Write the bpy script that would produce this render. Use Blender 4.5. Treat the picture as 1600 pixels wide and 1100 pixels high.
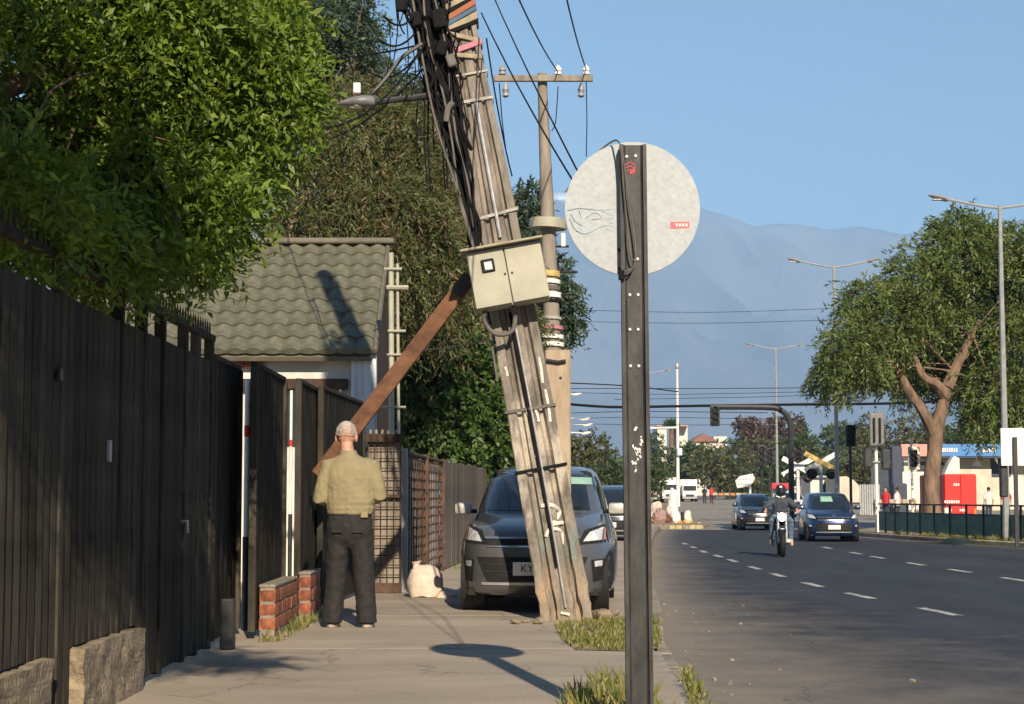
import bpy, bmesh, math, random
import numpy as np
from mathutils import Vector, Matrix, Euler

for _o in list(bpy.data.objects):
    bpy.data.objects.remove(_o)
SC = bpy.context.scene
COL = SC.collection
rnd = random.Random(11)
R = math.radians

# ------------------------------------------------------------------ camera
F = 2800.0                      # focal length in photograph pixels (1600 wide)
CAMZ = 1.15
PITCH = math.atan(225.0 / F)
cam_d = bpy.data.cameras.new('camera')
cam_d.sensor_width = 36.0
cam_d.lens = F / 1600.0 * 36.0
cam_d.clip_start = 0.1
cam_d.clip_end = 60000.0
cam = bpy.data.objects.new('camera', cam_d)
COL.objects.link(cam)
cam.location = (0, 0, CAMZ)
cam.rotation_euler = (math.pi / 2 + PITCH, 0, 0)
SC.camera = cam

# ------------------------------------------------------------------ light
SUNV = Vector((-0.86, 4.6, -2.56)).normalized()      # direction the light travels
SUN_EL = math.asin(-SUNV.z)
SUN_AZ = math.atan2(-SUNV.x, -SUNV.y)                # compass angle of the sun from +Y towards +X
world = bpy.data.worlds.new('World')
SC.world = world
world.use_nodes = True
wn = world.node_tree
wn.nodes.clear()
w_out = wn.nodes.new('ShaderNodeOutputWorld')
w_bg = wn.nodes.new('ShaderNodeBackground')
w_sky = wn.nodes.new('ShaderNodeTexSky')
w_sky.sky_type = 'NISHITA'
w_sky.sun_disc = False
w_sky.sun_elevation = SUN_EL
w_sky.sun_rotation = SUN_AZ
w_sky.altitude = 600
w_sky.air_density = 1.1
w_sky.dust_density = 0.0
w_sky.ozone_density = 3.0
w_bg.inputs['Strength'].default_value = 0.05
wn.links.new(w_sky.outputs[0], w_bg.inputs[0])
wn.links.new(w_bg.outputs[0], w_out.inputs[0])
sun_d = bpy.data.lights.new('sun', 'SUN')
sun_d.energy = 5.0
sun_d.angle = R(0.53)
sun_d.color = (1.0, 0.84, 0.64)
sun = bpy.data.objects.new('sun', sun_d)
COL.objects.link(sun)
sun.rotation_euler = SUNV.to_track_quat('-Z', 'Y').to_euler()
sun.location = (10, -20, 30)
SC.view_settings.view_transform = 'Standard'
SC.view_settings.look = 'None'
SC.view_settings.exposure = 1.15
SC.view_settings.gamma = 1.0
SC.render.engine = 'CYCLES'
SC.cycles.use_denoising = True
SC.cycles.max_bounces = 5
SC.cycles.diffuse_bounces = 3
SC.cycles.glossy_bounces = 2
SC.cycles.transmission_bounces = 2
SC.cycles.transparent_max_bounces = 8
SC.cycles.volume_bounces = 0

# ------------------------------------------------------------------ helpers
def P(px, py, Y):
    """point at distance Y along the street whose picture position is (px, py)"""
    dx = (px - 800.0) / F
    dv = (550.0 - py) / F
    c, s = math.cos(PITCH), math.sin(PITCH)
    dy = c - dv * s
    dz = s + dv * c
    return Vector((dx * Y / dy, Y, CAMZ + dz * Y / dy))

def mlerp(t, pts):
    return float(np.interp(t, [p[0] for p in pts], [p[1] for p in pts]))

def gz(y):
    """height of the roadway"""
    return mlerp(y, [(-100, -0.12), (10, -0.12), (18, -0.15), (35, -0.2), (75, -0.2), (220, 0.74), (300, 1.26), (700, 1.6), (30000, 1.6)])

def GY(py, z):
    """distance at which height z appears at picture row py (below the horizon)"""
    Y = 50.0
    for _ in range(60):
        zz = z(Y) if callable(z) else z
        p = P(800, py, 1.0)
        slope = p.z - CAMZ
        Y = 0.5 * Y + 0.5 * (zz - CAMZ) / slope
    return Y

def G(px, py, z=0.0):
    Y = GY(py, z)
    return P(px, py, Y)

KERB = [(-12, 1.0), (5, 1.0), (9.9, 1.12), (15, 1.27), (19.5, 1.6), (26, 2.0), (34, 2.65), (45, 3.5), (58, 4.6), (72, 6.0)]
def kerbx(y): return mlerp(y, KERB)
FENCE = [(-12, -2.27), (13.5, -2.27), (16.3, -2.1), (21.5, -1.6), (28, -1.1), (34, -0.73), (50, 0.4), (72, 2.2)]
def fencex(y): return mlerp(y, FENCE)
RKERB = [(-12, 19.5), (20, 16.5), (47, 13.4), (56, 12.1), (60, 11.7), (64, 11.8), (67, 12.6), (72, 14.5)]
def rkerbx(y): return mlerp(y, RKERB)

ORG = {}
class MB:
    def __init__(self):
        self.v = []; self.f = []
    def add(self, vs, fs):
        n = len(self.v)
        self.v.extend([Vector(p) for p in vs])
        self.f.extend([tuple(i + n for i in f) for f in fs])
        return self
    def box(self, c, s, rot=None):
        c = Vector(c)
        hx, hy, hz = s[0] / 2, s[1] / 2, s[2] / 2
        M = rot.to_matrix() if isinstance(rot, Euler) else (rot if rot is not None else Matrix.Identity(3))
        vs = [c + M @ Vector((x * hx, y * hy, z * hz)) for z in (-1, 1) for (x, y) in ((-1, -1), (1, -1), (1, 1), (-1, 1))]
        self.add(vs, [(3, 2, 1, 0), (4, 5, 6, 7), (0, 1, 5, 4), (1, 2, 6, 5), (2, 3, 7, 6), (3, 0, 4, 7)])
        return self
    def bbox(self, c, s, b=0.01, rot=None):
        """box with chamfered edges"""
        bm = bmesh.new()
        bmesh.ops.create_cube(bm, size=1.0)
        for v in bm.verts:
            v.co = Vector((v.co.x * s[0], v.co.y * s[1], v.co.z * s[2]))
        bmesh.ops.bevel(bm, geom=bm.edges[:], offset=b, segments=2, affect='EDGES', profile=0.5)
        M = rot.to_matrix() if isinstance(rot, Euler) else (rot if rot is not None else Matrix.Identity(3))
        bm.verts.index_update()
        self.add([Vector(c) + M @ v.co for v in bm.verts], [tuple(v.index for v in f.verts) for f in bm.faces])
        bm.free()
        return self
    def tube(self, pts, r, n=8, cap=True, ell=None):
        pts = [Vector(p) for p in pts]
        m = len(pts)
        rs = list(r) if hasattr(r, '__len__') else [r] * m
        base = len(self.v)
        prev = None
        for i, p in enumerate(pts):
            if i == 0: t = pts[1] - pts[0]
            elif i == m - 1: t = pts[-1] - pts[-2]
            else: t = (pts[i + 1] - pts[i]).normalized() + (pts[i] - pts[i - 1]).normalized()
            if t.length < 1e-9: t = Vector((0, 0, 1))
            t.normalize()
            if prev is None:
                ref = Vector((1, 0, 0)) if abs(t.x) < 0.9 else Vector((0, 1, 0))
                u = (ref - t * ref.dot(t)).normalized()
            else:
                u = prev - t * prev.dot(t)
                u = u.normalized() if u.length > 1e-6 else Vector((1, 0, 0))
            prev = u
            w = t.cross(u)
            ex, ey = (1, 1) if ell is None else ell
            for k in range(n):
                a = 2 * math.pi * k / n
                self.v.append(p + u * (math.cos(a) * rs[i] * ex) + w * (math.sin(a) * rs[i] * ey))
        for i in range(m - 1):
            for k in range(n):
                a = base + i * n + k; b = base + i * n + (k + 1) % n
                self.f.append((a, b, b + n, a + n))
        if cap:
            self.f.append(tuple(base + k for k in range(n))[::-1])
            self.f.append(tuple(base + (m - 1) * n + k for k in range(n)))
        return self
    def loft(self, rings, cap=True):
        base = len(self.v); n = len(rings[0])
        for rg in rings: self.v.extend([Vector(p) for p in rg])
        for i in range(len(rings) - 1):
            for k in range(n):
                a = base + i * n + k; b = base + i * n + (k + 1) % n
                self.f.append((a, b, b + n, a + n))
        if cap:
            self.f.append(tuple(base + k for k in range(n))[::-1])
            self.f.append(tuple(base + (len(rings) - 1) * n + k for k in range(n)))
        return self
    def lathe(self, c, axis, prof, n=20):
        """prof: list of (distance along axis, radius)"""
        axis = Vector(axis).normalized(); c = Vector(c)
        ref = Vector((0, 0, 1)) if abs(axis.z) < 0.9 else Vector((1, 0, 0))
        u = (ref - axis * ref.dot(axis)).normalized(); w = axis.cross(u)
        rings = [[c + axis * h + (u * math.cos(2 * math.pi * k / n) + w * math.sin(2 * math.pi * k / n)) * max(r, 1e-4) for k in range(n)] for h, r in prof]
        return self.loft(rings)
    def ellipsoid(self, c, r, n=16, m=10, rot=None):
        c = Vector(c); M = rot.to_matrix() if rot is not None else Matrix.Identity(3)
        rings = []
        for i in range(m + 1):
            a = -math.pi / 2 + math.pi * (i + 0.02) / (m + 0.04)
            rings.append([c + M @ Vector((r[0] * math.cos(a) * math.cos(2 * math.pi * k / n), r[1] * math.cos(a) * math.sin(2 * math.pi * k / n), r[2] * math.sin(a))) for k in range(n)])
        return self.loft(rings)
    def prism(self, poly, d):
        """poly: 3D points, extruded by vector d"""
        poly = [Vector(p) for p in poly]; d = Vector(d); n = len(poly)
        self.add(poly + [p + d for p in poly], [tuple(range(n))[::-1], tuple(range(n, 2 * n))] + [(k, (k + 1) % n, n + (k + 1) % n, n + k) for k in range(n)])
        return self
    def mesh(self, name, mat=None, smooth=False, org=Vector((0, 0, 0))):
        me = bpy.data.meshes.new(name)
        me.from_pydata([tuple(p - org) for p in self.v], [], self.f)
        if mat is not None: me.materials.append(mat)
        if smooth:
            me.polygons.foreach_set('use_smooth', [True] * len(me.polygons))
        me.update()
        return me
    def build(self, name, mat, parent=None, smooth=False, fix=True):
        org = ORG.get(parent.name, Vector((0, 0, 0))) if parent is not None else Vector((0, 0, 0))
        me = self.mesh(name, mat, smooth, org)
        if fix:
            bm = bmesh.new(); bm.from_mesh(me)
            bmesh.ops.recalc_face_normals(bm, faces=bm.faces)
            bm.to_mesh(me); bm.free()
        if smooth:
            sharp(me)
        o = bpy.data.objects.new(name, me)
        COL.objects.link(o)
        if parent is not None:
            o.parent = parent
            ORG[o.name] = org
        return o

def sharp(me, ang=38):
    try:
        me.set_sharp_from_angle(angle=R(ang))
    except Exception:
        pass

def tag(o, label=None, cat=None, group=None, kind=None):
    if label: o['label'] = label
    if cat: o['category'] = cat
    if group: o['group'] = group
    if kind: o['kind'] = kind
    return o

def thing(name, label, cat, loc=(0, 0, 0), group=None, rz=0.0, local=False):
    o = bpy.data.objects.new(name, None)
    o.empty_display_size = 0.2
    COL.objects.link(o)
    o.location = Vector(loc)
    o.rotation_euler = (0, 0, rz)
    ORG[o.name] = Vector((0, 0, 0)) if local else Vector(loc)
    return tag(o, label, cat, group)

def piece(name, me, parent, loc, rot=(0, 0, 0), scale=(1, 1, 1)):
    o = bpy.data.objects.new(name, me)
    COL.objects.link(o)
    o.parent = parent
    org = ORG.get(parent.name, Vector((0, 0, 0)))
    o.location = Vector(loc) - org
    o.rotation_euler = rot
    o.scale = scale
    ORG[o.name] = org
    return o

def catenary(a, b, sag, n=14):
    a, b = Vector(a), Vector(b)
    return [a.lerp(b, i / n) - Vector((0, 0, sag * 4 * (i / n) * (1 - i / n))) for i in range(n + 1)]

def smooth_path(pts, n=6):
    """Catmull-Rom through pts"""
    pts = [Vector(p) for p in pts]
    q = [pts[0] * 2 - pts[1]] + pts + [pts[-1] * 2 - pts[-2]]
    out = []
    for i in range(1, len(q) - 2):
        for k in range(n):
            t = k / n
            p0, p1, p2, p3 = q[i - 1], q[i], q[i + 1], q[i + 2]
            out.append(0.5 * ((2 * p1) + (p2 - p0) * t + (2 * p0 - 5 * p1 + 4 * p2 - p3) * t * t + (3 * p1 - p0 - 3 * p2 + p3) * t ** 3))
    out.append(pts[-1])
    return out

# ------------------------------------------------------------------ materials
def lk(nt, a, b): nt.links.new(a, b)

def mat(name, col, rough=0.6, metal=0.0, var=0.15, scale=6.0, bump=0.0, bscale=60.0, col2=None, stretch=(1, 1, 1), spec=0.4, rand=0.0, emit=None, coat=0.0, detail=6.0, lo=0.35, hi=0.65):
    m = bpy.data.materials.new(name)
    m.use_nodes = True
    nt = m.node_tree
    b = nt.nodes['Principled BSDF']
    b.inputs['Roughness'].default_value = rough
    b.inputs['Metallic'].default_value = metal
    b.inputs['Specular IOR Level'].default_value = spec
    if coat:
        b.inputs['Coat Weight'].default_value = coat
        b.inputs['Coat Roughness'].default_value = 0.06
    tc = nt.nodes.new('ShaderNodeTexCoord')
    mp = nt.nodes.new('ShaderNodeMapping')
    mp.inputs['Scale'].default_value = stretch
    lk(nt, tc.outputs['Object'], mp.inputs['Vector'])
    nz = nt.nodes.new('ShaderNodeTexNoise')
    nz.inputs['Scale'].default_value = scale
    nz.inputs['Detail'].default_value = detail
    nz.inputs['Roughness'].default_value = 0.62
    lk(nt, mp.outputs[0], nz.inputs['Vector'])
    rp = nt.nodes.new('ShaderNodeValToRGB')
    c = Vector(col)
    ca = c * (1 - var)
    cb = Vector(col2) if col2 else c * (1 + var)
    rp.color_ramp.elements[0].position = lo
    rp.color_ramp.elements[1].position = hi
    rp.color_ramp.elements[0].color = (*ca, 1)
    rp.color_ramp.elements[1].color = (*[min(1, x) for x in cb], 1)
    lk(nt, nz.outputs['Fac'], rp.inputs['Fac'])
    last = rp.outputs['Color']
    if rand:
        oi = nt.nodes.new('ShaderNodeObjectInfo')
        mr = nt.nodes.new('ShaderNodeMapRange')
        mr.inputs['To Min'].default_value = 1 - rand
        mr.inputs['To Max'].default_value = 1 + rand
        lk(nt, oi.outputs['Random'], mr.inputs['Value'])
        hs = nt.nodes.new('ShaderNodeHueSaturation')
        lk(nt, mr.outputs[0], hs.inputs['Value'])
        lk(nt, last, hs.inputs['Color'])
        last = hs.outputs['Color']
    lk(nt, last, b.inputs['Base Color'])
    if bump:
        n2 = nt.nodes.new('ShaderNodeTexNoise')
        n2.inputs['Scale'].default_value = bscale
        n2.inputs['Detail'].default_value = 5
        lk(nt, mp.outputs[0], n2.inputs['Vector'])
        bp = nt.nodes.new('ShaderNodeBump')
        bp.inputs['Strength'].default_value = bump
        bp.inputs['Distance'].default_value = 0.02
        lk(nt, n2.outputs['Fac'], bp.inputs['Height'])
        lk(nt, bp.outputs[0], b.inputs['Normal'])
    if emit:
        b.inputs['Emission Color'].default_value = (*emit[0], 1)
        b.inputs['Emission Strength'].default_value = emit[1]
    return m

def leafmat(name, cols, trans=0.35, rough=0.5):
    m = bpy.data.materials.new(name)
    m.use_nodes = True
    nt = m.node_tree
    b = nt.nodes['Principled BSDF']
    out = nt.nodes['Material Output']
    b.inputs['Roughness'].default_value = rough
    b.inputs['Specular IOR Level'].default_value = 0.5
    ge = nt.nodes.new('ShaderNodeNewGeometry')
    rp = nt.nodes.new('ShaderNodeValToRGB')
    els = rp.color_ramp.elements
    while len(els) < len(cols): els.new(0.5)
    for i, c in enumerate(cols):
        els[i].position = i / (len(cols) - 1)
        els[i].color = (*c, 1)
    lk(nt, ge.outputs['Random Per Island'], rp.inputs['Fac'])
    lk(nt, rp.outputs['Color'], b.inputs['Base Color'])
    tr = nt.nodes.new('ShaderNodeBsdfTranslucent')
    gm = nt.nodes.new('ShaderNodeMixRGB')
    gm.blend_type = 'MULTIPLY'; gm.inputs['Fac'].default_value = 1
    gm.inputs['Color2'].default_value = (1.35, 1.25, 0.5, 1)
    lk(nt, rp.outputs['Color'], gm.inputs['Color1'])
    lk(nt, gm.outputs[0], tr.inputs['Color'])
    mx = nt.nodes.new('ShaderNodeMixShader')
    mx.inputs['Fac'].default_value = trans
    lk(nt, b.outputs[0], mx.inputs[1]); lk(nt, tr.outputs[0], mx.inputs[2])
    lk(nt, mx.outputs[0], out.inputs['Surface'])
    return m

M = {}
M['asphalt_plain'] = mat('asphalt_plain', (0.055, 0.055, 0.06), 0.85, var=0.2, scale=1.2, bump=0.4, bscale=90)
M['white_line'] = mat('white_line', (0.14, 0.14, 0.14), 0.85, var=0.2, scale=7, col2=(0.48, 0.47, 0.44), lo=.38, hi=.52, detail=10)
M['concrete'] = mat('concrete', (0.3, 0.28, 0.25), 0.9, var=0.25, scale=5, bump=0.5, bscale=50)
M['rough_block'] = mat('rough_block', (0.25, 0.2, 0.135), 0.95, var=0.35, scale=9, bump=1.0, bscale=35)
M['black_metal'] = mat('black_metal', (0.05, 0.046, 0.037), 0.75, var=0.4, scale=9, col2=(0.075, 0.067, 0.053), stretch=(1, 1, .25), rand=0.25, spec=.03)
M['black_sheet'] = mat('black_sheet', (0.02, 0.019, 0.017), 0.8, spec=.06, var=0.4, scale=5, col2=(0.042, 0.039, 0.03), stretch=(4, 4, .4))
M['dark_steel'] = mat('dark_steel', (0.035, 0.036, 0.038), 0.5, 0.2, var=0.3, scale=8)
M['galv'] = mat('galv', (0.5, 0.5, 0.5), 0.45, 0.6, var=0.2, scale=12)
M['grey_metal'] = mat('grey_metal', (0.33, 0.34, 0.34), 0.5, 0.3, var=0.15, scale=6)
M['white_paint'] = mat('white_paint', (0.75, 0.74, 0.7), 0.5, var=0.1, scale=4)
M['cream'] = mat('cream', (0.37, 0.36, 0.285), 0.55, var=0.14, scale=3, bump=0.08, bscale=90)
M['cream_dark'] = mat('cream_dark', (0.32, 0.29, 0.2), 0.6, var=0.2, scale=8)
M['black_rubber'] = mat('black_rubber', (0.012, 0.012, 0.012), 0.8, var=0.3, scale=10)
M['cable'] = mat('cable', (0.008, 0.008, 0.009), 0.85, var=0.3, scale=5, spec=.2)
M['cable_grey'] = mat('cable_grey', (0.11, 0.1, 0.09), 0.6, var=0.3, scale=5)
M['brown_wood'] = mat('brown_wood', (0.15, 0.07, 0.036), 0.8, var=0.45, scale=4, stretch=(1, 3, 1.6), detail=10, bump=0.3)
M['brick'] = mat('brick', (0.25, 0.085, 0.045), 0.92, var=0.45, scale=14, bump=0.5, bscale=50, rand=0.18)
M['mortar'] = mat('mortar', (0.23, 0.2, 0.16), 0.95, var=0.25, scale=14, bump=0.6, bscale=40)
M['bark'] = mat('bark', (0.16, 0.1, 0.065), 0.9, var=0.4, scale=7, stretch=(1, 1, .3), bump=0.8, bscale=25)
M['bark_warm'] = mat('bark_warm', (0.17, 0.115, 0.08), 0.95, var=0.45, scale=4, stretch=(1, 1, .3), bump=0.8, bscale=14)
M['glass'] = mat('glass', (0.012, 0.015, 0.018), 0.04, var=0.2, spec=0.9, coat=0.5)
M['chrome'] = mat('chrome', (0.7, 0.7, 0.7), 0.2, 0.9, var=0.05)
M['lamp_glass'] = mat('lamp_glass', (0.72, 0.73, 0.72), 0.15, 0.15, var=0.3, scale=14, spec=0.8, coat=0.6)
M['orange_lens'] = mat('orange_lens', (0.6, 0.17, 0.04), 0.2, var=0.1, spec=0.7)
M['red'] = mat('red', (0.62, 0.025, 0.02), 0.45, var=0.08, scale=3)
M['yellow'] = mat('yellow', (0.52, 0.38, 0.14), 0.7, var=0.3, scale=4)
M['skin'] = mat('skin', (0.5, 0.235, 0.155), 0.55, var=0.15, scale=22, col2=(0.6, 0.33, 0.25))

# ================================================================== SETTING
def road_material(name, base, var, dust_col, stretch=(1.6, .35, 1)):
    m = bpy.data.materials.new(name); m.use_nodes = True
    nt = m.node_tree; b = nt.nodes['Principled BSDF']
    b.inputs['Roughness'].default_value = 0.8
    b.inputs['Specular IOR Level'].default_value = 0.35
    tc = nt.nodes.new('ShaderNodeTexCoord')
    n1 = nt.nodes.new('ShaderNodeTexNoise'); n1.inputs['Scale'].default_value = 0.5; n1.inputs['Detail'].default_value = 9; n1.inputs['Roughness'].default_value = .65
    mp = nt.nodes.new('ShaderNodeMapping'); mp.inputs['Scale'].default_value = stretch
    lk(nt, tc.outputs['Object'], mp.inputs[0]); lk(nt, mp.outputs[0], n1.inputs['Vector'])
    r1 = nt.nodes.new('ShaderNodeValToRGB')
    r1.color_ramp.elements[0].position = .3; r1.color_ramp.elements[1].position = .72
    c = Vector(base)
    r1.color_ramp.elements[0].color = (*(c * (1 - var)), 1); r1.color_ramp.elements[1].color = (*(c * (1 + var)), 1)
    lk(nt, n1.outputs['Fac'], r1.inputs['Fac'])
    # fine aggregate
    n2 = nt.nodes.new('ShaderNodeTexNoise'); n2.inputs['Scale'].default_value = 55; n2.inputs['Detail'].default_value = 4
    lk(nt, tc.outputs['Object'], n2.inputs['Vector'])
    ag = nt.nodes.new('ShaderNodeMixRGB'); ag.blend_type = 'OVERLAY'; ag.inputs['Fac'].default_value = .35
    lk(nt, r1.outputs[0], ag.inputs[1]); lk(nt, n2.outputs['Fac'], ag.inputs[2])
    # dust mask from the mesh
    at = nt.nodes.new('ShaderNodeAttribute'); at.attribute_name = 'dust'
    n3 = nt.nodes.new('ShaderNodeTexNoise'); n3.inputs['Scale'].default_value = 1.1; n3.inputs['Detail'].default_value = 8; n3.inputs['Roughness'].default_value = .7
    lk(nt, tc.outputs['Object'], n3.inputs['Vector'])
    ma = nt.nodes.new('ShaderNodeMath'); ma.operation = 'MULTIPLY_ADD'
    ma.inputs[1].default_value = 1.0; 
    lk(nt, n3.outputs['Fac'], ma.inputs[0]); lk(nt, at.outputs['Fac'], ma.inputs[2])
    mr = nt.nodes.new('ShaderNodeMapRange'); mr.inputs['From Min'].default_value = .62; mr.inputs['From Max'].default_value = 1.35
    lk(nt, ma.outputs[0], mr.inputs['Value'])
    mx = nt.nodes.new('ShaderNodeMixRGB'); mx.inputs[2].default_value = (*dust_col, 1)
    lk(nt, mr.outputs[0], mx.inputs['Fac']); lk(nt, ag.outputs[0], mx.inputs[1])
    # cracks
    vo = nt.nodes.new('ShaderNodeTexVoronoi'); vo.feature = 'DISTANCE_TO_EDGE'; vo.inputs['Scale'].default_value = .33
    nw = nt.nodes.new('ShaderNodeTexNoise'); nw.inputs['Scale'].default_value = 1.3; nw.inputs['Detail'].default_value = 6
    lk(nt, tc.outputs['Object'], nw.inputs['Vector'])
    vm = nt.nodes.new('ShaderNodeVectorMath'); vm.operation = 'MULTIPLY_ADD'
    vm.inputs[1].default_value = (1.3, 1.3, 1.3)
    lk(nt, nw.outputs['Color'], vm.inputs[0]); lk(nt, tc.outputs['Object'], vm.inputs[2])
    lk(nt, vm.outputs[0], vo.inputs['Vector'])
    cr = nt.nodes.new('ShaderNodeMapRange'); cr.inputs['From Min'].default_value = 0.0; cr.inputs['From Max'].default_value = .007
    cr.inputs['To Min'].default_value = .62; cr.inputs['To Max'].default_value = 1
    lk(nt, vo.outputs['Distance'], cr.inputs['Value'])
    mm = nt.nodes.new('ShaderNodeMixRGB'); mm.blend_type = 'MULTIPLY'; mm.inputs['Fac'].default_value = 1
    lk(nt, mx.outputs[0], mm.inputs[1]); lk(nt, cr.outputs[0], mm.inputs[2])
    lk(nt, mm.outputs[0], b.inputs['Base Color'])
    bp = nt.nodes.new('ShaderNodeBump'); bp.inputs['Strength'].default_value = .45; bp.inputs['Distance'].default_value = .012
    lk(nt, n2.outputs['Fac'], bp.inputs['Height']); lk(nt, bp.outputs[0], b.inputs['Normal'])
    return m

def grid_sheet(name, ys, xs_of, zf, material, dustf=None):
    vs = []; fs = []; du = []
    nx = len(xs_of(ys[0]))
    for y in ys:
        for x in xs_of(y):
            vs.append((x, y, zf(x, y))); du.append(dustf(x, y) if dustf else 0.0)
    for j in range(len(ys) - 1):
        for i in range(nx - 1):
            a = j * nx + i
            fs.append((a, a + 1, a + 1 + nx, a + nx))
    me = bpy.data.meshes.new(name); me.from_pydata(vs, [], fs)
    me.materials.append(material)
    at = me.attributes.new('dust', 'FLOAT', 'POINT'); at.data.foreach_set('value', du)
    o = bpy.data.objects.new(name, me); COL.objects.link(o)
    return tag(o, kind='structure')

M['asphalt'] = road_material('asphalt', (0.03, 0.034, 0.043), 0.4, (0.225, 0.195, 0.155))
M['paving'] = road_material('paving', (0.345, 0.295, 0.235), 0.26, (0.36, 0.3, 0.225), (.9, 1.9, 1))
M['old_concrete'] = road_material('old_concrete', (0.26, 0.235, 0.2), 0.22, (0.3, 0.26, 0.2))
M['dirt'] = mat('dirt', (0.26, 0.205, 0.14), 0.95, var=0.3, scale=1.5, bump=0.5, bscale=20)

# ground: one sheet out to the horizon
ysG = [-2000, -300, -60, -12, 0, 10, 14, 18, 26, 35, 50, 75, 110, 150, 220, 300, 700, 2000, 6000, 14000]
xsG = [-9000, -3000, -900, -250, -60, -12, 0, 12, 60, 250, 900, 3000, 9000]
grid_sheet('ground', ysG, lambda y: xsG, lambda x, y: gz(y) - 0.05, M['dirt'])

# road
rows = list(np.arange(-12, 72.01, 1.0))
def road_xs(y):
    a, b = kerbx(y) - 0.05, rkerbx(y) + 0.05
    u = [0, .01, .025, .04, .06, .09, .13, .18, .25, .35, .5, .65, .8, .92, .97, 1]
    return [a + (b - a) * t for t in u]
def road_dust(x, y):
    d = x - kerbx(y); e = rkerbx(y) - x
    w = mlerp(y, [(0, 2.4), (12, 1.9), (18, 1.2), (26, .7), (60, .6)])
    return 0.95 * math.exp(-max(d, 0) / w) + 0.8 * math.exp(-max(e, 0) / 0.5)
road = grid_sheet('road', rows, road_xs, lambda x, y: gz(y), M['asphalt'], road_dust)

# side street beyond the crossing, pale worn concrete
farY = [72, 80, 95, 110, 130, 160, 190, 220, 260, 330]
def far_xs(y):
    a = mlerp(y, [(72, 5.7), (80, 6.5), (110, 9.5), (160, 14), (220, 19), (330, 25)])
    b = mlerp(y, [(72, 30), (110, 32), (160, 34), (220, 37), (330, 45)])
    return [a, a + (b - a) * .3, a + (b - a) * .6, b]
grid_sheet('side_street', farY, far_xs, lambda x, y: gz(y) + 0.004, M['old_concrete'], lambda x, y: .3)

# lane markings (each dash a piece of the road)
dashes = [(1467, 956), (1343, 931), (1269, 913.6), (1215, 898.7), (1179, 887.5), (1145, 876.3), (1122, 869), (1099, 862), (1083, 855), (1070, 849.7)]
dash2 = [(1292, 856), (1337, 864.5), (1371, 871), (1431, 881.5), (1499, 892), (1586, 905.5)]
def put_dashes(lst, ln, wd):
    pts = [G(px, py, gz) for px, py in lst]
    pts.sort(key=lambda p: p.y)
    for i, p in enumerate(pts):
        q = pts[min(i + 1, len(pts) - 1)] - pts[max(i - 1, 0)]
        d = Vector((q.x, q.y, 0)).normalized(); s = Vector((-d.y, d.x, 0))
        vs = []
        N = 6
        for k in range(N + 1):
            c = p + d * ln * (k / N - .5)
            w1 = wd * (.5 + rnd.uniform(-.04, .04)); w2 = wd * (.5 + rnd.uniform(-.04, .04))
            for a in (c + s * w1, c - s * w2):
                vs.append((a.x, a.y, gz(a.y) + .004))
        mb = MB(); mb.add(vs, [(2 * k, 2 * k + 1, 2 * k + 3, 2 * k + 2) for k in range(N)])
        mb.build('lane_dash', M['white_line'], road)
put_dashes(dashes, 1.45, 0.13)
put_dashes(dash2, 1.5, 0.14)

# pavement: bed plus separate slabs with open joints
bed = grid_sheet('sidewalk', rows, lambda y: [fencex(y) - 0.4, kerbx(y) - .12], lambda x, y: -0.02, M['concrete'])
yy = -4.0; k = 0
while yy < 70:
    ln = 1.95 + 0.25 * math.sin(k * 1.7)
    y0, y1 = yy, min(yy + ln, 71.5)
    mb = MB(); nx, ny = 7, 4
    vs = []; fs = []; du = []
    for j in range(ny + 1):
        y = y0 + (y1 - .016 - y0) * j / ny
        a, b = fencex(y) - .38, kerbx(y) - .165
        for i in range(nx + 1):
            x = a + (b - a) * i / nx
            vs.append((x, y, 0.0 + (0.002 if k % 2 else 0.0)))
            du.append(.55 * math.exp(-(x - a - .35) / .35) + .35 * math.exp(-(b - x) / .3))
    top = [(j * (nx + 1) + i, j * (nx + 1) + i + 1, (j + 1) * (nx + 1) + i + 1, (j + 1) * (nx + 1) + i) for j in range(ny) for i in range(nx)]
    n0 = len(vs)
    rim = [i for i in range(nx + 1)] + [(j) * (nx + 1) + nx for j in range(1, ny + 1)] + [ny * (nx + 1) + i for i in range(nx - 1, -1, -1)] + [j * (nx + 1) for j in range(ny - 1, 0, -1)]
    for r_ in rim:
        vs.append((vs[r_][0], vs[r_][1], -0.03)); du.append(0)
    m_ = len(rim)
    side = [(rim[q], n0 + q, n0 + (q + 1) % m_, rim[(q + 1) % m_]) for q in range(m_)]
    me = bpy.data.meshes.new('paving_slab'); me.from_pydata(vs, [], top + side); me.materials.append(M['paving'])
    at = me.attributes.new('dust', 'FLOAT', 'POINT'); at.data.foreach_set('value', du)
    o = bpy.data.objects.new('paving_slab', me); COL.objects.link(o); o.parent = bed
    yy += ln; k += 1

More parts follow.
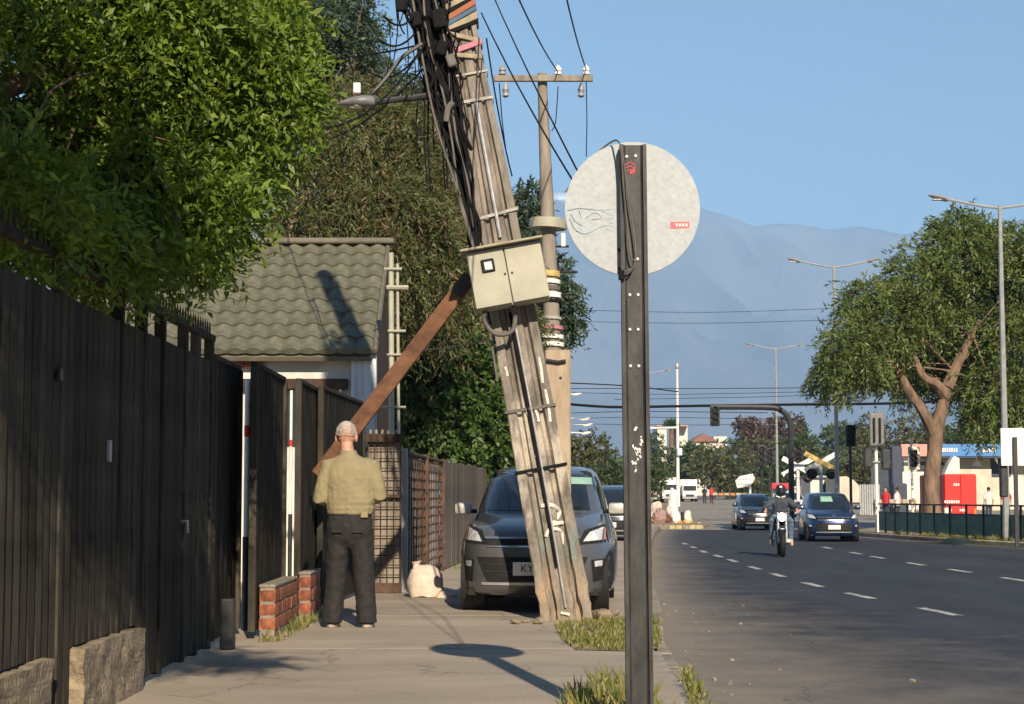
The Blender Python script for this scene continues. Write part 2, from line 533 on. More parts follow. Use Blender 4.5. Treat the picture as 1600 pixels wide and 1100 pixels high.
# kerb stones along both edges
M['kerb'] = mat('kerb', (0.25, 0.215, 0.17), 0.9, var=0.3, scale=4, bump=0.5, bscale=40, rand=.12)
M['kerb_yellow'] = mat('kerb_yellow', (0.55, 0.40, 0.12), 0.85, var=0.35, scale=3, col2=(0.5, 0.45, 0.3), rand=.12)
kerb = bpy.data.objects.new('kerb', None); COL.objects.link(kerb); tag(kerb, kind='structure'); ORG['kerb'] = Vector((0, 0, 0))
y = -4.0
while y < 70:
    ln = 1.0
    x0, x1 = kerbx(y), kerbx(y + ln)
    ang = math.atan2(x1 - x0, ln)
    zt = 0.004 if y > 15 else -0.05 - 0.05 * (1 - max(0, (y - 9) / 6)) * (1 if y > 9 else 1)
    mb = MB(); mb.bbox(((x0 + x1) / 2 - .08, y + ln / 2, zt - .15), (.15, ln - .012, .3), .015, Euler((0, 0, -ang)))
    mb.build('kerb_stone', M['kerb'], kerb)
    y += ln
island_kerb = bpy.data.objects.new('island_kerb', None); COL.objects.link(island_kerb); tag(island_kerb, kind='structure'); ORG['island_kerb'] = Vector((0, 0, 0))
y = 20.0
while y < 66:
    x0, x1 = rkerbx(y), rkerbx(y + 1)
    ang = math.atan2(x1 - x0, 1.0); L_ = math.hypot(x1 - x0, 1.0)
    mb = MB(); mb.bbox(((x0 + x1) / 2 + .1, y + .5, gz(y) + .0), (.22, L_ - .015, .26), .02, Euler((0, 0, -ang)))
    mb.build('kerb_stone', M['kerb_yellow'] if y < 53 else M['kerb'], island_kerb)
    y += 1
grid_sheet('traffic_island', list(np.arange(16, 67, 3.0)) + [67, 72], lambda y: [rkerbx(y) + .2, rkerbx(y) + 1.5, rkerbx(y) + 9, rkerbx(y) + 30], lambda x, y: gz(y) + .11, M['dirt'])
# yard behind the fences on the left
grid_sheet('yard', [-12, 6, 13.5, 16.3, 21.5, 28, 34, 50, 72], lambda y: [-60, -20, fencex(y) - .38], lambda x, y: -0.004, M['dirt'])

# mountains
M['mountain'] = mat('mountain', (0.13, 0.12, 0.125), 0.95, var=0.35, scale=0.0009, detail=10)
sky_line = [(-900, 330), (300, 330), (700, 315), (860, 290), (985, 268), (1050, 285), (1100, 318), (1140, 330), (1180, 350), (1250, 350), (1300, 358), (1350, 349), (1385, 350), (1415, 358), (1460, 348), (1520, 346), (1580, 338), (1640, 342), (1900, 350), (2600, 420)]
nA, nR = 420, 60
rs = np.random.RandomState(5)
az = np.linspace(-900, 2600, nA)
sk = np.interp(az, [p[0] for p in sky_line], [p[1] for p in sky_line])
for oc in range(3, 9):
    fr = 2 ** oc / 900.0
    ph = rs.rand() * 6.28
    sk = sk + np.sin(az * fr + ph + 2 * np.sin(az * fr * .37 + ph)) * 5.0 / 2 ** (oc - 2.6)
D0, D1 = 5200.0, 10000.0
vs = []; fs = []
for j in range(nR):
    t = j / (nR - 1)
    Yd = D0 + (D1 - D0) * t
    for i in range(nA):
        X = (az[i] - 800) / F * Yd
        full = (775 - sk[i]) / F * 9400.0
        prof = t ** 1.25 if t < .88 else (.88 ** 1.25) * (1 - (t - .88) * 3)
        prof = prof / (.88 ** 1.25)
        rid = 0
        for oc in range(5):
            fr = 2 ** oc
            rid += abs(math.sin(az[i] * .011 * fr + j * .13 * fr + oc * 1.3 + 1.5 * math.sin(j * .21 + az[i] * .006 * fr))) / fr
        z = full * max(prof, 0) * (1 - .27 * (1.3 - rid) * min(1, (.88 - min(t, .88)) * 5)) if t > 0 else 0
        vs.append((X, Yd, 1.5 + z))
for j in range(nR - 1):
    for i in range(nA - 1):
        a = j * nA + i
        fs.append((a, a + 1, a + 1 + nA, a + nA))
me = bpy.data.meshes.new('mountains'); me.from_pydata(vs, [], fs); me.materials.append(M['mountain'])
me.polygons.foreach_set('use_smooth', [True] * len(me.polygons))
mt = bpy.data.objects.new('mountains', me); COL.objects.link(mt); tag(mt, kind='structure')
# snow on the highest tops
nt = M['mountain'].node_tree; b_ = nt.nodes['Principled BSDF']
old = b_.inputs['Base Color'].links[0].from_socket
ge = nt.nodes.new('ShaderNodeNewGeometry'); sx = nt.nodes.new('ShaderNodeSeparateXYZ'); lk(nt, ge.outputs['Position'], sx.inputs[0])
nz = nt.nodes.new('ShaderNodeTexNoise'); nz.inputs['Scale'].default_value = .004; nz.inputs['Detail'].default_value = 8; lk(nt, ge.outputs['Position'], nz.inputs['Vector'])
ma = nt.nodes.new('ShaderNodeMath'); ma.operation = 'MULTIPLY_ADD'; ma.inputs[1].default_value = 500; lk(nt, nz.outputs['Fac'], ma.inputs[0]); lk(nt, sx.outputs['Z'], ma.inputs[2])
mr = nt.nodes.new('ShaderNodeMapRange'); mr.inputs['From Min'].default_value = 1790; mr.inputs['From Max'].default_value = 1850; lk(nt, ma.outputs[0], mr.inputs['Value'])
mx = nt.nodes.new('ShaderNodeMixRGB'); mx.inputs[2].default_value = (.8, .82, .85, 1); lk(nt, mr.outputs[0], mx.inputs['Fac']); lk(nt, old, mx.inputs[1]); lk(nt, mx.outputs[0], b_.inputs['Base Color'])

# haze: the city air between the street and the mountains
hz = MB(); hz.box((0, 4200, 880), (26000, 18400, 1764))
haze = hz.build('haze', None); tag(haze, label='pale blue city haze lying in front of the mountains', cat='haze', kind='stuff')
hm = bpy.data.materials.new('haze_air'); hm.use_nodes = True
hn = hm.node_tree; hn.nodes.clear()
ho = hn.nodes.new('ShaderNodeOutputMaterial'); hv = hn.nodes.new('ShaderNodeVolumePrincipled')
hv.inputs['Color'].default_value = (0.31, 0.58, 1.0, 1)
hv.inputs['Density'].default_value = 0.00015
hv.inputs['Anisotropy'].default_value = -0.2
hn.links.new(hv.outputs[0], ho.inputs['Volume'])
haze.data.materials.append(hm)
try:
    hm.cycles.homogeneous_volume = True
except Exception:
    pass

# ================================================================== FENCES ON THE LEFT
FX = -2.27
fence = thing('picket_fence', 'tall near black metal fence of closely spaced vertical pickets under the overhanging tree', 'fence', (FX, 10.0, 0))
pk = MB(); pk.bbox((0, 0, 1.09), (.03, .082, 2.14), .008)
pkm = pk.mesh('picket', M['black_metal'])
y = 6.2; i = 0
while y < 13.45:
    zb = 0.02
    for (a, b_) in ((6.0, 8.7), (9.26, 10.77)):
        if a < y < b_: zb = .36
    o = piece('picket', pkm, fence, (FX + rnd.uniform(-.004, .004), y, zb), (rnd.uniform(-.003, .003), 0, -.16 + rnd.uniform(-.05, .05)), (1, 1, (2.16 - zb) / 2.16))
    y += .134; i += 1
M['gap_black'] = mat('gap_black', (0.006, 0.006, 0.006), .95, spec=.02)  # near-black backing colour deepens the shade in the picket gaps
MB().box((FX - .05, 9.85, 1.12), (.008, 7.3, 2.1)).build('backing_sheet', M['gap_black'], fence)
for z in (.75, 1.9): MB().box((FX - .075, 9.85, z), (.035, 7.3, .05)).build('rail', M['black_metal'], fence)
MB().bbox((FX, 9.85, 2.335), (.06, 7.32, .05), .008).build('top_rail', M['black_metal'], fence)
for y in (6.25, 7.6, 8.95, 10.3, 10.95, 11.55, 12.35, 12.85, 13.42):
    MB().bbox((FX - .005, y, 1.17), (.07, .07, 2.3), .008).build('post', M['black_metal'], fence)
sp = MB(); sp.tube([(0, 0, 0), (0, 0, .05), (0, 0, .1)], [.008, .008, .001], 5)
spm = sp.mesh('spike', M['black_metal'])
y = 6.3
while y < 13.45:
    piece('spike', spm, fence, (FX, y, 2.36)); y += .1
MB().bbox((FX + .03, 9.98, 1.4), (.02, .05, .12), .004).build('lock_plate', M['grey_metal'], fence)
MB().bbox((FX + .03, 8.86, 1.75), (.02, .06, .06), .004).build('lock_plate', M['dark_steel'], fence)
MB().tube([(FX + .03, 12.2, .98), (FX + .07, 12.2, .98), (FX + .07, 12.2, .9)], .012, 6).build('gate_handle', M['grey_metal'], fence)

def rough_block(name, label, y0, y1, x0, x1, h):
    bm = bmesh.new(); bmesh.ops.create_cube(bm, size=1)
    bmesh.ops.subdivide_edges(bm, edges=bm.edges[:], cuts=14, use_grid_fill=True)
    from mathutils import noise
    for v in bm.verts:
        p = Vector(((x0 + x1) / 2 + v.co.x * (x1 - x0), (y0 + y1) / 2 + v.co.y * (y1 - y0), h / 2 + v.co.z * h))
        n = noise.noise_vector(p * 6) * .018 + noise.noise_vector(p * 19) * .009
        if v.co.z < -.45: n.z = 0
        v.co = p + n
    me = bpy.data.meshes.new(name); bm.to_mesh(me); bm.free()
    me.materials.append(M['rough_block'])
    o = bpy.data.objects.new(name, me); COL.objects.link(o)
    return tag(o, label, 'footing', 'rough footings under the black fence')
rough_block('concrete_footing', 'rough concrete footing at the bottom left corner under the black fence', 5.6, 8.68, -2.42, -2.2, .37)
rough_block('concrete_footing', 'rough concrete footing with a broken top under the black fence, beside the gate', 9.28, 10.8, -2.42, -2.19, .37)
MB().bbox((-2.14, 13.62, .19), (.1, .13, .38), .012).build('stub_post', M['dark_steel'])
tag(bpy.data.objects['stub_post'], 'short dark post stub at the end of the picket fence', 'post')

# further sheet panels, staggered along the street
def panel(label, x, y0, y1, zt, zb, x2=None, cat='fence panel'):
    x2 = x if x2 is None else x2
    t = thing('sheet_panel', label, cat, (x, y0, 0), 'dark sheet metal fence panels')
    n = max(3, int((y1 - y0) / .2))
    # pressed sheet with shallow vertical folds
    vs = []; fs = []
    for k in range(n * 4 + 1):
        u = k / (n * 4); yy = y0 + (y1 - y0) * u; xx = x + (x2 - x) * u + (.012 if k % 4 in (1, 2) else 0)
        vs += [(xx, yy, zb), (xx, yy, zt)]
    for k in range(n * 4): fs.append((2 * k, 2 * k + 2, 2 * k + 3, 2 * k + 1))
    m_ = MB(); m_.add(vs, fs); o = m_.build('sheet', M['black_sheet'], t, fix=False)
    so = o.modifiers.new('thick', 'SOLIDIFY'); so.thickness = .012
    MB().bbox(((x + x2) / 2, (y0 + y1) / 2, zt + .02), (.05, y1 - y0, .04), .006, Euler((0, 0, -math.atan2(x2 - x, y1 - y0)))).build('top_rail', M['black_metal'], t)
    for (xx, yy) in ((x, y0), (x2, y1)):
        MB().bbox((xx + .005, yy, (zt + zb) / 2), (.06, .06, zt - zb), .006).build('post', M['black_metal'], t)
    return t
panel('dark sheet panel directly after the picket fence, left of the white and red pole', -2.3, 13.75, 15.05, 2.2, .05)
panel('dark sheet panel standing on the first low brick pier', -2.1, 14.55, 16.45, 2.2, .06)
panel('dark sheet panel standing on the second low brick pier, left of the man', -2.0, 16.75, 18.4, 2.21, .06)
panel('farthest dark sheet panel, behind the man in the khaki shirt', -1.94, 18.15, 21.4, 2.23, .05, -1.78)
# striped poles seen through the gaps
def striped_pole(label, x, y, h, z0, bands, rad=.024):
    t = thing('striped_pole', label, 'pole', (x, y, 0))
    MB().tube([(x, y, 0), (x, y, h)], rad, 10).build('pole', M['white_paint'], t, True)
    for (a, b_) in bands: MB().tube([(x, y, a), (x, y, b_)], rad + .003, 10).build('red_band', M['red'], t, True)
    MB().tube([(x, y, 0), (x, y, z0)], rad + .006, 10).build('pole_foot', M['dark_steel'], t, True)
p_ = P(386, 700, 15.5); striped_pole('white pole with one red band in the wider gap between fence panels', p_.x, 15.5, 2.15, .8, [(1.66, 1.76)])
p_ = P(454.5, 700, 17.0); striped_pole('thin white pole in the narrow gap above the brick pier', p_.x, 17.0, 2.15, .98, [(1.62, 1.68)], .014)

def brick_pier(label, x0, x1, y0, y1, h):
    t = thing('brick_pier', label, 'brick pier', (x0, y0, 0), 'low brick piers of the fence')
    MB().box(((x0 + x1) / 2, (y0 + y1) / 2, (h - .02) / 2), (x1 - x0 - .016, y1 - y0 - .016, h - .02)).build('mortar_core', M['mortar'], t)
    courses = 3; bh = (h - .09) / courses
    zb = .055
    for c in range(courses):
        z = zb + bh * (c + .5)
        n = max(2, round((y1 - y0) / .3)); off = 0 if c % 2 == 0 else .5
        L_ = (y1 - y0) / n
        cuts = [y0] + [y0 + L_ * (q + (off if off else 0)) for q in range(0 if off else 1, n)] + [y1]
        for q in range(len(cuts) - 1):
            l2 = cuts[q + 1] - cuts[q]
            m_ = MB(); m_.bbox((0, 0, 0), (x1 - x0, l2 - .014, bh - .016), .006)
            piece('brick', m_.mesh('brick', M['brick']), t, ((x0 + x1) / 2 + rnd.uniform(-.003, .003), (cuts[q] + cuts[q + 1]) / 2, z), (0, 0, rnd.uniform(-.02, .02)))
    MB().bbox(((x0 + x1) / 2, (y0 + y1) / 2, h - .012), (x1 - x0 + .004, y1 - y0 + .004, .03), .012).build('mortar_cap', M['mortar'], t)
    return t
brick_pier('nearer low orange brick pier at the foot of the fence', -2.06, -1.925, 14.7, 16.2, .43)
brick_pier('farther low orange brick pier beside the man', -1.97, -1.855, 16.65, 17.5, .45)

# ================================================================== HOUSE
house = thing('tiled_house', 'small white house with a green metal tile roof behind the black fence', 'house', (-4, 26.5, 0))
EY, EZ, RY, RZ = 24.0, 3.07, 26.4, 4.86
XR, XL = -1.86, -6.6
M['roof_tile'] = mat('roof_tile', (0.13, 0.13, 0.092), 0.62, var=0.25, scale=5, bump=0.2, bscale=60, rand=.12)
M['roof_trim'] = mat('roof_trim', (0.13, 0.12, 0.09), 0.6, var=0.2, scale=6)
M['wall_white'] = mat('wall_white', (0.62, 0.6, 0.55), 0.8, var=0.15, scale=2.5, bump=.15)
M['wall_blue'] = mat('wall_blue', (0.5, 0.54, 0.58), 0.55, var=0.25, scale=5, stretch=(3, 3, .3))
M['dark_wood'] = mat('dark_wood', (0.055, 0.03, 0.02), 0.8, var=0.4, scale=6, stretch=(1, 1, .3))
sl = Vector((0, RY - EY, RZ - EZ)); sll = sl.length; sd = sl.normalized(); sn = Vector((0, -sd.z, sd.y))
slope = MB(); slope.prism([(XL, EY, EZ - .06), (XR - .02, EY, EZ - .06), (XR - .02, RY, RZ - .06), (XL, RY, RZ - .06)], (0, .03, -.05)); roofo = slope.build('roof', M['roof_trim'], house)
back = MB(); back.prism([(XL, RY, RZ - .03), (XR, RY, RZ - .03), (XR, 28.8, EZ), (XL, 28.8, EZ)], (0, -.02, -.05)); back.build('rear_roof', M['roof_tile'], house)
tw = .247; rows_ = 9; th = sll / rows_
tile = MB()
nx, ny = 8, 4
vs = []; fs = []
for j in range(ny + 1):
    v = j / ny
    for i in range(nx + 1):
        u = i / nx
        wave = .5 - .5 * math.cos(2 * math.pi * u)
        wave = wave ** 0.75
        h_ = .064 * wave + .034 * (1 - v) ** 1.3
        drop = -.03 * math.sin(math.pi * u) * (1 - v)       # rounded lower lip
        vs.append((u * tw, v * th * 1.02 + drop, h_))
for j in range(ny):
    for i in range(nx):
        a = j * (nx + 1) + i; fs.append((a, a + 1, a + 2 + nx, a + 1 + nx))
n0 = len(vs)
for i in range(nx + 1): vs.append((vs[i][0], vs[i][1] + .004, -.012))
for i in range(nx): fs.append((i, n0 + i, n0 + i + 1, i + 1))
tile.add(vs, fs)
tm = tile.mesh('roof_tile', M['roof_tile'], True); sharp(tm, 50)
rx = math.atan2(sd.z, sd.y)
ncol = int((XR - XL) / tw)
for r_ in range(rows_):
    for c_ in range(ncol):
        x = XR - tw * (c_ + 1)
        p = Vector((x, EY, EZ)) + sd * (th * r_)
        piece('roof_tile', tm, roofo, p + sn * rnd.uniform(0, .004), (rx + rnd.uniform(-.006, .006), 0, 0))
MB().bbox(((XL + XR) / 2 + .06, RY, RZ + .055), (XR - XL + .12, .3, .09), .03).build('ridge_cap', M['roof_trim'], house)
gb = MB(); gb.tube([Vector((XR + .02, EY - .03, EZ + .02)), Vector((XR + .02, RY, RZ + .02))], .035, 6); gb.build('verge_trim', M['roof_trim'], house)
MB().box((-4.3, 24.35, 1.5), (4.75, .15, 3.02)).build('front_wall', M['wall_white'], house)
MB().prism([(-1.95, 24.3, 0), (-1.95, 28.5, 0), (-1.95, 28.5, 3.0), (-1.95, 26.4, 4.7), (-1.95, 24.3, 3.0)], (-.12, 0, 0)).build('gable_wall', M['dark_wood'], house)
# pale corner sheet under the eave
MB().bbox((-2.0, 24.18, 1.55), (.34, .12, 3.0), .01).build('corner_sheet', M['wall_blue'], house)
for k in range(4): MB().box((-2.13 + k * .09, 24.115, 1.55), (.02, .012, 2.98)).build('corner_rib', M['wall_blue'], house)
MB().bbox((-3.1, 24.22, 2.66), (1.75, .14, .14), .01).build('lintel_beam', M['dark_wood'], house)
MB().bbox((-2.55, 24.24, 2.3), (.16, .1, .7), .01).build('window_frame', M['brown_wood'], house)
wd_ = MB(); wd_.box((-2.95, 24.26, 2.2), (.62, .03, .75)); wo = wd_.build('window', M['glass'], house)
MB().box((-2.32, 24.2, 2.35), (.03, .05, .5)).build('window_bar', M['white_paint'], house)
MB().box((-2.42, 24.2, 2.35), (.03, .05, .5)).build('window_bar', M['white_paint'], house)
m_ = MB()
for q in range(3):
    m_.bbox((-4.02 + q * .26, 24.22, 2.93), (.25, .12, .1), .01)
m_.build('eave_bricks', M['brick'], house)
MB().tube([(-1.9, 24.05, 1.95), (-1.95, 24.0, 1.75), (-2.02, 24.05, 1.6)], .012, 6).build('wall_cable', M['cable'], house)

# pipe frame behind the mesh gate
pf = thing('pipe_frame', 'pale upright pipe frame with short crossbars between the house and the trees', 'pipe frame', (-1.55, 23.2, 0))
a_ = P(611, 395, 23.2); b_ = P(612, 690, 23.2)
MB().tube([(b_.x, 23.2, 0.1), (b_.x, 23.2, b_.z), (a_.x, 23.2, a_.z)], .036, 10).build('pipe', M['cream'], pf, True)
a_ = P(621, 412, 23.2); b2 = P(623, 690, 23.2)
MB().tube([(b2.x, 23.2, .1), (b2.x, 23.2, b2.z), (a_.x, 23.2, a_.z)], .02, 8).build('pipe', M['cream'], pf, True)
for (x0, x1, yy, r_) in ((600, 628, 420, .018), (604, 638, 449, .03), (606, 634, 517, .018), (604, 633, 554, .014), (592, 634, 636, .016)):
    MB().tube([P(x0, yy, 23.15), P(x1, yy, 23.15)], r_, 6).build('crossbar', M['cream'], pf, True)

# mesh gate: one panel facing the camera, one along the street
M['rust'] = mat('rust', (0.085, 0.05, 0.035), 0.9, var=0.45, scale=9, bump=.4)
M['rusty_sheet'] = mat('rusty_sheet', (0.30, 0.245, 0.2), 0.8, var=0.3, scale=2.6, col2=(0.2, 0.085, 0.04), stretch=(2, 2, .6), bump=.2, lo=.45, hi=.62)
M['dull_sheet'] = mat('dull_sheet', (0.23, 0.2, 0.16), 0.85, var=0.4, scale=3, stretch=(2, 2, .5), bump=.2)
M['pale_sheet'] = mat('pale_sheet', (0.5, 0.47, 0.43), 0.8, var=0.3, scale=3, stretch=(2, 2, .4), bump=.2)
mg = thing('mesh_screen', 'rusty wire mesh panel on a narrow sheet, directly right of the man', 'mesh fence', (-1.65, 21.5, 0))
x0, x1, yq, zt = -1.72, -1.33, 21.45, 1.80
MB().box(((x0 + x1) / 2, yq + .06, .95), (x1 - x0, .02, 1.7)).build('sheet', M['dull_sheet'], mg)
for q in range(6): MB().tube([(x0 + (x1 - x0) * q / 5, yq, .08), (x0 + (x1 - x0) * q / 5, yq, zt)], .0055, 5).build('wire', M['rust'], mg)
for q in range(15): MB().tube([(x0, yq - .012, .1 + q * .115), (x1, yq - .012, .1 + q * .115)], .007, 5).build('wire', M['rust'], mg)
MB().bbox(((x0 + x1) / 2 - .02, yq - .01, zt + .04), (.42, .1, .1), .01).build('top_plank', M['dark_wood'], mg)
for q in range(5): MB().bbox((x0 + .03 + q * .07, yq - .03, zt + .11), (.03, .03, .06), .004).build('stub', M['cream_dark'], mg)
MB().bbox((x0 + .2, yq - .02, .06), (.42, .08, .12), .01).build('bottom_plank', M['rust'], mg)
MB().bbox((x0 + .2, yq - .02, 1.15), (.42, .04, .04), .005).build('mid_rail', M['rust'], mg)
g2 = thing('mesh_gate', 'long rusty wire mesh gate over stained sheets behind the white sack', 'mesh fence', (-1.25, 24.5, 0))
A_ = Vector((-1.3, 21.6, 0)); B_ = Vector((-1.08, 27.8, 0)); dv_ = (B_ - A_); nn = Vector((dv_.y, -dv_.x, 0)).normalized()
for q, mm_ in ((0, 'dull_sheet'), (1, 'rusty_sheet'), (2, 'pale_sheet')):
    a = A_.lerp(B_, q / 3 + .005); b_ = A_.lerp(B_, (q + 1) / 3 - .005)
    m_ = MB(); n = 14; vs = []; fs = []
    for k in range(n + 1):
        p = a.lerp(b_, k / n) - nn * (.05 + (.012 if k % 2 else 0))
        vs += [(p.x, p.y, .12), (p.x, p.y, 1.62)]
    for k in range(n): fs.append((2 * k, 2 * k + 2, 2 * k + 3, 2 * k + 1))
    m_.add(vs, fs); o = m_.build('sheet', M[mm_], g2, fix=False); so = o.modifiers.new('t', 'SOLIDIFY'); so.thickness = .008
for q in range(19):
    p = A_.lerp(B_, q / 18); MB().tube([(p.x, p.y, .1), (p.x, p.y, 1.66)], .008, 5).build('wire', M['rust'], g2)
for q in range(13):
    z = .12 + q * .125; MB().tube([(A_.x, A_.y, z), (B_.x, B_.y, z)], .008, 5).build('wire', M['rust'], g2)
for q in (0, .5, 1):
    p = A_.lerp(B_, q); MB().bbox((p.x + .01, p.y, .86), (.07, .07, 1.72), .008).build('gate_post', M['grey_metal'] if q == 0 else M['rust'], g2)
MB().tube([(A_.x, A_.y, 1.68), (B_.x, B_.y, 1.68)], .025, 6).build('top_rail', M['rust'], g2)
wf = thing('board_fence', 'weathered grey board fence between the mesh gate and the parked car', 'fence', (-.9, 31, 0))
A_ = Vector((-1.08, 28.0, 0)); B_ = Vector((-.35, 38.0, 0)); n = 34
M['grey_board'] = mat('grey_board', (0.12, 0.1, 0.08), 0.9, var=0.4, scale=6, stretch=(1, 1, .2), rand=.3, bump=.3)
bdm = MB().bbox((0, 0, .85), (.03, .28, 1.7), .005).mesh('board', M['grey_board'])
for q in range(n):
    p = A_.lerp(B_, (q + .5) / n); piece('board', bdm, wf, (p.x, p.y, rnd.uniform(-.03, .02)), (0, 0, -math.atan2(.73, 10) + rnd.uniform(-.02, .02)))

# white sack and the crumpled sheet beside it
def lumpy(mb_pts, seed, amp):
    from mathutils import noise
    for v in mb_pts.v:
        v += noise.noise_vector(v * 7 + Vector((seed, 0, 0))) * amp + noise.noise_vector(v * 22 + Vector((seed, 3, 0))) * amp * .4
M['sack'] = mat('sack', (0.6, 0.5, 0.42), 0.85, var=0.12, scale=9, bump=.5, bscale=30)
c = G(664, 933, 0)
sk_ = thing('white_sack', 'full white woven sack slumped against the mesh gate', 'sack', c)
m_ = MB(); m_.loft([[c + Vector((math.cos(a) * r_, math.sin(a) * r_ * .75, z)) for a in [2 * math.pi * k / 24 for k in range(24)]] for z, r_ in ((0.0, .13), (.02, .19), (.08, .215), (.17, .205), (.25, .185), (.31, .16), (.35, .12), (.37, .06))])
lumpy(m_, 3, .03); m_.build('sack_body', M['sack'], sk_, True)
m_ = MB(); m_.loft([[c + Vector((-.1 + math.cos(a) * r_, math.sin(a) * r_, z)) for a in [2 * math.pi * k / 12 for k in range(12)]] for z, r_ in ((.3, .05), (.36, .035), (.4, .06))]); lumpy(m_, 8, .02); m_.build('sack_neck', M['sack'], sk_, True)
c2 = c + Vector((.24, -.03, 0)); m_ = MB(); m_.loft([[c2 + Vector((math.cos(a) * r_ * 1.1, math.sin(a) * r_, z)) for a in [2 * math.pi * k / 16 for k in range(16)]] for z, r_ in ((0, .12), (.03, .11), (.07, .06), (.09, .02))]); lumpy(m_, 5, .02)
tag(m_.build('crumpled_bag', M['sack'], None, True), 'flat crumpled white bag lying right of the full sack', 'bag')

# ================================================================== ROUND SIGN SEEN FROM BEHIND
SY = 8.82
sb = P(1000, 1140, SY); st = P(988.5, 227, SY)
sign = thing('round_sign', 'round road sign seen from behind on a dark steel post in the foreground', 'road sign', (sb.x, SY, 0))
M['post_paint'] = mat('post_paint', (0.022, 0.023, 0.024), 0.5, 0.1, var=0.3, scale=14, col2=(0.05, 0.05, 0.05), stretch=(1, 1, .3), bump=.1)
M['sign_back'] = mat('sign_back', (0.355, 0.39, 0.42), 0.55, 0.1, var=0.1, scale=34, col2=(0.385, 0.42, 0.45), bump=.06, bscale=60)
W2 = .066
prof = [(-W2, -.03), (-W2 + .018, -.03), (-W2 + .018, -.012), (-W2 + .03, -.004), (W2 - .03, -.004), (W2 - .018, -.012), (W2 - .018, -.03), (W2, -.03), (W2, .03), (-W2, .03)]
def sec(c): return [c + Vector((a, b_, 0)) for a, b_ in prof]
m_ = MB(); m_.loft([sec(Vector((sb.x, SY, -.05))), sec(Vector(((sb.x + st.x) / 2, SY, st.z / 2))), sec(Vector((st.x, SY, st.z)))]); m_.build('post', M['post_paint'], sign)
dc = P(988, 326.5, SY + .06); dr = .334
m_ = MB(); m_.lathe(dc, (0.03, 1, 0), [(-.004, dr - .012), (-.004, dr - .004), (-.002, dr), (.004, dr), (.006, dr - .004), (.0061, .001)], 72)
disc = m_.build('sign_plate', M['sign_back'], sign, True)
m_ = MB(); m_.lathe(dc, (0.03, 1, 0), [(-.012, dr - .002), (-.012, dr + .003), (.006, dr + .003), (.006, dr - .002)], 72); m_.build('plate_rim', M['sign_back'], sign, True)
for z in (.2, -.2):
    MB().bbox(dc + Vector((0, -.022, z)), (.11, .018, .035), .004).build('bracket', M['galv'], sign)
# sticker with a red heading
pc = P(1065, 361, SY + .044); pw, ph = P(1082, 361, SY).x - P(1047, 361, SY).x, (P(0, 347, SY).z - P(0, 376, SY).z)
stk = MB().box(pc, (pw, .002, ph)).build('sticker', M['white_paint'], sign)
M['pink_red'] = mat('pink_red', (0.62, 0.13, 0.14), .6, var=.1)
MB().box(pc + Vector((0, -.003, ph * .32)), (pw, .003, ph * .36)).build('sticker_heading', M['pink_red'], stk)
for k in range(4): MB().box(pc + Vector((-.024 + k * .016, -.0055, ph * .32)), (.009, .001, ph * .16)).build('heading_mark', M['white_paint'], stk)
# blue pen tag
M['pale_blue'] = mat('pale_blue', (0.33, 0.5, 0.62), .6, var=.2)
strokes = [[(887, 328), (905, 325), (938, 328), (962, 326)], [(892, 333), (899, 345), (910, 352)], [(905, 328), (908, 338), (906, 346)], [(915, 340), (930, 332), (940, 340), (925, 343)], [(900, 360), (915, 365), (935, 356), (950, 352), (962, 357)], [(940, 330), (952, 334), (960, 340), (945, 342)], [(950, 348), (960, 350), (958, 360), (948, 358)], [(890, 340), (897, 355), (905, 362)]]
for s_ in strokes:
    pts = smooth_path([P(a, b_, SY + .0505) for a, b_ in s_], 5)
    MB().tube(pts, .0014, 5).build('pen_stroke', M['pale_blue'], disc)
# bolts, tag in red, paint flecks on the post
bolt = MB(); bolt.lathe((0, 0, 0), (0, -1, 0), [(0, .009), (.006, .009), (.008, .006), (.0085, .001)], 8); bm_ = bolt.mesh('bolt', M['galv'])
for (a, b_) in ((979, 245), (993, 244), (996, 405), (984, 461), (997, 461), (984, 515), (997, 515), (985, 572), (998, 572)):
    p = P(a, b_, SY - .004); piece('bolt', bm_, sign, p)
m_ = MB()
for k in range(3):
    m_.tube(smooth_path([P(977 + k, 258 + k * 5, SY - .006), P(985, 254 + k * 6, SY - .006), P(992, 262 + k * 4, SY - .006), P(984, 270 + k, SY - .006)], 4), .003, 4)
m_.build('red_scrawl', M['pink_red'], sign)
m_ = MB(); rf = random.Random(4)
for k in range(26):
    p = P(rf.gauss(996, 4), rf.gauss(702, 16), SY - .0055); s_ = rf.uniform(.003, .011)
    m_.box(p, (s_, .0015, s_ * rf.uniform(1, 2.4)), Euler((0, rf.uniform(-.6, .6), 0)))
tag(m_.build('paint_flecks', M['white_paint'], sign), kind='stuff')
# cable looped over the sign and tied to the post
m_ = MB(); m_.tube(smooth_path([P(884, 300, SY + .1), P(905, 268, SY + .1), P(932, 240, SY + .09), P(955, 222, SY + .03), P(966, 221, SY - .04), P(971, 240, SY - .06), P(975, 300, SY - .06), P(985, 395, SY - .06), P(992, 408, SY - .06), P(984, 425, SY - .06), P(973, 428, SY - .05)], 8), .0045, 6); m_.build('tied_cable', M['cable_grey'], sign, True)
m_ = MB(); m_.tube(smooth_path([P(972, 232, SY - .05), P(981, 300, SY - .05), P(993, 385, SY - .05), P(990, 415, SY - .05), P(973, 426, SY - .05)], 8), .004, 6); m_.build('tied_cable', M['cable_grey'], sign, True)
MB().bbox(P(971, 430, SY - .045), (.03, .03, .05), .006).build('cable_tie', M['cable'], sign)

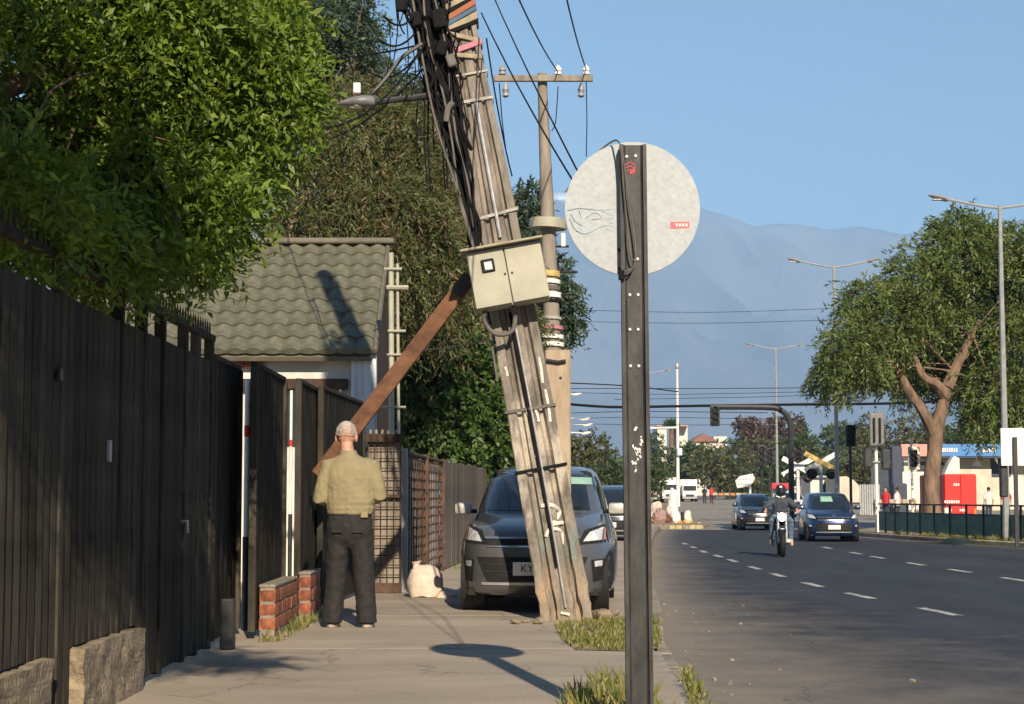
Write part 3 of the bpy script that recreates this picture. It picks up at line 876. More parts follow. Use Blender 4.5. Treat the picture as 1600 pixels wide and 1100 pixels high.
# ================================================================== LEANING UTILITY POLE
PY = 16.95
pb = P(886, 972, PY); pt = P(715, 0, PY)
axis = (pt - pb).normalized()
pole_base = Vector((pb.x, PY, 0.0))
M['pole'] = mat('pole_concrete', (0.21, 0.183, 0.152), 0.92, var=0.4, scale=3.2, col2=(0.3, 0.268, 0.228), stretch=(2.2, 2.2, .7), bump=.9, bscale=26, detail=12)
def pole_paint(m):
    """flaked whitewash and teal spray on the lower pole, as colour of the concrete itself"""
    nt = m.node_tree; b = nt.nodes['Principled BSDF']
    base = b.inputs['Base Color'].links[0].from_socket
    tc = nt.nodes.new('ShaderNodeTexCoord'); sx = nt.nodes.new('ShaderNodeSeparateXYZ'); lk(nt, tc.outputs['Object'], sx.inputs[0])
    def layer(base, col, z0, z1, scale, thr, soft, seed):
        n = nt.nodes.new('ShaderNodeTexNoise'); n.noise_dimensions = '4D'; n.inputs['W'].default_value = seed
        n.inputs['Scale'].default_value = scale; n.inputs['Detail'].default_value = 7; n.inputs['Roughness'].default_value = .6
        mp = nt.nodes.new('ShaderNodeMapping'); mp.inputs['Scale'].default_value = (1.6, 1.6, .7)
        lk(nt, tc.outputs['Object'], mp.inputs[0]); lk(nt, mp.outputs[0], n.inputs['Vector'])
        a = nt.nodes.new('ShaderNodeMapRange'); a.interpolation_type = 'SMOOTHSTEP'
        a.inputs['From Min'].default_value = z0 - .25; a.inputs['From Max'].default_value = z0 + .1; lk(nt, sx.outputs['Z'], a.inputs['Value'])
        c = nt.nodes.new('ShaderNodeMapRange'); c.interpolation_type = 'SMOOTHSTEP'
        c.inputs['From Min'].default_value = z1 - .3; c.inputs['From Max'].default_value = z1 + .2; c.inputs['To Min'].default_value = 1; c.inputs['To Max'].default_value = 0; lk(nt, sx.outputs['Z'], c.inputs['Value'])
        mu = nt.nodes.new('ShaderNodeMath'); mu.operation = 'MULTIPLY'; lk(nt, a.outputs[0], mu.inputs[0]); lk(nt, c.outputs[0], mu.inputs[1])
        mk = nt.nodes.new('ShaderNodeMapRange'); mk.inputs['From Min'].default_value = thr; mk.inputs['From Max'].default_value = thr + soft; lk(nt, n.outputs['Fac'], mk.inputs['Value'])
        m2 = nt.nodes.new('ShaderNodeMath'); m2.operation = 'MULTIPLY'; lk(nt, mu.outputs[0], m2.inputs[0]); lk(nt, mk.outputs[0], m2.inputs[1])
        mx = nt.nodes.new('ShaderNodeMixRGB'); mx.inputs[2].default_value = (*col, 1)
        lk(nt, m2.outputs[0], mx.inputs['Fac']); lk(nt, base, mx.inputs[1])
        return mx.outputs[0]
    base = layer(base, (0.46, 0.41, 0.34), .9, 2.55, 2.6, .5, .1, 1.0)
    base = layer(base, (0.07, 0.06, 0.05), .85, 1.25, 2.6, .5, .15, 5.0)
    base = layer(base, (0.17, 0.235, 0.225), .45, .9, 3.6, .5, .16, 3.0)
    base = layer(base, (0.38, 0.275, 0.18), -.2, .42, 2.0, .36, .2, 7.0)
    lk(nt, base, b.inputs['Base Color'])
pole_paint(M['pole'])
pole = thing('leaning_utility_pole', 'cracked concrete utility pole leaning left over the pavement, propped by a beam', 'utility pole', pole_base)
def pole_at(z):
    """centre of the pole at height z"""
    return pole_base + axis * (z / axis.z)
def half_w(z): return mlerp(z, [(0, .242), (1, .232), (2.6, .216), (4.0, .19), (4.63, .165), (5.2, .138), (6, .125), (10, .1)])
e1 = Vector((axis.z, 0, -axis.x)).normalized()         # across
e2 = Vector((0, 1, 0))
def psec(z, jag=0.0):
    w = half_w(z); d = w * .82; c = pole_at(z)
    pr = [(-1, -.95), (-.95, -1), (-.66, -1), (-.56, -.62), (-.40, -.60), (-.32, -.92), (.30, -.92), (.38, -.60), (.52, -.62), (.60, -1), (.96, -1), (1, -.95), (1, .95), (.95, 1), (-.95, 1), (-1, .95)]
    return [c + e1 * (a * w + rnd.uniform(-jag, jag)) + e2 * (b_ * d + rnd.uniform(-jag, jag)) for a, b_ in pr]
m_ = MB(); m_.loft([psec(z, .012 if z < .5 else .005) for z in [-.15, .05, .12, .2, .3, .42, .55, .7, .85, 1.0, 1.3, 1.6, 2.0, 2.4, 2.8, 3.2, 3.7, 4.2, 4.8, 5.4, 6, 7, 8, 9.2]])
m_.build('pole_shaft', M['pole'], pole)
def on_pole(px, py, off=-.21): return P(px, py, PY + off)
def front(z, s): # point on the face of the pole: height z, s = -1..1 across
    return pole_at(z) + e1 * (half_w(z) * s) - e2 * (half_w(z) * .82 + .012)
def pz(py): return (pb.z * 0) + P(800, py, PY).z
# conduits down the face
m_ = MB(); m_.tube([front(z, .02 + .04 * math.sin(z)) for z in np.linspace(pz(165), pz(375), 12)], .018, 8); m_.build('conduit', M['galv'], pole, True)
m_ = MB(); m_.tube([front(z, .0 + .05 * math.sin(z * 1.3)) for z in np.linspace(pz(480), .12, 18)], .011, 8); m_.build('conduit', M['galv'], pole, True)
m_ = MB(); m_.tube([front(z, -.1 + .05 * math.sin(z * 1.7)) for z in np.linspace(pz(490), .5, 16)], .014, 8); m_.build('black_cable', M['cable'], pole, True)
M['strap_grey'] = mat('strap_grey', (0.3, 0.29, 0.27), .6, .3, var=.35, scale=9)
def strap(z, mt_, r_=.014, name='strap', tilt=0.0):
    w = half_w(z) + .012; d = w * .82; c = pole_at(z); q = [(-1, -1), (1, -1), (1, 1), (-1, 1), (-1, -1)]
    m_ = MB(); pr = [c + e1 * (a * w) + e2 * (b_ * d - .004) + Vector((0, 0, a * tilt + .006 * math.sin(z * 40 + a * 9))) for a, b_ in q[:4]]
    h_ = Vector((0, 0, r_ * 1.1)); o_ = [(p - c) * .035 for p in pr]
    m_.loft([[p - h_ for p in pr], [p + n - h_ * .8 for p, n in zip(pr, o_)], [p + n + h_ * .8 for p, n in zip(pr, o_)], [p + h_ for p in pr]], cap=False)
    m_.build(name, mt_, pole)
for py, mm_, r_ in ((120, 'strap_grey', .011), (160, 'strap_grey', .015), (338, 'strap_grey', .016), (733, 'cable', .014), (640, 'cable_grey', .014)):
    strap(pz(py), M[mm_], r_, 'strap', .02 if py == 338 else 0)
M['blue_strap'] = mat('blue_strap', (0.06, 0.12, 0.2), .7); M['orange_strap'] = mat('orange_strap', (0.33, 0.11, 0.05), .7); M['pink_strap'] = mat('pink_strap', (0.45, 0.18, 0.23), .7)
M['tan_strap'] = mat('tan_strap', (0.3, 0.26, 0.18), .8, var=.3)
for py, mm_, r_, tl in ((-6, 'cable_grey', .03, .05), (6, 'tan_strap', .028, .05), (15, 'cable', .035, .05), (22, 'orange_strap', .03, .06), (30, 'blue_strap', .022, .06), (40, 'tan_strap', .034, .05), (47, 'cable', .02, .03), (78, 'pink_strap', .026, .03), (92, 'tan_strap', .02, -.04), (62, 'tan_strap', .02, -.06)):
    strap(pz(py), M[mm_], r_, 'cable_wrap', tl)
# sprayed white figure "2" on the lower pole and dabs of white
def stroke(pts, mt_, r_=.018, name='spray_mark'):
    m_ = MB(); m_.tube(smooth_path(pts, 5), r_, 8)
    q = smooth_path(pts, 5); ya = [p.y for p in q]; za = [p.z for p in q]
    for v in m_.v:
        k_ = min(range(len(q)), key=lambda i: (q[i] - v).length)
        v.y = ya[k_] + (v.y - ya[k_]) * .1
    return m_.build(name, mt_, pole)
M['spray'] = mat('spray', (0.6, 0.57, 0.5), .85, var=.25, scale=14)
def fp(px, py):
    z = pz(py); c = pole_at(z); hw_ = half_w(z); x = P(px, py, PY - .2).x
    s_ = (x - c.x) / hw_
    dep = .82 if -.66 > s_ or s_ > .6 or -.32 < s_ < .3 else .6
    return Vector((x, PY - hw_ * dep - .004, z))
stroke([fp(845, 790), fp(862, 789), fp(874, 797), (fp(872, 806)), fp(863, 820), fp(866, 818), fp(880, 816)], M['spray'])
stroke([fp(853, 838), fp(858, 827), fp(870, 826), fp(878, 832), fp(879, 850)], M['spray'], .015)
for (a, b_, c_, d_) in ((822, 640, 830, 668), (834, 690, 838, 715), (842, 560, 848, 600), (789, 575, 793, 590), (836, 640, 842, 660), (852, 610, 860, 660), (876, 955, 890, 958)):
    stroke([fp(a, b_), fp((a + c_) / 2 + 1, (b_ + d_) / 2), fp(c_, d_)], M['spray'], .012)
# broken flake standing by the foot
m_ = MB(); m_.prism([fp(850, 978), fp(862, 978), fp(858, 930), fp(854, 905)], (0, .06, 0)); lumpy(m_, 9, .012); m_.build('broken_flange', M['pole'], pole)

# rubble at the foot
rs_ = [(842, 975, .07), (806, 975, .06), (822, 973, .045), (940, 968, .12), (915, 972, .06), (958, 962, .08)]
for k, (px, py, s_) in enumerate(rs_):
    c = G(px, py, 0); m_ = MB(); m_.ellipsoid(c + Vector((0, 0, s_ * .35)), (s_, s_ * .8, s_ * .45), 10, 6, Euler((rnd.uniform(-.3, .3), rnd.uniform(-.3, .3), rnd.uniform(0, 3)))); lumpy(m_, k, s_ * .3)
    for v in m_.v: v.z = max(v.z, -.005)
    tag(m_.build('rubble_chunk', M['rough_block'], None, False), ['concrete chunk touching the left foot of the leaning pole', 'leftmost flat concrete chunk on the pavement by the pole', 'small concrete chunk second from the left by the pole', 'largest concrete chunk, right of the pole foot in front of the car wheel', 'concrete chunk touching the right foot of the pole', 'rightmost concrete chunk beside the sign post'][k], 'rubble', 'rubble around the leaning pole')

# meter box strapped to the pole
cor = [P(727, 394, PY - .52), P(843, 373, PY - .52), P(859, 466, PY - .52), P(746, 485, PY - .52)]
bx = (cor[1] - cor[0]).normalized(); bz = Vector((-bx.z, 0, bx.x)); bc = sum(cor, Vector()) / 4
bw = (cor[1] - cor[0]).length; bh = (cor[0] - cor[3]).length * 1.0
ROT = Matrix((bx, (0, 1, 0), bz)).transposed()
box = thing('meter_box', 'cream electricity meter box with a small window tilted on the leaning pole', 'meter box', bc + Vector((0, .14, 0)))
def bp(u, v, d=0): return bc + bx * (u * bw / 2) + bz * (v * bh / 2) + Vector((0, d, 0))
MB().bbox(bp(0, 0, .16), (bw, .26, bh), .008, ROT).build('case', M['cream'], box)
dl = MB().bbox(bp(-.5, -.0, .012), (bw / 2 - .012, .03, bh - .03), .006, ROT).build('door', M['cream'], box)
dr_ = MB().bbox(bp(.5, -.0, .012), (bw / 2 - .012, .03, bh - .03), .006, ROT).build('door', M['cream'], box)
MB().bbox(bp(-.03, 1.0, .12) + bz * .012, (bw + .07, .42, .022), .005, ROT).build('lid', M['cream_dark'], box)
wn_ = MB().bbox(bp(-.48, .42, -.008), (.125, .02, .125), .012, ROT).build('window_frame', M['black_rubber'], box)
MB().box(bp(-.47, .41, -.021), (.07, .008, .075), ROT).build('window', M['lamp_glass'], wn_)
for u in (-.07, .12): MB().lathe(bp(u, .05, -.003), (0, -1, 0), [(0, .011), (.008, .011), (.01, .002)], 10).build('lock', M['dark_steel'], box, True)
m_ = MB(); m_.tube(smooth_path([bp(-.75, -1.0, .1), P(756, 500, PY - .4), P(768, 518, PY - .4), P(785, 523, PY - .38), P(801, 516, PY - .34), P(805, 495, PY - .3), bp(.0, -1.0, .14)], 6), .022, 8); m_.build('conduit_loop', M['cable_grey'], box, True)

# raking prop of brown timber
tp = P(735, 432, PY + .1); bt = P(497, 744, 17.3)
prop = thing('brown_prop_beam', 'brown timber beam propping the leaning pole from the fence', 'beam', bt)
d_ = (tp - bt).normalized(); n_ = Vector((0, 1, 0)); s_ = d_.cross(n_).normalized()
Rm = Matrix((d_, n_, s_)).transposed()
MB().bbox((tp + bt) / 2, ((tp - bt).length, .09, .148), .008, Rm).build('timber', M['brown_wood'], prop)
MB().bbox(tp - d_ * .12 - n_ * .06, (.2, .02, .1), .004, Rm).build('end_plate', M['dark_steel'], prop)

# ---------------------------------------------------------------- cable tangle on the left of the pole
tang = thing('cable_tangle', 'thick hanging tangle of black cables on the left side of the leaning pole', 'cables', pole_at(4.5))
rt = random.Random(21)
for grp in range(14):
    m_ = MB()
    for k in range(15):
        x_off = rt.uniform(-.30, -.0); y_off = rt.uniform(-.22, .2)
        zt = rt.uniform(5.6, 7.5); zb = rt.choice([4.7, 4.9, 4.6, 4.2, 3.6, 5.0, 4.8, 3.2]) + rt.uniform(-.2, .2)
        pts = []
        n = 9
        for q in range(n + 1):
            z = zt + (zb - zt) * q / n
            c = pole_at(z); w = half_w(z)
            bulge = mlerp(z, [(3.0, .01), (3.6, .04), (4.3, .09), (4.7, .19), (5.15, .3), (6, .36), (8, .42)])
            taper = 1.0
            pts.append(c - e1 * (w * .9) + e1 * (x_off / .30 * bulge) + Vector((rt.gauss(0, .032), y_off + rt.gauss(0, .03), 0)))
        m_.tube(smooth_path(pts, 3), rt.choice([.005, .007, .009, .012, .017]), 5)
    m_.build('cable_strand', M['cable'], tang, True)
for k in range(5):   # looser, greyer lines hanging in front
    pts = []
    for q in range(8):
        z = 6.6 - q * (.42 + .05 * k); c = pole_at(z); bulge = mlerp(z, [(3.0, .03), (3.8, .12), (4.6, .24), (5.4, .3), (7, .4)])
        pts.append(c - e1 * (half_w(z) + bulge * (.25 + .17 * k)) + Vector((rt.gauss(0, .02), -.24, 0)))
    MB().tube(smooth_path(pts, 4), .012, 6).build('loose_line', M['cable_grey'] if k % 2 == 0 else M['cable'], tang, True)
for k in range(14):  # slack loops
    z = rt.uniform(4.7, 6.3); c = pole_at(z) - e1 * (half_w(z) + rt.uniform(.05, .35)) + Vector((0, rt.uniform(-.3, .1), 0)); rr = rt.uniform(.1, .28); sq = rt.uniform(.5, 1.2)
    MB().tube([c + Vector((math.cos(a) * rr * sq * .6, rt.uniform(-.02, .02), math.sin(a) * rr)) for a in np.linspace(rt.uniform(0, 2), rt.uniform(4, 6.2), 14)], rt.choice([.006, .008, .011]), 5).build('slack_loop', M['cable'], tang, True)
for k in range(6):   # thin drops that hang straight
    px = 652 + k * 9 + rt.uniform(-3, 3); p = P(px, 150, PY - .1 + rt.uniform(-.1, .3))
    q = P(px + rt.uniform(-2, 10), rt.uniform(230, 330), p.y)
    MB().tube([p, p.lerp(q, .5) + Vector((rt.uniform(-.02, .02), 0, 0)), q], .008, 5).build('drop_line', M['cable'], tang, True)
for (px, py, s_) in ((686, 30, .13), (650, 30, .1), (690, 75, .1), (705, 95, .09)):
    MB().bbox(P(px, py, PY - .3), (s_, s_ * .8, s_ * 1.4), .02, Euler((0, rt.uniform(-.4, .4), 0))).build('junction_box', M['cable'] if px != 705 else M['cable_grey'], tang)
m_ = MB(); m_.tube(smooth_path([P(697, 190, PY - .3), P(700, 170, PY - .3), P(708, 160, PY - .3)], 5), .03, 8); m_.build('splice_tube', M['cable_grey'], tang, True)

# street light on an arm fixed to the same pole
M['lamp_grey'] = mat('lamp_grey', (0.2, 0.2, 0.2), .5, .2, var=.2)
sl_ = thing('street_light', 'grey street light on a pipe arm reaching left from the leaning pole', 'street light', P(665, 150, PY))
m_ = MB(); m_.tube([P(712, 145, PY - .1), P(665, 150, PY - .15), P(620, 155, PY - .2), P(585, 160, PY - .25)], [.035, .035, .03, .03], 8); m_.build('arm', M['dark_steel'], sl_, True)
m_ = MB(); m_.loft([[P(px, py, PY - .25) + Vector((0, math.cos(a) * w, math.sin(a) * h_)) for a in [2 * math.pi * k / 14 for k in range(14)]] for px, py, w, h_ in ((586, 159, .04, .04), (581, 158, .07, .055), (567, 159, .1, .06), (550, 160, .1, .05), (535, 162, .06, .025), (527, 163, .02, .01))]); m_.build('lamp_head', M['lamp_grey'], sl_, True)
MB().bbox(P(558, 138, PY - .25), (.07, .07, .1), .01).build('photocell', M['white_paint'], sl_)
MB().ellipsoid(P(558, 165, PY - .25), (.09, .07, .025)).build('lens', M['lamp_glass'], sl_, True)

# ---------------------------------------------------------------- wires around the pole
def wire(label, pts, r_=.009, group=None, cat='cable', mt_='cable', name='overhead_wire'):
    m_ = MB(); m_.tube(pts, r_, 5); o = m_.build(name, M[mt_], None, True)
    return tag(o, label, cat, group)
def droop(a, b_, sag): return catenary(a, b_, sag, 16)
wire('black wire running from the pole top down to the round sign, upper of two', droop(P(765, -20, PY - .2), P(968, 392, SY + .02), .05), .006)
wire('black wire running from the pole down past the round sign edge, lower of two', droop(P(752, 20, PY - .2), P(900, 290, 11.5), .05) + [P(950, 375, SY + .3), P(970, 425, SY + .02)], .007)
wire('thin dark wire hanging along the right side of the leaning pole', droop(P(760, 60, PY), P(800, 275, PY + 1.5), .1), .008)
leftw = [((665, 66), (560, 95), .25, 18), ((665, 66), (500, 200), .2, 14), ((668, 100), (520, 215), .1, 22), ((655, 70), (420, 85), .1, 26), ((650, 20), (600, 25), .1, 15), ((650, 50), (590, 60), .1, 16)]
fan_l = ['wire from the tangle sagging to the lamp head above the arm', 'wire from the tangle crossing the street light towards the leafy tree', 'lowest of the wires fanning left from the cable tangle', 'longest nearly level wire running left from the cable tangle', 'topmost short wire leaving the tangle at the picture edge', 'second short wire leaving the tangle near the picture top']
for (a, b_, sg, yy) in leftw:
    wire(fan_l[leftw.index((a, b_, sg, yy))], droop(P(a[0], a[1], PY - .2), P(b_[0], b_[1], yy), sg), .010, 'wires fanning left from the pole')
m_ = MB(); m_.tube(smooth_path([P(660, 68, PY - .25), P(628, 90, PY - .25), P(605, 120, PY - .25), P(580, 150, PY - .25)], 5), .02, 6); tag(m_.build('lamp_feed_cable', M['cable_grey'], None, True), 'thick grey cable curving from the tangle to the street light', 'cable')
for k, (px, y0, y1) in enumerate(((618, 0, 95), (627, -10, 40), (635, 20, 160), (607, 30, 120), (646, 80, 150))):
    wire(['loose wire dangling second from the left beside the cable tangle', 'short loose wire hanging from the small splice box', 'long loose wire dangling second nearest to the cable tangle', 'leftmost loose wire dangling beside the cable tangle', 'loose wire dangling nearest to the cable tangle'][k], smooth_path([P(px, y0, PY - .2), P(px + 3, (y0 + y1) / 2, PY - .2), P(px - 3, y1, PY - .2)], 5), .006, 'dangling wire ends')
MB().bbox(P(626, 8, PY - .2), (.09, .08, .12), .015).build('splice_box', M['cable'])
tag(bpy.data.objects['splice_box'], 'small black splice box hanging in the sky left of the cables', 'splice box')
wire('pale wire stretched from the prop beam towards the trees behind', droop(P(640, 545, 24), P(765, 528, PY + 2), .05), .008, None, 'cable', 'cable_grey')

# stub post beside the pole
YS = 17.6
a0, a1 = P(851, 548, YS), P(891, 545, YS)
stub = thing('concrete_stub', 'vertical pale concrete stub post standing right behind the leaning pole', 'post', (P(872, 545, YS).x, YS, 0))
w_ = a1.x - a0.x
M['stub'] = mat('stub', (0.36, 0.29, 0.21), .92, var=.2, scale=4, stretch=(2, 2, .5), bump=.4, bscale=35)
m_ = MB(); m_.loft([[Vector(((a0.x + a1.x) / 2 + sx_ * w_ / 2, YS + sy_ * .11, z)) for sx_, sy_ in ((-1, -.85), (-.9, -1), (.9, -1), (1, -.85), (1, 1), (-1, 1))] for z in (-.1, 1.0, 1.8, a0.z - .02, a0.z)]); m_.build('shaft', M['stub'], stub)
m_ = MB(); m_.tube([P(853, 563, YS - .13), P(872, 566, YS - .13), P(884, 564, YS - .13)], .02, 6); m_.build('strap', M['dark_steel'], stub)
MB().lathe(P(876, 590, YS - .11), (0, -1, 0), [(0, .014), (.012, .014), (.014, .003)], 8).build('bolt', M['dark_steel'], stub)

# ================================================================== SECOND UTILITY POLE, FURTHER ALONG
Q = 45.0
q0 = Vector((P(866, 700, Q).x, Q, 0))
p2 = thing('utility_pole', 'upright utility pole with a crossarm and insulators standing beyond the parked car', 'utility pole', q0)
M['pole_old'] = mat('pole_old', (0.235, 0.205, 0.17), .9, var=.3, scale=2, stretch=(2, 2, .4), bump=.4, bscale=12)
m_ = MB(); m_.loft([[P(cx, py, Q) + Vector((math.cos(a) * w * .5, math.sin(a) * w * .5, 0)) for a in [2 * math.pi * k / 10 for k in range(10)]] for cx, py, w in ((873, 835, .5), (868, 700, .47), (864, 545, .44), (856, 350, .36), (848, 150, .25), (847, 115, .24))]); m_.build('pole_shaft', M['pole_old'], p2, True)
a_, b_ = P(772, 127, Q), P(926, 124, Q)
MB().bbox((a_ + b_) / 2 + Vector((0, -.2, 0)), ((b_ - a_).length, .12, .16), .02).build('crossarm', M['pole_old'], p2)
for px in (785, 872, 916):
    c = P(px, 118, Q - .2)
    MB().lathe(c, (0, 0, 1), [(0, .03), (.03, .1), (.1, .07), (.13, .1), (.2, .075), (.27, .02)], 10).build('insulator', M['white_paint'] if px != 785 else M['grey_metal'], p2, True)
for px in (790, 908):
    c = P(px, 150, Q - .2)
    MB().lathe(c, (0, 0, 1), [(-.04, .03), (0, .09), (.08, .06), (.16, .09), (.24, .06), (.34, .03)], 10).build('fuse_cutout', M['grey_metal'], p2, True)
cols = [('cream', 350, .3, 15), ('yellow', 428, .06, 9), ('white_paint', 440, .06, 6), ('white_paint', 461, .07, 8), ('cable_grey', 450, .05, 6), ('yellow', 497, .05, 4), ('pink_strap', 512, .07, 5), ('white_paint', 497, .05, 4), ('white_paint', 526, .07, 6), ('white_paint', 538, .07, 6), ('cable', 470, .05, 4)]
for nm, py, t_, hh in cols:
    c = P(mlerp(py, [(115, 847), (350, 856), (545, 864)]), py, Q); r0 = mlerp(py, [(115, .12), (350, .18), (545, .22)])
    h_ = hh / 62.0
    MB().lathe(c - Vector((0, 0, h_ / 2)), (0.05, 0, 1), [(0, r0), (0, r0 + t_), (h_, r0 + t_), (h_, r0)], 12).build('pole_band', M[nm], p2, True)
for (px, py, ln) in ((890, 425, 22), (886, 385, 12), (888, 460, 14)):
    MB().tube([P(px - 20, py, Q), P(px + ln - 10, py, Q - .2)], .035, 6).build('side_bracket', M['dark_steel'], p2, True)
MB().bbox(P(880, 375, Q - .2), (.12, .12, .35), .03).build('cable_box', M['white_paint'], p2)
wire('high voltage wire rising from the middle insulator of the crossarm', droop(P(872, 112, Q - .2), P(806, -12, 30), .1), .016)
wire('high voltage wire rising from the right insulator of the crossarm', droop(P(916, 108, Q - .2), P(883, -12, 30), .1), .016)
wire('thin wire dropping straight from the right end of the crossarm', [P(916, 128, Q - .2), P(917, 190, Q - .2), P(916, 245, Q - .2)], .014)
wire('thin wire looping from the crossarm to the pole shaft', smooth_path([P(872, 135, Q - .2), P(868, 190, Q - .2), P(862, 205, Q - .2)], 5), .014)
wire('thin wire slack between the far pole and the sign edge', droop(P(780, 130, Q), P(790, 230, Q), .2), .016)

# ================================================================== PEOPLE
def remesh(o, vox, sm=6, disp=None, up=0.0):
    r_ = o.modifiers.new('remesh', 'REMESH'); r_.mode = 'VOXEL'; r_.voxel_size = vox; r_.use_smooth_shade = True
    s_ = o.modifiers.new('smooth', 'SMOOTH'); s_.factor = .5; s_.iterations = sm
    if disp:
        tx = bpy.data.textures.new('folds', 'CLOUDS'); tx.noise_scale = disp[1]
        d_ = o.modifiers.new('folds', 'DISPLACE'); d_.texture = tx; d_.strength = disp[0]; d_.mid_level = .5
    return o

def finger(mb, a, b, c, d, r_): mb.tube([a, b, c, d], [r_, r_ * .98, r_ * .9, r_ * .7], 8)

def hand(mb, w, dirv, side, palm):
    """w wrist, dirv pointing direction, side vector towards the thumb, palm normal"""
    d = Vector(dirv).normalized(); s = Vector(side).normalized(); n = Vector(palm).normalized()
    mb.loft([[w + d * t + s * (math.cos(a) * wd) + n * (math.sin(a) * th) for a in [2 * math.pi * k / 10 for k in range(10)]] for t, wd, th in ((-.02, .026, .02), (.02, .034, .019), (.06, .041, .017), (.095, .04, .014))])
    for k, (o, l) in enumerate(((.031, .068), (.0105, .077), (-.0105, .072), (-.031, .056))):
        b0 = w + d * .085 + s * o
        b1 = b0 + d * l * .45 + n * .004; b2 = b1 + (d * .8 + n * .6).normalized() * l * .32; b3 = b2 + (d * .4 + n * .9).normalized() * l * .26
        finger(mb, b0, b1, b2, b3, .0088)
    t0 = w + d * .02 + s * .03; t1 = t0 + (d * .6 + s * .8).normalized() * .042; t2 = t1 + (d * .9 + s * .25 + n * .3).normalized() * .033; t3 = t2 + (d + n * .4).normalized() * .025
    finger(mb, t0, t1, t2, t3, .0105)

def ringz(c, rx, ry, n=20, p=2.3, ang=0.0):
    out = []
    for k in range(n):
        a = 2 * math.pi * k / n; ca, sa = math.cos(a), math.sin(a)
        x = rx * math.copysign(abs(ca) ** (2 / p), ca); y = ry * math.copysign(abs(sa) ** (2 / p), sa)
        out.append(Vector(c) + Vector((x * math.cos(ang) - y * math.sin(ang), x * math.sin(ang) + y * math.cos(ang), 0)))
    return out

M['khaki'] = mat('khaki', (0.255, 0.218, 0.126), .85, var=.08, scale=10, bump=.12, bscale=120)
M['black_denim'] = mat('black_denim', (0.02, 0.019, 0.019), .85, var=.3, scale=14, bump=.15, bscale=150)
M['white_hair'] = mat('white_hair', (0.5, 0.45, 0.41), .8, var=.2, scale=60, stretch=(1, 1, .4), bump=.6, bscale=160)
def hair_mat():
    m = M['white_hair']; nt = m.node_tree; b = nt.nodes['Principled BSDF']; base = b.inputs['Base Color'].links[0].from_socket
    tc = nt.nodes.new('ShaderNodeTexCoord'); sx = nt.nodes.new('ShaderNodeSeparateXYZ'); lk(nt, tc.outputs['Object'], sx.inputs[0])
    n = nt.nodes.new('ShaderNodeTexNoise'); n.inputs['Scale'].default_value = 70; n.inputs['Detail'].default_value = 6; lk(nt, tc.outputs['Object'], n.inputs['Vector'])
    ma = nt.nodes.new('ShaderNodeMath'); ma.operation = 'MULTIPLY_ADD'; ma.inputs[1].default_value = .09; lk(nt, n.outputs['Fac'], ma.inputs[0]); lk(nt, sx.outputs['Z'], ma.inputs[2])
    mr = nt.nodes.new('ShaderNodeMapRange'); mr.inputs['From Min'].default_value = 1.73; mr.inputs['From Max'].default_value = 1.83; lk(nt, ma.outputs[0], mr.inputs['Value'])
    mx = nt.nodes.new('ShaderNodeMixRGB'); mx.inputs[1].default_value = (.52, .27, .19, 1); lk(nt, mr.outputs[0], mx.inputs['Fac']); lk(nt, base, mx.inputs[2]); lk(nt, mx.outputs[0], b.inputs['Base Color'])
hair_mat()
M['shoe'] = mat('shoe', (0.02, 0.02, 0.02), .5); M['sole'] = mat('sole', (0.4, 0.36, 0.3), .7, var=.15)

mloc = Vector((-1.43, 15.9, 0))
man = thing('person', 'man in khaki long sleeved shirt and black trousers standing with his back turned', 'person', mloc, rz=-.05, local=True)
b = MB()
# head (bowed a little towards his hands), neck, torso, arms, hands, legs as one body
hc = Vector((-.045, .055, 1.675))
b.ellipsoid(hc + Vector((0, -.008, .025)), (.083, .102, .112), 20, 14)
b.ellipsoid(hc + Vector((0, .028, -.05)), (.058, .07, .075), 16, 10)
b.ellipsoid(hc + Vector((0, .105, -.02)), (.014, .02, .03), 8, 6)            # nose
for s_ in (-1, 1):
    b.ellipsoid(hc + Vector((s_ * .089, -.002, -.015)), (.013, .024, .038), 8, 6, Euler((0.15, 0, s_ * .35)))   # ears
    b.ellipsoid(hc + Vector((s_ * .03, .084, .012)), (.018, .01, .008), 8, 6)  # brows
b.ellipsoid(hc + Vector((0, .092, -.07)), (.024, .01, .008), 8, 6)           # mouth
b.loft([ringz((-.015, -.01, 1.44), .075, .075), ringz((-.02, .0, 1.52), .06, .064), ringz((-.035, .02, 1.59), .056, .062), ringz((-.045, .035, 1.65), .05, .06)])
b.loft([ringz((0, 0, .86), .15, .1), ringz((0, 0, .95), .165, .115), ringz((0, .0, 1.1), .155, .11), ringz((0, -.01, 1.3), .175, .12), ringz((0, -.01, 1.42), .16, .1), ringz((0, 0, 1.48), .07, .07)])
EL, WR = {}, {}
for s_ in (-1, 1):
    sh = Vector((s_ * .195, -.01, 1.415)); el = Vector((s_ * .262, -.035 + .01 * s_, 1.14 + .012 * s_)); wr = Vector((s_ * .12, .2, 1.10))
    EL[s_], WR[s_] = el, wr
    b.tube([sh, sh.lerp(el, .5), el, el.lerp(wr, .3), wr], [.055, .05, .042, .042, .027], 12)
    hand(b, wr, (-s_ * .45, .8, .1), (-s_ * .2, -.1, 1), (-s_ * 1, -.4, 0))
    hp = Vector((s_ * .09, 0, .9)); kn = Vector((s_ * .12, .02, .49)); an = Vector((s_ * .148, -.01, .08))
    b.tube([hp, hp.lerp(kn, .5), kn, kn.lerp(an, .35), an], [.085, .075, .055, .055, .038], 12)
remesh(b.build('body', M['skin'], man, True), .0065, 4)
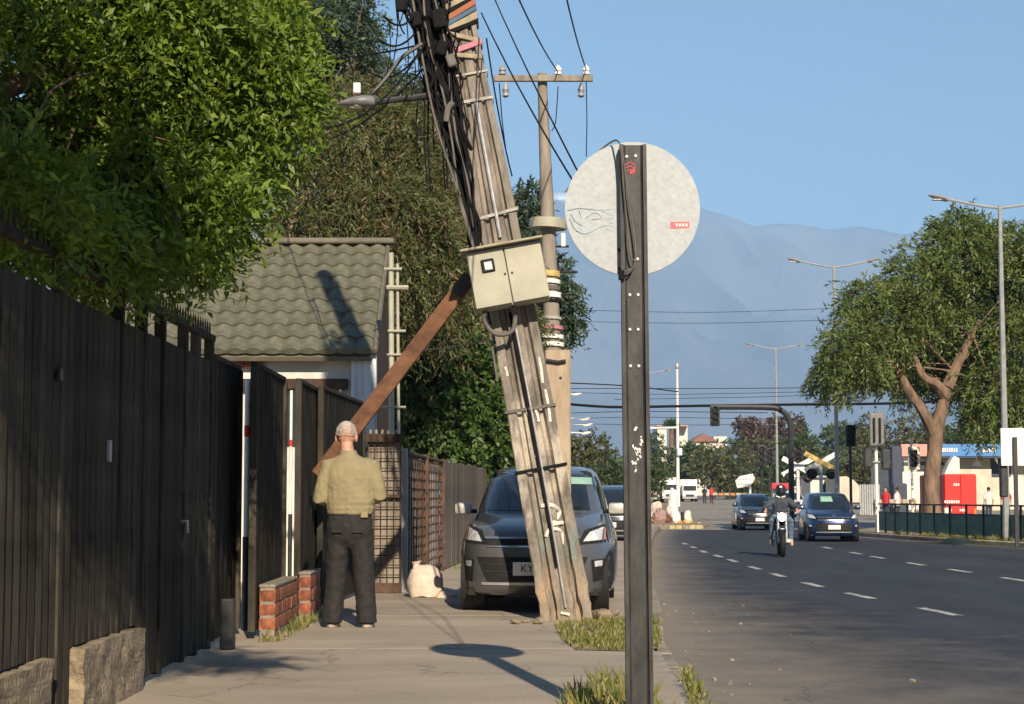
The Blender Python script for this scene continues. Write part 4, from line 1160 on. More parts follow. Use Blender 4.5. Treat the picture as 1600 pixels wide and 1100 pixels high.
# hair: short white cap
h = MB(); rings = []
for i in range(12):
    ph = math.pi / 2 * (1 - i / 11 * 1.12)
    rings.append([hc + Vector((0, -.01, .027)) + Vector((.0855 * math.cos(ph) * math.cos(a), .1045 * math.cos(ph) * math.sin(a) - .003, .1145 * math.sin(ph) + (.028 if math.sin(a) > .3 and ph < .7 else 0) * math.sin(a))) for a in [2 * math.pi * k / 40 for k in range(40)]])
h.loft(rings[::-1], cap=True)
from mathutils import noise as mnoise
for v in h.v: v += mnoise.noise_vector(v * 45) * .003
hair_o = h.build('hair', M['white_hair'], man, True)
rh = np.random.RandomState(5); hb = []; hd = []
while len(hb) < 2600:
    d = rh.normal(size=3); d /= np.linalg.norm(d)
    if d[2] < -.1 + .25 * rh.rand() or (d[1] > .35 and d[2] < .45): continue
    if d[2] > .75 and rh.rand() < .45: continue
    hb.append(np.array(hc) + np.array([0, -.01, .027]) + d * np.array([.084, .103, .1125])); hd.append(np.array([d[0] * .35, d[1] * .35 - .35, -.8 + d[2] * .4]) + rh.normal(size=3) * .25)
HAIR = (np.array(hb), np.array(hd), rh.normal(size=(2600, 3)), .012 + .012 * rh.rand(2600), .0022 + .0015 * rh.rand(2600), hair_o)
# shirt
t = MB()
t.loft([ringz((.0, .0, .985), .196, .136), ringz((.0, 0, 1.005), .207, .146), ringz((.002, 0, 1.022), .206, .145), ringz((.004, 0, 1.045), .214, .153), ringz((-.003, 0, 1.066), .211, .149), ringz((.003, -.003, 1.09), .216, .153), ringz((0, -.006, 1.14), .216, .152), ringz((0, -.012, 1.2), .213, .148), ringz((0, -.015, 1.3), .218, .145), ringz((0, -.015, 1.38), .218, .132), ringz((-.003, -.012, 1.44), .195, .11), ringz((-.008, -.008, 1.48), .14, .088), ringz((-.014, -.004, 1.51), .085, .076), ringz((-.02, .0, 1.545), .072, .072)])
for s_ in (-1, 1):
    sh = Vector((s_ * .188, -.012, 1.405)); el = EL[s_]; wr = WR[s_]
    t.tube([sh + Vector((-s_ * .07, 0, .02)), sh, sh.lerp(el, .35), sh.lerp(el, .75), el, el.lerp(wr, .25), el.lerp(wr, .6), el.lerp(wr, .88)], [.07, .085, .079, .072, .068, .062, .052, .046], 16)
shirt = remesh(t.build('shirt', M['khaki'], man, True), .008, 5, (.013, .045))
m_ = MB(); m_.loft([ringz((-.014, -.004, 1.5), .082, .078), ringz((-.022, .001, 1.55), .073, .073), ringz((-.022, .001, 1.553), .069, .069), ringz((-.014, -.004, 1.505), .076, .072)]); m_.build('collar', M['khaki'], shirt, True)
# trousers
t = MB()
t.loft([ringz((0, 0, 1.015), .188, .128), ringz((0, 0, .97), .196, .136), ringz((0, -.012, .88), .204, .15), ringz((0, -.01, .8), .203, .132), ringz((0, 0, .73), .195, .106), ringz((0, 0, .69), .12, .07)])
for s_ in (-1, 1):
    pts = [Vector((s_ * .1, -.005, .86)), Vector((s_ * .107, .0, .72)), Vector((s_ * .12, .012, .5)), Vector((s_ * .135, .01, .3)), Vector((s_ * .15, -.005, .12)), Vector((s_ * .153, -.005, .035))]
    t.tube(pts, [.108, .104, .094, .09, .09, .092], 18)
tr = remesh(t.build('trousers', M['black_denim'], man, True), .010, 14, (.02, .07))
m_ = MB(); m_.loft([ringz((0, 0, .985), .2, .14), ringz((0, 0, 1.02), .195, .136), ringz((0, 0, 1.02), .188, .13), ringz((0, 0, .985), .19, .13)]); m_.build('belt', M['shoe'], tr, True)
MB().bbox((.14, -.125, .985), (.065, .02, .05), .006, Euler((0, 0, .45))).build('belt_pouch', M['khaki'], man)
for s_ in (-1, 1):
    m_ = MB(); m_.box((s_ * .09, -.152, .88), (.10, .004, .10), Euler((-.05, 0, s_ * .25))); m_.build('back_pocket', M['black_denim'], tr)
    x = s_ * .155
    m_ = MB(); m_.loft([[Vector((x + w * math.cos(a), .075 + l * math.sin(a), z)) for a in [2 * math.pi * k / 18 for k in range(18)]] for z, w, l in ((.022, .05, .145), (.05, .05, .143), (.08, .044, .12), (.11, .035, .07))]); so_ = m_.build('shoe', M['shoe'], man, True)
    m_ = MB(); m_.loft([[Vector((x + w * math.cos(a), .075 + l * math.sin(a), z)) for a in [2 * math.pi * k / 18 for k in range(18)]] for z, w, l in ((.0, .05, .148), (.006, .055, .155), (.024, .055, .155), (.028, .048, .146))]); m_.build('sole', M['sole'], so_, True)
# phone he looks at
MB().bbox((0, .285, 1.155), (.075, .012, .15), .006, Euler((-.5, 0, 0))).build('mobile_phone', M['black_rubber'], None)
bpy.data.objects['mobile_phone'].location = mloc
tag(bpy.data.objects['mobile_phone'], 'dark mobile phone held in front of the man with his back turned', 'phone')

def far_person(label, loc, rz, top, bottom, h=1.7, skin='skin', hair=(.03, .025, .02), group=None):
    loc = Vector(loc); k = h / 1.72
    t_ = thing('person', label, 'person', loc, group, rz, local=True)
    bb = MB()
    bb.ellipsoid(Vector((0, 0, 1.6)) * k, (.078 * k, .095 * k, .115 * k), 10, 8)
    bb.ellipsoid(Vector((0, .1, 1.58)) * k, (.015 * k, .02 * k, .025 * k), 6, 4)
    bb.tube([Vector((0, 0, 1.3)) * k, Vector((0, 0, 1.5)) * k], .055 * k, 8)
    bb.loft([ringz(Vector((0, 0, z)) * k, a * k, b_ * k, 10) for z, a, b_ in ((.85, .15, .1), (1.1, .15, .1), (1.35, .17, .1), (1.43, .07, .06))])
    for s_ in (-1, 1):
        w_ = Vector((s_ * .25, .05, .85)) * k
        bb.tube([Vector((s_ * .17, 0, 1.38)) * k, Vector((s_ * .23, -.02, 1.12)) * k, w_], [.05 * k, .042 * k, .028 * k], 8)
        hand(bb, w_, (0, .1, -1), (0, 1, 0), (-s_, 0, 0))
        bb.tube([Vector((s_ * .09, 0, .88)) * k, Vector((s_ * .1, .02, .47)) * k, Vector((s_ * .1, 0, .05)) * k], [.08 * k, .058 * k, .04 * k], 8)
        bb.ellipsoid(Vector((s_ * .1, .06, .035)) * k, (.045, .12, .035), 8, 5)
    remesh(bb.build('body', M[skin], t_, True), .014, 2)
    c = MB(); c.loft([ringz(Vector((0, 0, z)) * k, a * k, b_ * k, 12) for z, a, b_ in ((.84, .18, .13), (1.1, .175, .125), (1.34, .195, .12), (1.43, .12, .09), (1.47, .07, .07))])
    for s_ in (-1, 1): c.tube([Vector((s_ * .15, 0, 1.36)) * k, Vector((s_ * .21, 0, 1.25)) * k, Vector((s_ * .23, -.02, 1.1)) * k], [.075 * k, .068 * k, .06 * k], 8)
    c.build('shirt', top, t_, True)
    c = MB(); c.loft([ringz(Vector((0, 0, z)) * k, a * k, b_ * k, 12) for z, a, b_ in ((.9, .175, .125), (.8, .18, .13), (.74, .15, .11))])
    for s_ in (-1, 1): c.tube([Vector((s_ * .09, 0, .82)) * k, Vector((s_ * .1, .02, .47)) * k, Vector((s_ * .1, 0, .07)) * k], [.095 * k, .075 * k, .065 * k], 8)
    c.build('trousers', bottom, t_, True)
    MB().ellipsoid(Vector((0, -.015, 1.63)) * k, (.085 * k, .1 * k, .105 * k), 10, 8).build('hair', mat('hair_dark', hair, .7), t_, True)
    return t_

# ================================================================== CARS
def superring(z, yf, yr, hw, n, N=56):
    yc = (yf + yr) / 2; hl = (yr - yf) / 2; out = []
    for k in range(N):
        a = 2 * math.pi * k / N; ca, sa = math.cos(a), math.sin(a)
        out.append(Vector((hw * math.copysign(abs(ca) ** (2 / n), ca), yc + hl * math.copysign(abs(sa) ** (2 / n), sa), z)))
    return out

def make_car(name, label, loc, rz, paint, L_=3.6, W=1.6, H=1.485, plate='', strip=None, group='cars', fine=True, hood_dark=False):
    k, kx, kz = L_ / 3.6, W / 1.6, H / 1.485
    t = thing(name, label, 'car', loc, group, rz, local=True)
    low = [(.17, .16, 3.5, .745, 3.9), (.2, .07, 3.55, .775, 3.9), (.27, .02, 3.59, .79, 3.8), (.36, .0, 3.6, .797, 3.7), (.5, .0, 3.6, .80, 3.6), (.6, .015, 3.6, .80, 3.6), (.69, .04, 3.59, .797, 3.5), (.76, .09, 3.575, .782, 3.4), (.81, .16, 3.56, .765, 3.5), (.86, .29, 3.54, .745, 3.3), (.905, .47, 3.52, .725, 3.2), (.95, .70, 3.49, .708, 3.3), (.985, .90, 3.46, .692, 3.6)]
    top = [(.985, .90, 3.46, .692, 3.6), (1.06, 1.02, 3.43, .675, 3.8), (1.2, 1.24, 3.38, .635, 4), (1.32, 1.45, 3.32, .595, 4), (1.40, 1.63, 3.27, .56, 4), (1.445, 1.80, 3.2, .51, 3.8), (1.47, 2.02, 3.08, .42, 3.4), (1.482, 2.3, 2.9, .23, 3), (1.485, 2.5, 2.7, .05, 2.5)]
    def sc(q): return [(z * kz, a * k, b_ * k, w * kx, n) for z, a, b_, w, n in q]
    low, top = sc(low), sc(top); allr = low + top[1:]
    def par(z): return [float(np.interp(z, [q[0] for q in allr], [q[i] for q in allr])) for i in range(1, 5)]
    def yfront(x, z):
        yf, yr, hw, n = par(z); u = min(.999, abs(x) / hw); yc = (yf + yr) / 2; hl = (yr - yf) / 2
        return yc - hl * (1 - u ** n) ** (1 / n)
    def xside(y, z):
        yf, yr, hw, n = par(z); yc = (yf + yr) / 2; hl = (yr - yf) / 2; u = min(.999, abs(y - yc) / hl)
        return hw * (1 - u ** n) ** (1 / n)
    m_ = MB(); m_.loft([superring(*q) for q in low], cap=True); body = m_.build('body', paint, t, True, fix=True)
    m_ = MB(); m_.loft([superring(*q) for q in top], cap=True); m_.build('cabin', paint, t, True)
    def fpatch(nm, cs, mt_, off=.006, par_=t, n=8, th=.02, mirror=False):
        cs = [(c[0] * kx, c[1] * kz) for c in cs]
        if mirror: cs = [(-c[0], c[1]) for c in cs][::-1]
        vs = []; fs = []
        for j in range(n + 1):
            for i in range(n + 1):
                u, v = i / n, j / n
                x = (cs[0][0] * (1 - u) + cs[1][0] * u) * (1 - v) + (cs[3][0] * (1 - u) + cs[2][0] * u) * v
                z = (cs[0][1] * (1 - u) + cs[1][1] * u) * (1 - v) + (cs[3][1] * (1 - u) + cs[2][1] * u) * v
                vs.append(Vector((x, yfront(x, z) - off, z + off * .3)))
        for j in range(n):
            for i in range(n):
                a = j * (n + 1) + i; fs.append((a, a + 1, a + 2 + n, a + 1 + n))
        n1 = (n + 1) ** 2
        rim = [i for i in range(n + 1)] + [j * (n + 1) + n for j in range(1, n + 1)] + [n * (n + 1) + i for i in range(n - 1, -1, -1)] + [j * (n + 1) for j in range(n - 1, 0, -1)]
        vs += [vs[q] + Vector((0, th, 0)) for q in rim]
        for q in range(len(rim)): fs.append((rim[q], n1 + q, n1 + (q + 1) % len(rim), rim[(q + 1) % len(rim)]))
        q_ = MB(); q_.add(vs, fs); return q_.build(nm, mt_, par_, True)
    def spatch(nm, cs, mt_, s_, off=.005, par_=t, n=5):
        cs = [(c[0] * k, c[1] * kz) for c in cs]; vs = []; fs = []
        for j in range(n + 1):
            for i in range(n + 1):
                u, v = i / n, j / n
                y = (cs[0][0] * (1 - u) + cs[1][0] * u) * (1 - v) + (cs[3][0] * (1 - u) + cs[2][0] * u) * v
                z = (cs[0][1] * (1 - u) + cs[1][1] * u) * (1 - v) + (cs[3][1] * (1 - u) + cs[2][1] * u) * v
                vs.append((s_ * (xside(y, z) + off), y, z))
        for j in range(n):
            for i in range(n):
                a = j * (n + 1) + i; fs.append((a, a + 1, a + 2 + n, a + 1 + n))
        q_ = MB(); q_.add(vs, fs); o = q_.build(nm, mt_, par_, True, fix=False); return o
    ws = fpatch('windshield', [(-.63, 1.0), (.63, 1.0), (.53, 1.395), (-.53, 1.395)], M['glass'], .007, n=12)
    if strip: fpatch('windshield_patch', strip, M['green_strip'], .012, ws)  # pale green patch laid over the windshield glass
    for s_ in (-1, 1):
        q_ = MB(); q_.tube([Vector((s_ * .05 * kx, yfront(.05, 1.0 * kz) - .03, .99 * kz)), Vector((s_ * .3 * kx + .18 * kx, yfront(.4 * kx, 1.06 * kz) - .03, 1.06 * kz))], .009, 5); q_.build('wiper', M['black_rubber'], t)
        fpatch('headlight', [(.50, .70), (.68, .712), (.69, .838), (.56, .79)], M['lamp_glass'], .01, mirror=s_ < 0)
        fpatch('headlight_bezel', [(.45, .672), (.745, .685), (.705, .868), (.51, .812)], M['black_rubber'], .004, mirror=s_ < 0)
        fpatch('indicator', [(.692, .71), (.715, .713), (.708, .83), (.696, .836)], M['orange_lens'], .012, mirror=s_ < 0)
        fpatch('fog_recess', [(.60, .30), (.72, .33), (.735, .53), (.58, .52)], M['black_rubber'], .006, mirror=s_ < 0)
        fpatch('fog_lamp', [(.615, .45), (.685, .455), (.69, .51), (.61, .505)], M['lamp_glass'], .014, mirror=s_ < 0)
        fpatch('fog_trim', [(.7, .33), (.715, .33), (.75, .54), (.73, .54)], M['chrome'], .014, mirror=s_ < 0)
        spatch('front_window', [(1.4, 1.01), (2.2, 1.01), (2.2, 1.36), (1.72, 1.36)], M['glass'], s_)
        spatch('rear_window', [(2.26, 1.01), (3.0, 1.03), (2.85, 1.34), (2.26, 1.36)], M['glass'], s_)
        # mirror
        mx_ = MB(); mx_.bbox((s_ * .81 * kx, 1.28 * k, 1.02 * kz), (.18, .1, .12), .035); mo = mx_.build('mirror', M['mirror_grey'] if fine else paint, t, True)
        mx_ = MB(); mx_.tube([(s_ * .67 * kx, 1.34 * k, .99 * kz), (s_ * .82 * kx, 1.3 * k, .99 * kz)], .025, 6); mx_.build('mirror_arm', M['black_rubber'], mo)
    fpatch('bonnet_grille', [(-.44, .665), (.44, .665), (.47, .725), (-.47, .725)], M['black_rubber'], .008)
    fpatch('grille_trim', [(-.47, .728), (.47, .728), (.475, .745), (-.475, .745)], M['chrome'], .014)
    fpatch('grille_trim', [(-.44, .645), (.44, .645), (.445, .66), (-.445, .66)], M['chrome'], .014)
    fpatch('lower_intake', [(-.44, .31), (.44, .31), (.55, .55), (-.55, .55)], M['black_rubber'], .008, n=10)
    for z in (.40, .47): fpatch('intake_bar', [(-.47, z), (.47, z), (.47, z + .012), (-.47, z + .012)], M['dark_steel'], .016)
    fpatch('bumper_trim', [(-.5, .275), (.5, .275), (.5, .3), (-.5, .3)], M['galv'], .012)
    fpatch('emblem', [(-.045, .77), (.045, .77), (.04, .80), (-.04, .80)], M['chrome'], .012)
    pz_ = .44 * kz
    plo = MB().bbox((0, yfront(0, pz_) - .035, pz_), (.36, .014, .13), .006).build('number_plate', M['white_paint'], t)
    if plate:
        cu = bpy.data.curves.new('plate_text', 'FONT'); cu.body = plate; cu.size = .105; cu.align_x = 'CENTER'; cu.align_y = 'CENTER'; cu.extrude = .001
        to = bpy.data.objects.new('tmp', cu); COL.objects.link(to)
        dg = bpy.context.evaluated_depsgraph_get(); me = bpy.data.meshes.new_from_object(to.evaluated_get(dg)); bpy.data.objects.remove(to)
        me.materials.clear(); me.materials.append(M['black_rubber'])
        po = bpy.data.objects.new('plate_lettering', me); COL.objects.link(po); po.parent = plo; po.location = (0, yfront(0, pz_) - .044, pz_); po.rotation_euler = (math.pi / 2, 0, 0)
    # wheels
    for s_ in (-1, 1):
        for yy in (.68 * k, 2.98 * k):
            R_ = .285 * kz; x = s_ * .625 * kx
            q_ = MB(); q_.lathe((s_ * .5 * kx, yy, R_ + .01), (s_, 0, 0), [(0, R_ + .02), (.238 * kx, R_ + .02), (.239 * kx, .02)], 28); q_.build('wheel_arch', M['black_rubber'], t, True)
            arch = []
            for a in np.linspace(0, math.pi, 15):
                y_, z_ = yy + (R_ + .03) * math.cos(a), max(.2, R_ + (R_ + .03) * math.sin(a)); arch.append(Vector((s_ * (xside(y_, z_) + .004), y_, z_)))
            q_ = MB(); q_.add(arch + [Vector((s_ * (xside(yy, R_) + .004), yy, .2))], [(k_, k_ + 1, 15) for k_ in range(14)]); q_.build('arch_opening', M['black_rubber'], t, False, fix=False)
            q_ = MB(); q_.lathe((x - s_ * .09, yy, R_), (s_, 0, 0), [(0, R_ * .6), (0, R_ - .015), (.02, R_), (.16, R_), (.19, R_ - .02), (.192, R_ * .66), (.175, R_ * .6)], 28); wo_ = q_.build('wheel', M['black_rubber'], t, True)
            q_ = MB(); q_.lathe((x + s_ * .075, yy, R_), (s_, 0, 0), [(0, R_ * .63), (.022, R_ * .62), (.012, R_ * .5), (.02, .05), (.03, .02)], 20); q_.build('rim', M['galv'], wo_, True)
    q_ = MB(); q_.box((0, 1.8 * k, .2), (1.3 * kx, 3.1 * k, .06)); q_.build('underbody', M['black_rubber'], t)
    for s_ in (-1, 1): 
        q_ = MB(); q_.bbox((s_ * .35 * kx, 1.75 * k, 1.17 * kz), (.38, .16, .5), .06, Euler((-.2, 0, 0))); q_.build('seat', M['black_rubber'], t)
    return t
M['green_strip'] = mat('green_strip', (0.3, 0.5, 0.38), .3, var=.1, spec=.6)
M['mirror_grey'] = mat('mirror_grey', (0.42, 0.41, 0.38), .4, .2, var=.1)
M['paint_grey'] = mat('paint_grey', (0.11, 0.11, 0.115), .35, .3, var=.08, coat=.9)
M['paint_blue'] = mat('paint_blue', (0.01, 0.03, 0.1), .3, .3, var=.08, coat=.9)
M['paint_black'] = mat('paint_black', (0.012, 0.013, 0.018), .3, .3, var=.08, coat=.9)
M['paint_dark'] = mat('paint_dark', (0.02, 0.03, 0.045), .3, .4, var=.08, coat=.9)
g = G(842, 951, 0)
make_car('parked_car', 'dark grey hatchback parked on the pavement right behind the leaning pole', (.19, 17.65, 0), -R(4.5), M['paint_grey'], plate='KY F', strip=[(.33, 1.275), (.55, 1.27), (.53, 1.345), (.32, 1.35)], group='cars on the street')
p_ = G(1304, 847, gz); make_car('blue_car', 'blue hatchback driving towards the camera beside the green railing', (p_.x, p_.y, gz(p_.y)), R(-4), M['paint_blue'], 3.7, 1.66, 1.46, strip=[(-.25, 1.2), (.1, 1.2), (.08, 1.36), (-.23, 1.36)], group='cars on the street', fine=False)
p_ = G(1196, 829, gz); make_car('black_car', 'black car half hidden behind the motorcyclist', (p_.x - .2, p_.y, gz(p_.y)), R(-2), M['paint_black'], 4.2, 1.7, 1.45, group='cars on the street', fine=False)
p_ = P(952, 800, 46); make_car('queued_car', 'dark car partly hidden behind the grey hatchback and the sign post', (p_.x, 46, -.02), -R(8), M['paint_dark'], 4.0, 1.7, 1.46, group='cars on the street', fine=False)
p_ = P(965, 775, 62); make_car('white_queued_car', 'small white car far back, just above the dark queued car', (p_.x - .5, 64, gz(64)), -R(8), M['white_paint'], 4.0, 1.7, 1.46, group='cars on the street', fine=False)

# ================================================================== MOTORCYCLE AND RIDER
pm = G(1224, 871, gz); ml = Vector((pm.x, pm.y, gz(pm.y)))
moto = thing('motorcycle', 'dark motorcycle with a lit round headlight ridden towards the camera', 'motorcycle', ml, rz=R(-6), local=True)
def wheel(y): 
    q_ = MB(); n1, n2 = 28, 10; R0, r0 = .25, .062
    rings = [[Vector((math.cos(b_) * r0, y + (R0 + math.sin(b_) * r0) * math.cos(a), .31 + (R0 + math.sin(b_) * r0) * math.sin(a))) for b_ in [2 * math.pi * j / n2 for j in range(n2)]] for a in [2 * math.pi * i / n1 for i in range(n1 + 1)]]
    q_.loft(rings, cap=False); o = q_.build('wheel', M['black_rubber'], moto, True)
    q_ = MB(); q_.lathe((-.05, y, .31), (1, 0, 0), [(0, .03), (.1, .03)], 10)
    for j in range(6):
        a = j * math.pi / 3; q_.tube([(0, y, .31), (0, y + .2 * math.cos(a), .31 + .2 * math.sin(a))], .012, 5)
    q_.build('rim', M['galv'], o, True)
wheel(.31); wheel(1.6)
for s_ in (-1, 1): MB().tube([(s_ * .09, .31, .31), (s_ * .09, .48, .8), (s_ * .09, .55, .98)], [.028, .026, .024], 8).build('fork', M['galv'], moto, True)
m_ = MB(); m_.loft([[Vector((math.cos(a) * .075, .31 + .33 * math.cos(b_), .31 + .33 * math.sin(b_) + .012 * math.sin(a))) for a in [2 * math.pi * k / 8 for k in range(8)]] for b_ in np.linspace(.5, 2.4, 10)]); m_.build('mudguard', M['paint_black'], moto, True)
m_ = MB(); m_.lathe((0, .46, .88), (0, -1, .1), [(-.1, .04), (-.06, .09), (.0, .105), (.02, .1)], 18); hl_ = m_.build('headlight', M['dark_steel'], moto, True)
M['lit_lamp'] = mat('lit_lamp', (0.9, 0.9, 0.9), .2, emit=((0.95, 0.98, 1.0), 2.5))
m_ = MB(); m_.lathe((0, .44, .882), (0, -1, .1), [(0, .095), (.012, .085), (.022, .05), (.025, .005)], 18); m_.build('lamp_face', M['lit_lamp'], hl_, True)
m_ = MB(); m_.tube(smooth_path([(-.38, .72, 1.02), (-.22, .62, 1.03), (0, .56, 1.0), (.22, .62, 1.03), (.38, .72, 1.02)], 5), .013, 6); m_.build('handlebar', M['dark_steel'], moto, True)
m_ = MB(); m_.ellipsoid((0, .82, .82), (.15, .28, .14)); m_.build('tank', M['paint_black'], moto, True)
m_ = MB(); m_.bbox((0, 1.3, .78), (.26, .62, .1), .04); m_.build('seat', M['black_rubber'], moto, True)
m_ = MB(); m_.bbox((0, .9, .45), (.24, .4, .34), .04); m_.build('engine', M['dark_steel'], moto, True)
m_ = MB(); m_.tube([(.16, .8, .35), (.17, 1.3, .3), (.18, 1.75, .38)], .04, 8); m_.build('exhaust', M['galv'], moto, True)
for s_ in (-1, 1):
    m_ = MB(); m_.tube([(s_ * .3, .66, 1.03), (s_ * .36, .62, 1.18)], .008, 5); m_.ellipsoid((s_ * .37, .61, 1.2), (.055, .015, .035), 10, 6); m_.build('mirror', M['dark_steel'], moto, True)
rider = thing('person', 'motorcyclist in a dark helmet, grey blue jacket and faded jeans', 'person', ml, rz=R(-6), local=True)
bb = MB()
bb.ellipsoid((0, 1.0, 1.46), (.078, .097, .11)); bb.tube([(0, 1.02, 1.28), (0, 1.0, 1.42)], .058, 10)
bb.loft([ringz((0, 1.15, .86), .15, .11, 14), ringz((0, 1.12, 1.05), .145, .11, 14), ringz((0, 1.06, 1.2), .17, .11, 14), ringz((0, 1.03, 1.31), .1, .08, 14)])
for s_ in (-1, 1):
    sh, el, wr = Vector((s_ * .18, 1.05, 1.27)), Vector((s_ * .36, .92, 1.08)), Vector((s_ * .34, .74, 1.04))
    bb.tube([sh, el, wr], [.05, .042, .03], 8); hand(bb, wr, (s_ * .1, -.6, -.2), (-s_ * 1, 0, 0), (0, -.2, -1))
    bb.tube([(s_ * .1, 1.18, .86), (s_ * .2, .78, .78), (s_ * .205, .95, .33), (s_ * .22, .9, .3)], [.085, .062, .042, .03], 8)
remesh(bb.build('body', M['skin'], rider, True), .011, 3)
M['jacket'] = mat('jacket', (0.05, 0.065, 0.085), .8, var=.3, scale=9); M['jeans'] = mat('jeans', (0.1, 0.15, 0.22), .85, var=.35, scale=8)
c = MB(); c.loft([ringz((0, 1.15, .84), .185, .14, 16), ringz((0, 1.12, 1.03), .18, .14, 16), ringz((0, 1.06, 1.2), .2, .135, 16), ringz((0, 1.04, 1.3), .15, .1, 16), ringz((0, 1.02, 1.37), .075, .07, 16)])
for s_ in (-1, 1): c.tube([(s_ * .15, 1.05, 1.26), (s_ * .26, .99, 1.18), (s_ * .36, .92, 1.08), (s_ * .345, .79, 1.045)], [.08, .074, .062, .048], 10)
remesh(c.build('jacket', M['jacket'], rider, True), .014, 3, (.02, .07))
c = MB()
for s_ in (-1, 1): c.tube([(s_ * .09, 1.2, .87), (s_ * .15, .98, .84), (s_ * .205, .77, .78), (s_ * .205, .86, .58), (s_ * .205, .93, .36)], [.11, .095, .082, .07, .062], 10)
remesh(c.build('jeans', M['jeans'], rider, True), .014, 3, (.02, .07))
c = MB(); c.ellipsoid((0, 1.0, 1.48), (.128, .155, .145), 20, 14); hm_ = c.build('helmet', mat('helmet', (0.025, 0.012, 0.016), .25, coat=.6), rider, True)
c = MB(); c.loft([[Vector((.132 * math.sin(a), 1.0 - .16 * math.cos(a), z)) for a in np.linspace(-1.1, 1.1, 10)] + [Vector((.12 * math.sin(a), 1.0 - .148 * math.cos(a), z)) for a in np.linspace(1.1, -1.1, 10)] for z in (1.42, 1.46, 1.5, 1.53)]); c.build('visor', M['glass'], hm_, True)
c = MB(); c.box((0, .842, 1.56), (.06, .01, .04)); c.build('helmet_badge', M['white_paint'], hm_)
c = MB()
for s_ in (-1, 1): c.box((s_ * .06, .925, 1.335), (.09, .01, .022), Euler((0, -s_ * .35, 0)))
c.build('collar_stripe', M['white_paint'], rider)
for s_ in (-1, 1):
    c = MB(); c.loft([[Vector((s_ * .22 + w * math.cos(a), .9 + l * math.sin(a), z)) for a in [2 * math.pi * k / 12 for k in range(12)]] for z, w, l in ((.24, .05, .14), (.28, .052, .145), (.33, .045, .1), (.38, .045, .06))]); c.build('shoe', mat('shoe_tan', (.45, .33, .24), .7), rider, True)

# ================================================================== FOLIAGE
def leaf_mesh(name, base, dirs, nrm, ln, wd, material, parent, fold=.25, kind=None):
    """many small folded leaves: one quad each"""
    n = len(base)
    dirs = dirs / np.linalg.norm(dirs, axis=1, keepdims=True)
    side = np.cross(dirs, nrm); side /= np.maximum(np.linalg.norm(side, axis=1, keepdims=True), 1e-6)
    up = np.cross(side, dirs)
    ln = ln.reshape(-1, 1); wd = wd.reshape(-1, 1)
    v = np.empty((n, 4, 3))
    v[:, 0] = base
    v[:, 1] = base + dirs * ln * .45 + side * wd * .5 + up * wd * fold
    v[:, 2] = base + dirs * ln - up * ln * .12
    v[:, 3] = base + dirs * ln * .45 - side * wd * .5 + up * wd * fold
    org = np.array(ORG.get(parent.name, Vector((0, 0, 0)))) if parent is not None else np.zeros(3)
    v = v.reshape(-1, 3) - org
    me = bpy.data.meshes.new(name)
    me.vertices.add(n * 4); me.vertices.foreach_set('co', v.ravel())
    me.loops.add(n * 4); me.loops.foreach_set('vertex_index', np.arange(n * 4, dtype=np.int32))
    me.polygons.add(n); me.polygons.foreach_set('loop_start', np.arange(0, n * 4, 4, dtype=np.int32)); me.polygons.foreach_set('loop_total', np.full(n, 4, dtype=np.int32))
    me.materials.append(material); me.update(calc_edges=True)
    o = bpy.data.objects.new(name, me); COL.objects.link(o)
    if parent is not None: o.parent = parent; ORG[o.name] = Vector(org)
    if kind: o['kind'] = kind
    return o

def crown(parent, lobes, n_spr, per, spr_len, leaf_len, leaf_wd, material, seed, droop=.4, spread=.8, inner=.55, name='crown', jitter=.35, outward=1.0, nbias=(0, 0, .5)):
    """sprigs of leaves through the volume of several uneven lobes"""
    r = np.random.RandomState(seed)
    vol = np.array([(l[1][0] * l[1][1] * l[1][2]) ** (2 / 3.) for l in lobes]); vol /= vol.sum()
    which = r.choice(len(lobes), n_spr, p=vol)
    C = np.array([list(l[0]) for l in lobes])[which]; Rr = np.array([list(l[1]) for l in lobes])[which]
    d = r.normal(size=(n_spr, 3)); d /= np.linalg.norm(d, axis=1, keepdims=True)
    # clumpy: radius modulated by direction and lobe
    f1 = 1 + .22 * np.sin(d[:, 0] * 5 + which * 1.7) * np.cos(d[:, 2] * 6 + which) + .12 * np.sin(d[:, 1] * 11 + which * 3)
    rad = (inner + (1 - inner) * r.rand(n_spr) ** .6) * f1
    p = C + d * Rr * rad[:, None]
    ax = d * outward + r.normal(size=(n_spr, 3)) * .55; ax[:, 2] -= droop
    ax /= np.linalg.norm(ax, axis=1, keepdims=True)
    L = spr_len * (.6 + .8 * r.rand(n_spr))
    t = (np.arange(per) + .5) / per
    B = p[:, None, :] + ax[:, None, :] * (L[:, None, None] * (t[None, :, None] - .3))
    B[:, :, 2] -= (t[None, :] ** 2) * L[:, None] * droop * .6
    ref = r.normal(size=(n_spr, 3)); s = np.cross(ax, ref); s /= np.linalg.norm(s, axis=1, keepdims=True)
    sg = np.where(np.arange(per) % 2 == 0, 1., -1.)
    D = ax[:, None, :] * .75 + s[:, None, :] * (sg[None, :, None] * spread) + r.normal(size=(n_spr, per, 3)) * jitter
    N = np.cross(s, ax)[:, None, :] + r.normal(size=(n_spr, per, 3)) * .45 + np.array(nbias)
    n = n_spr * per
    ll = leaf_len * (.5 + 1.0 * r.rand(n)); ww = leaf_wd * (.6 + .8 * r.rand(n))
    return leaf_mesh(name, B.reshape(-1, 3), D.reshape(-1, 3), N.reshape(-1, 3), ll, ww, material, parent)

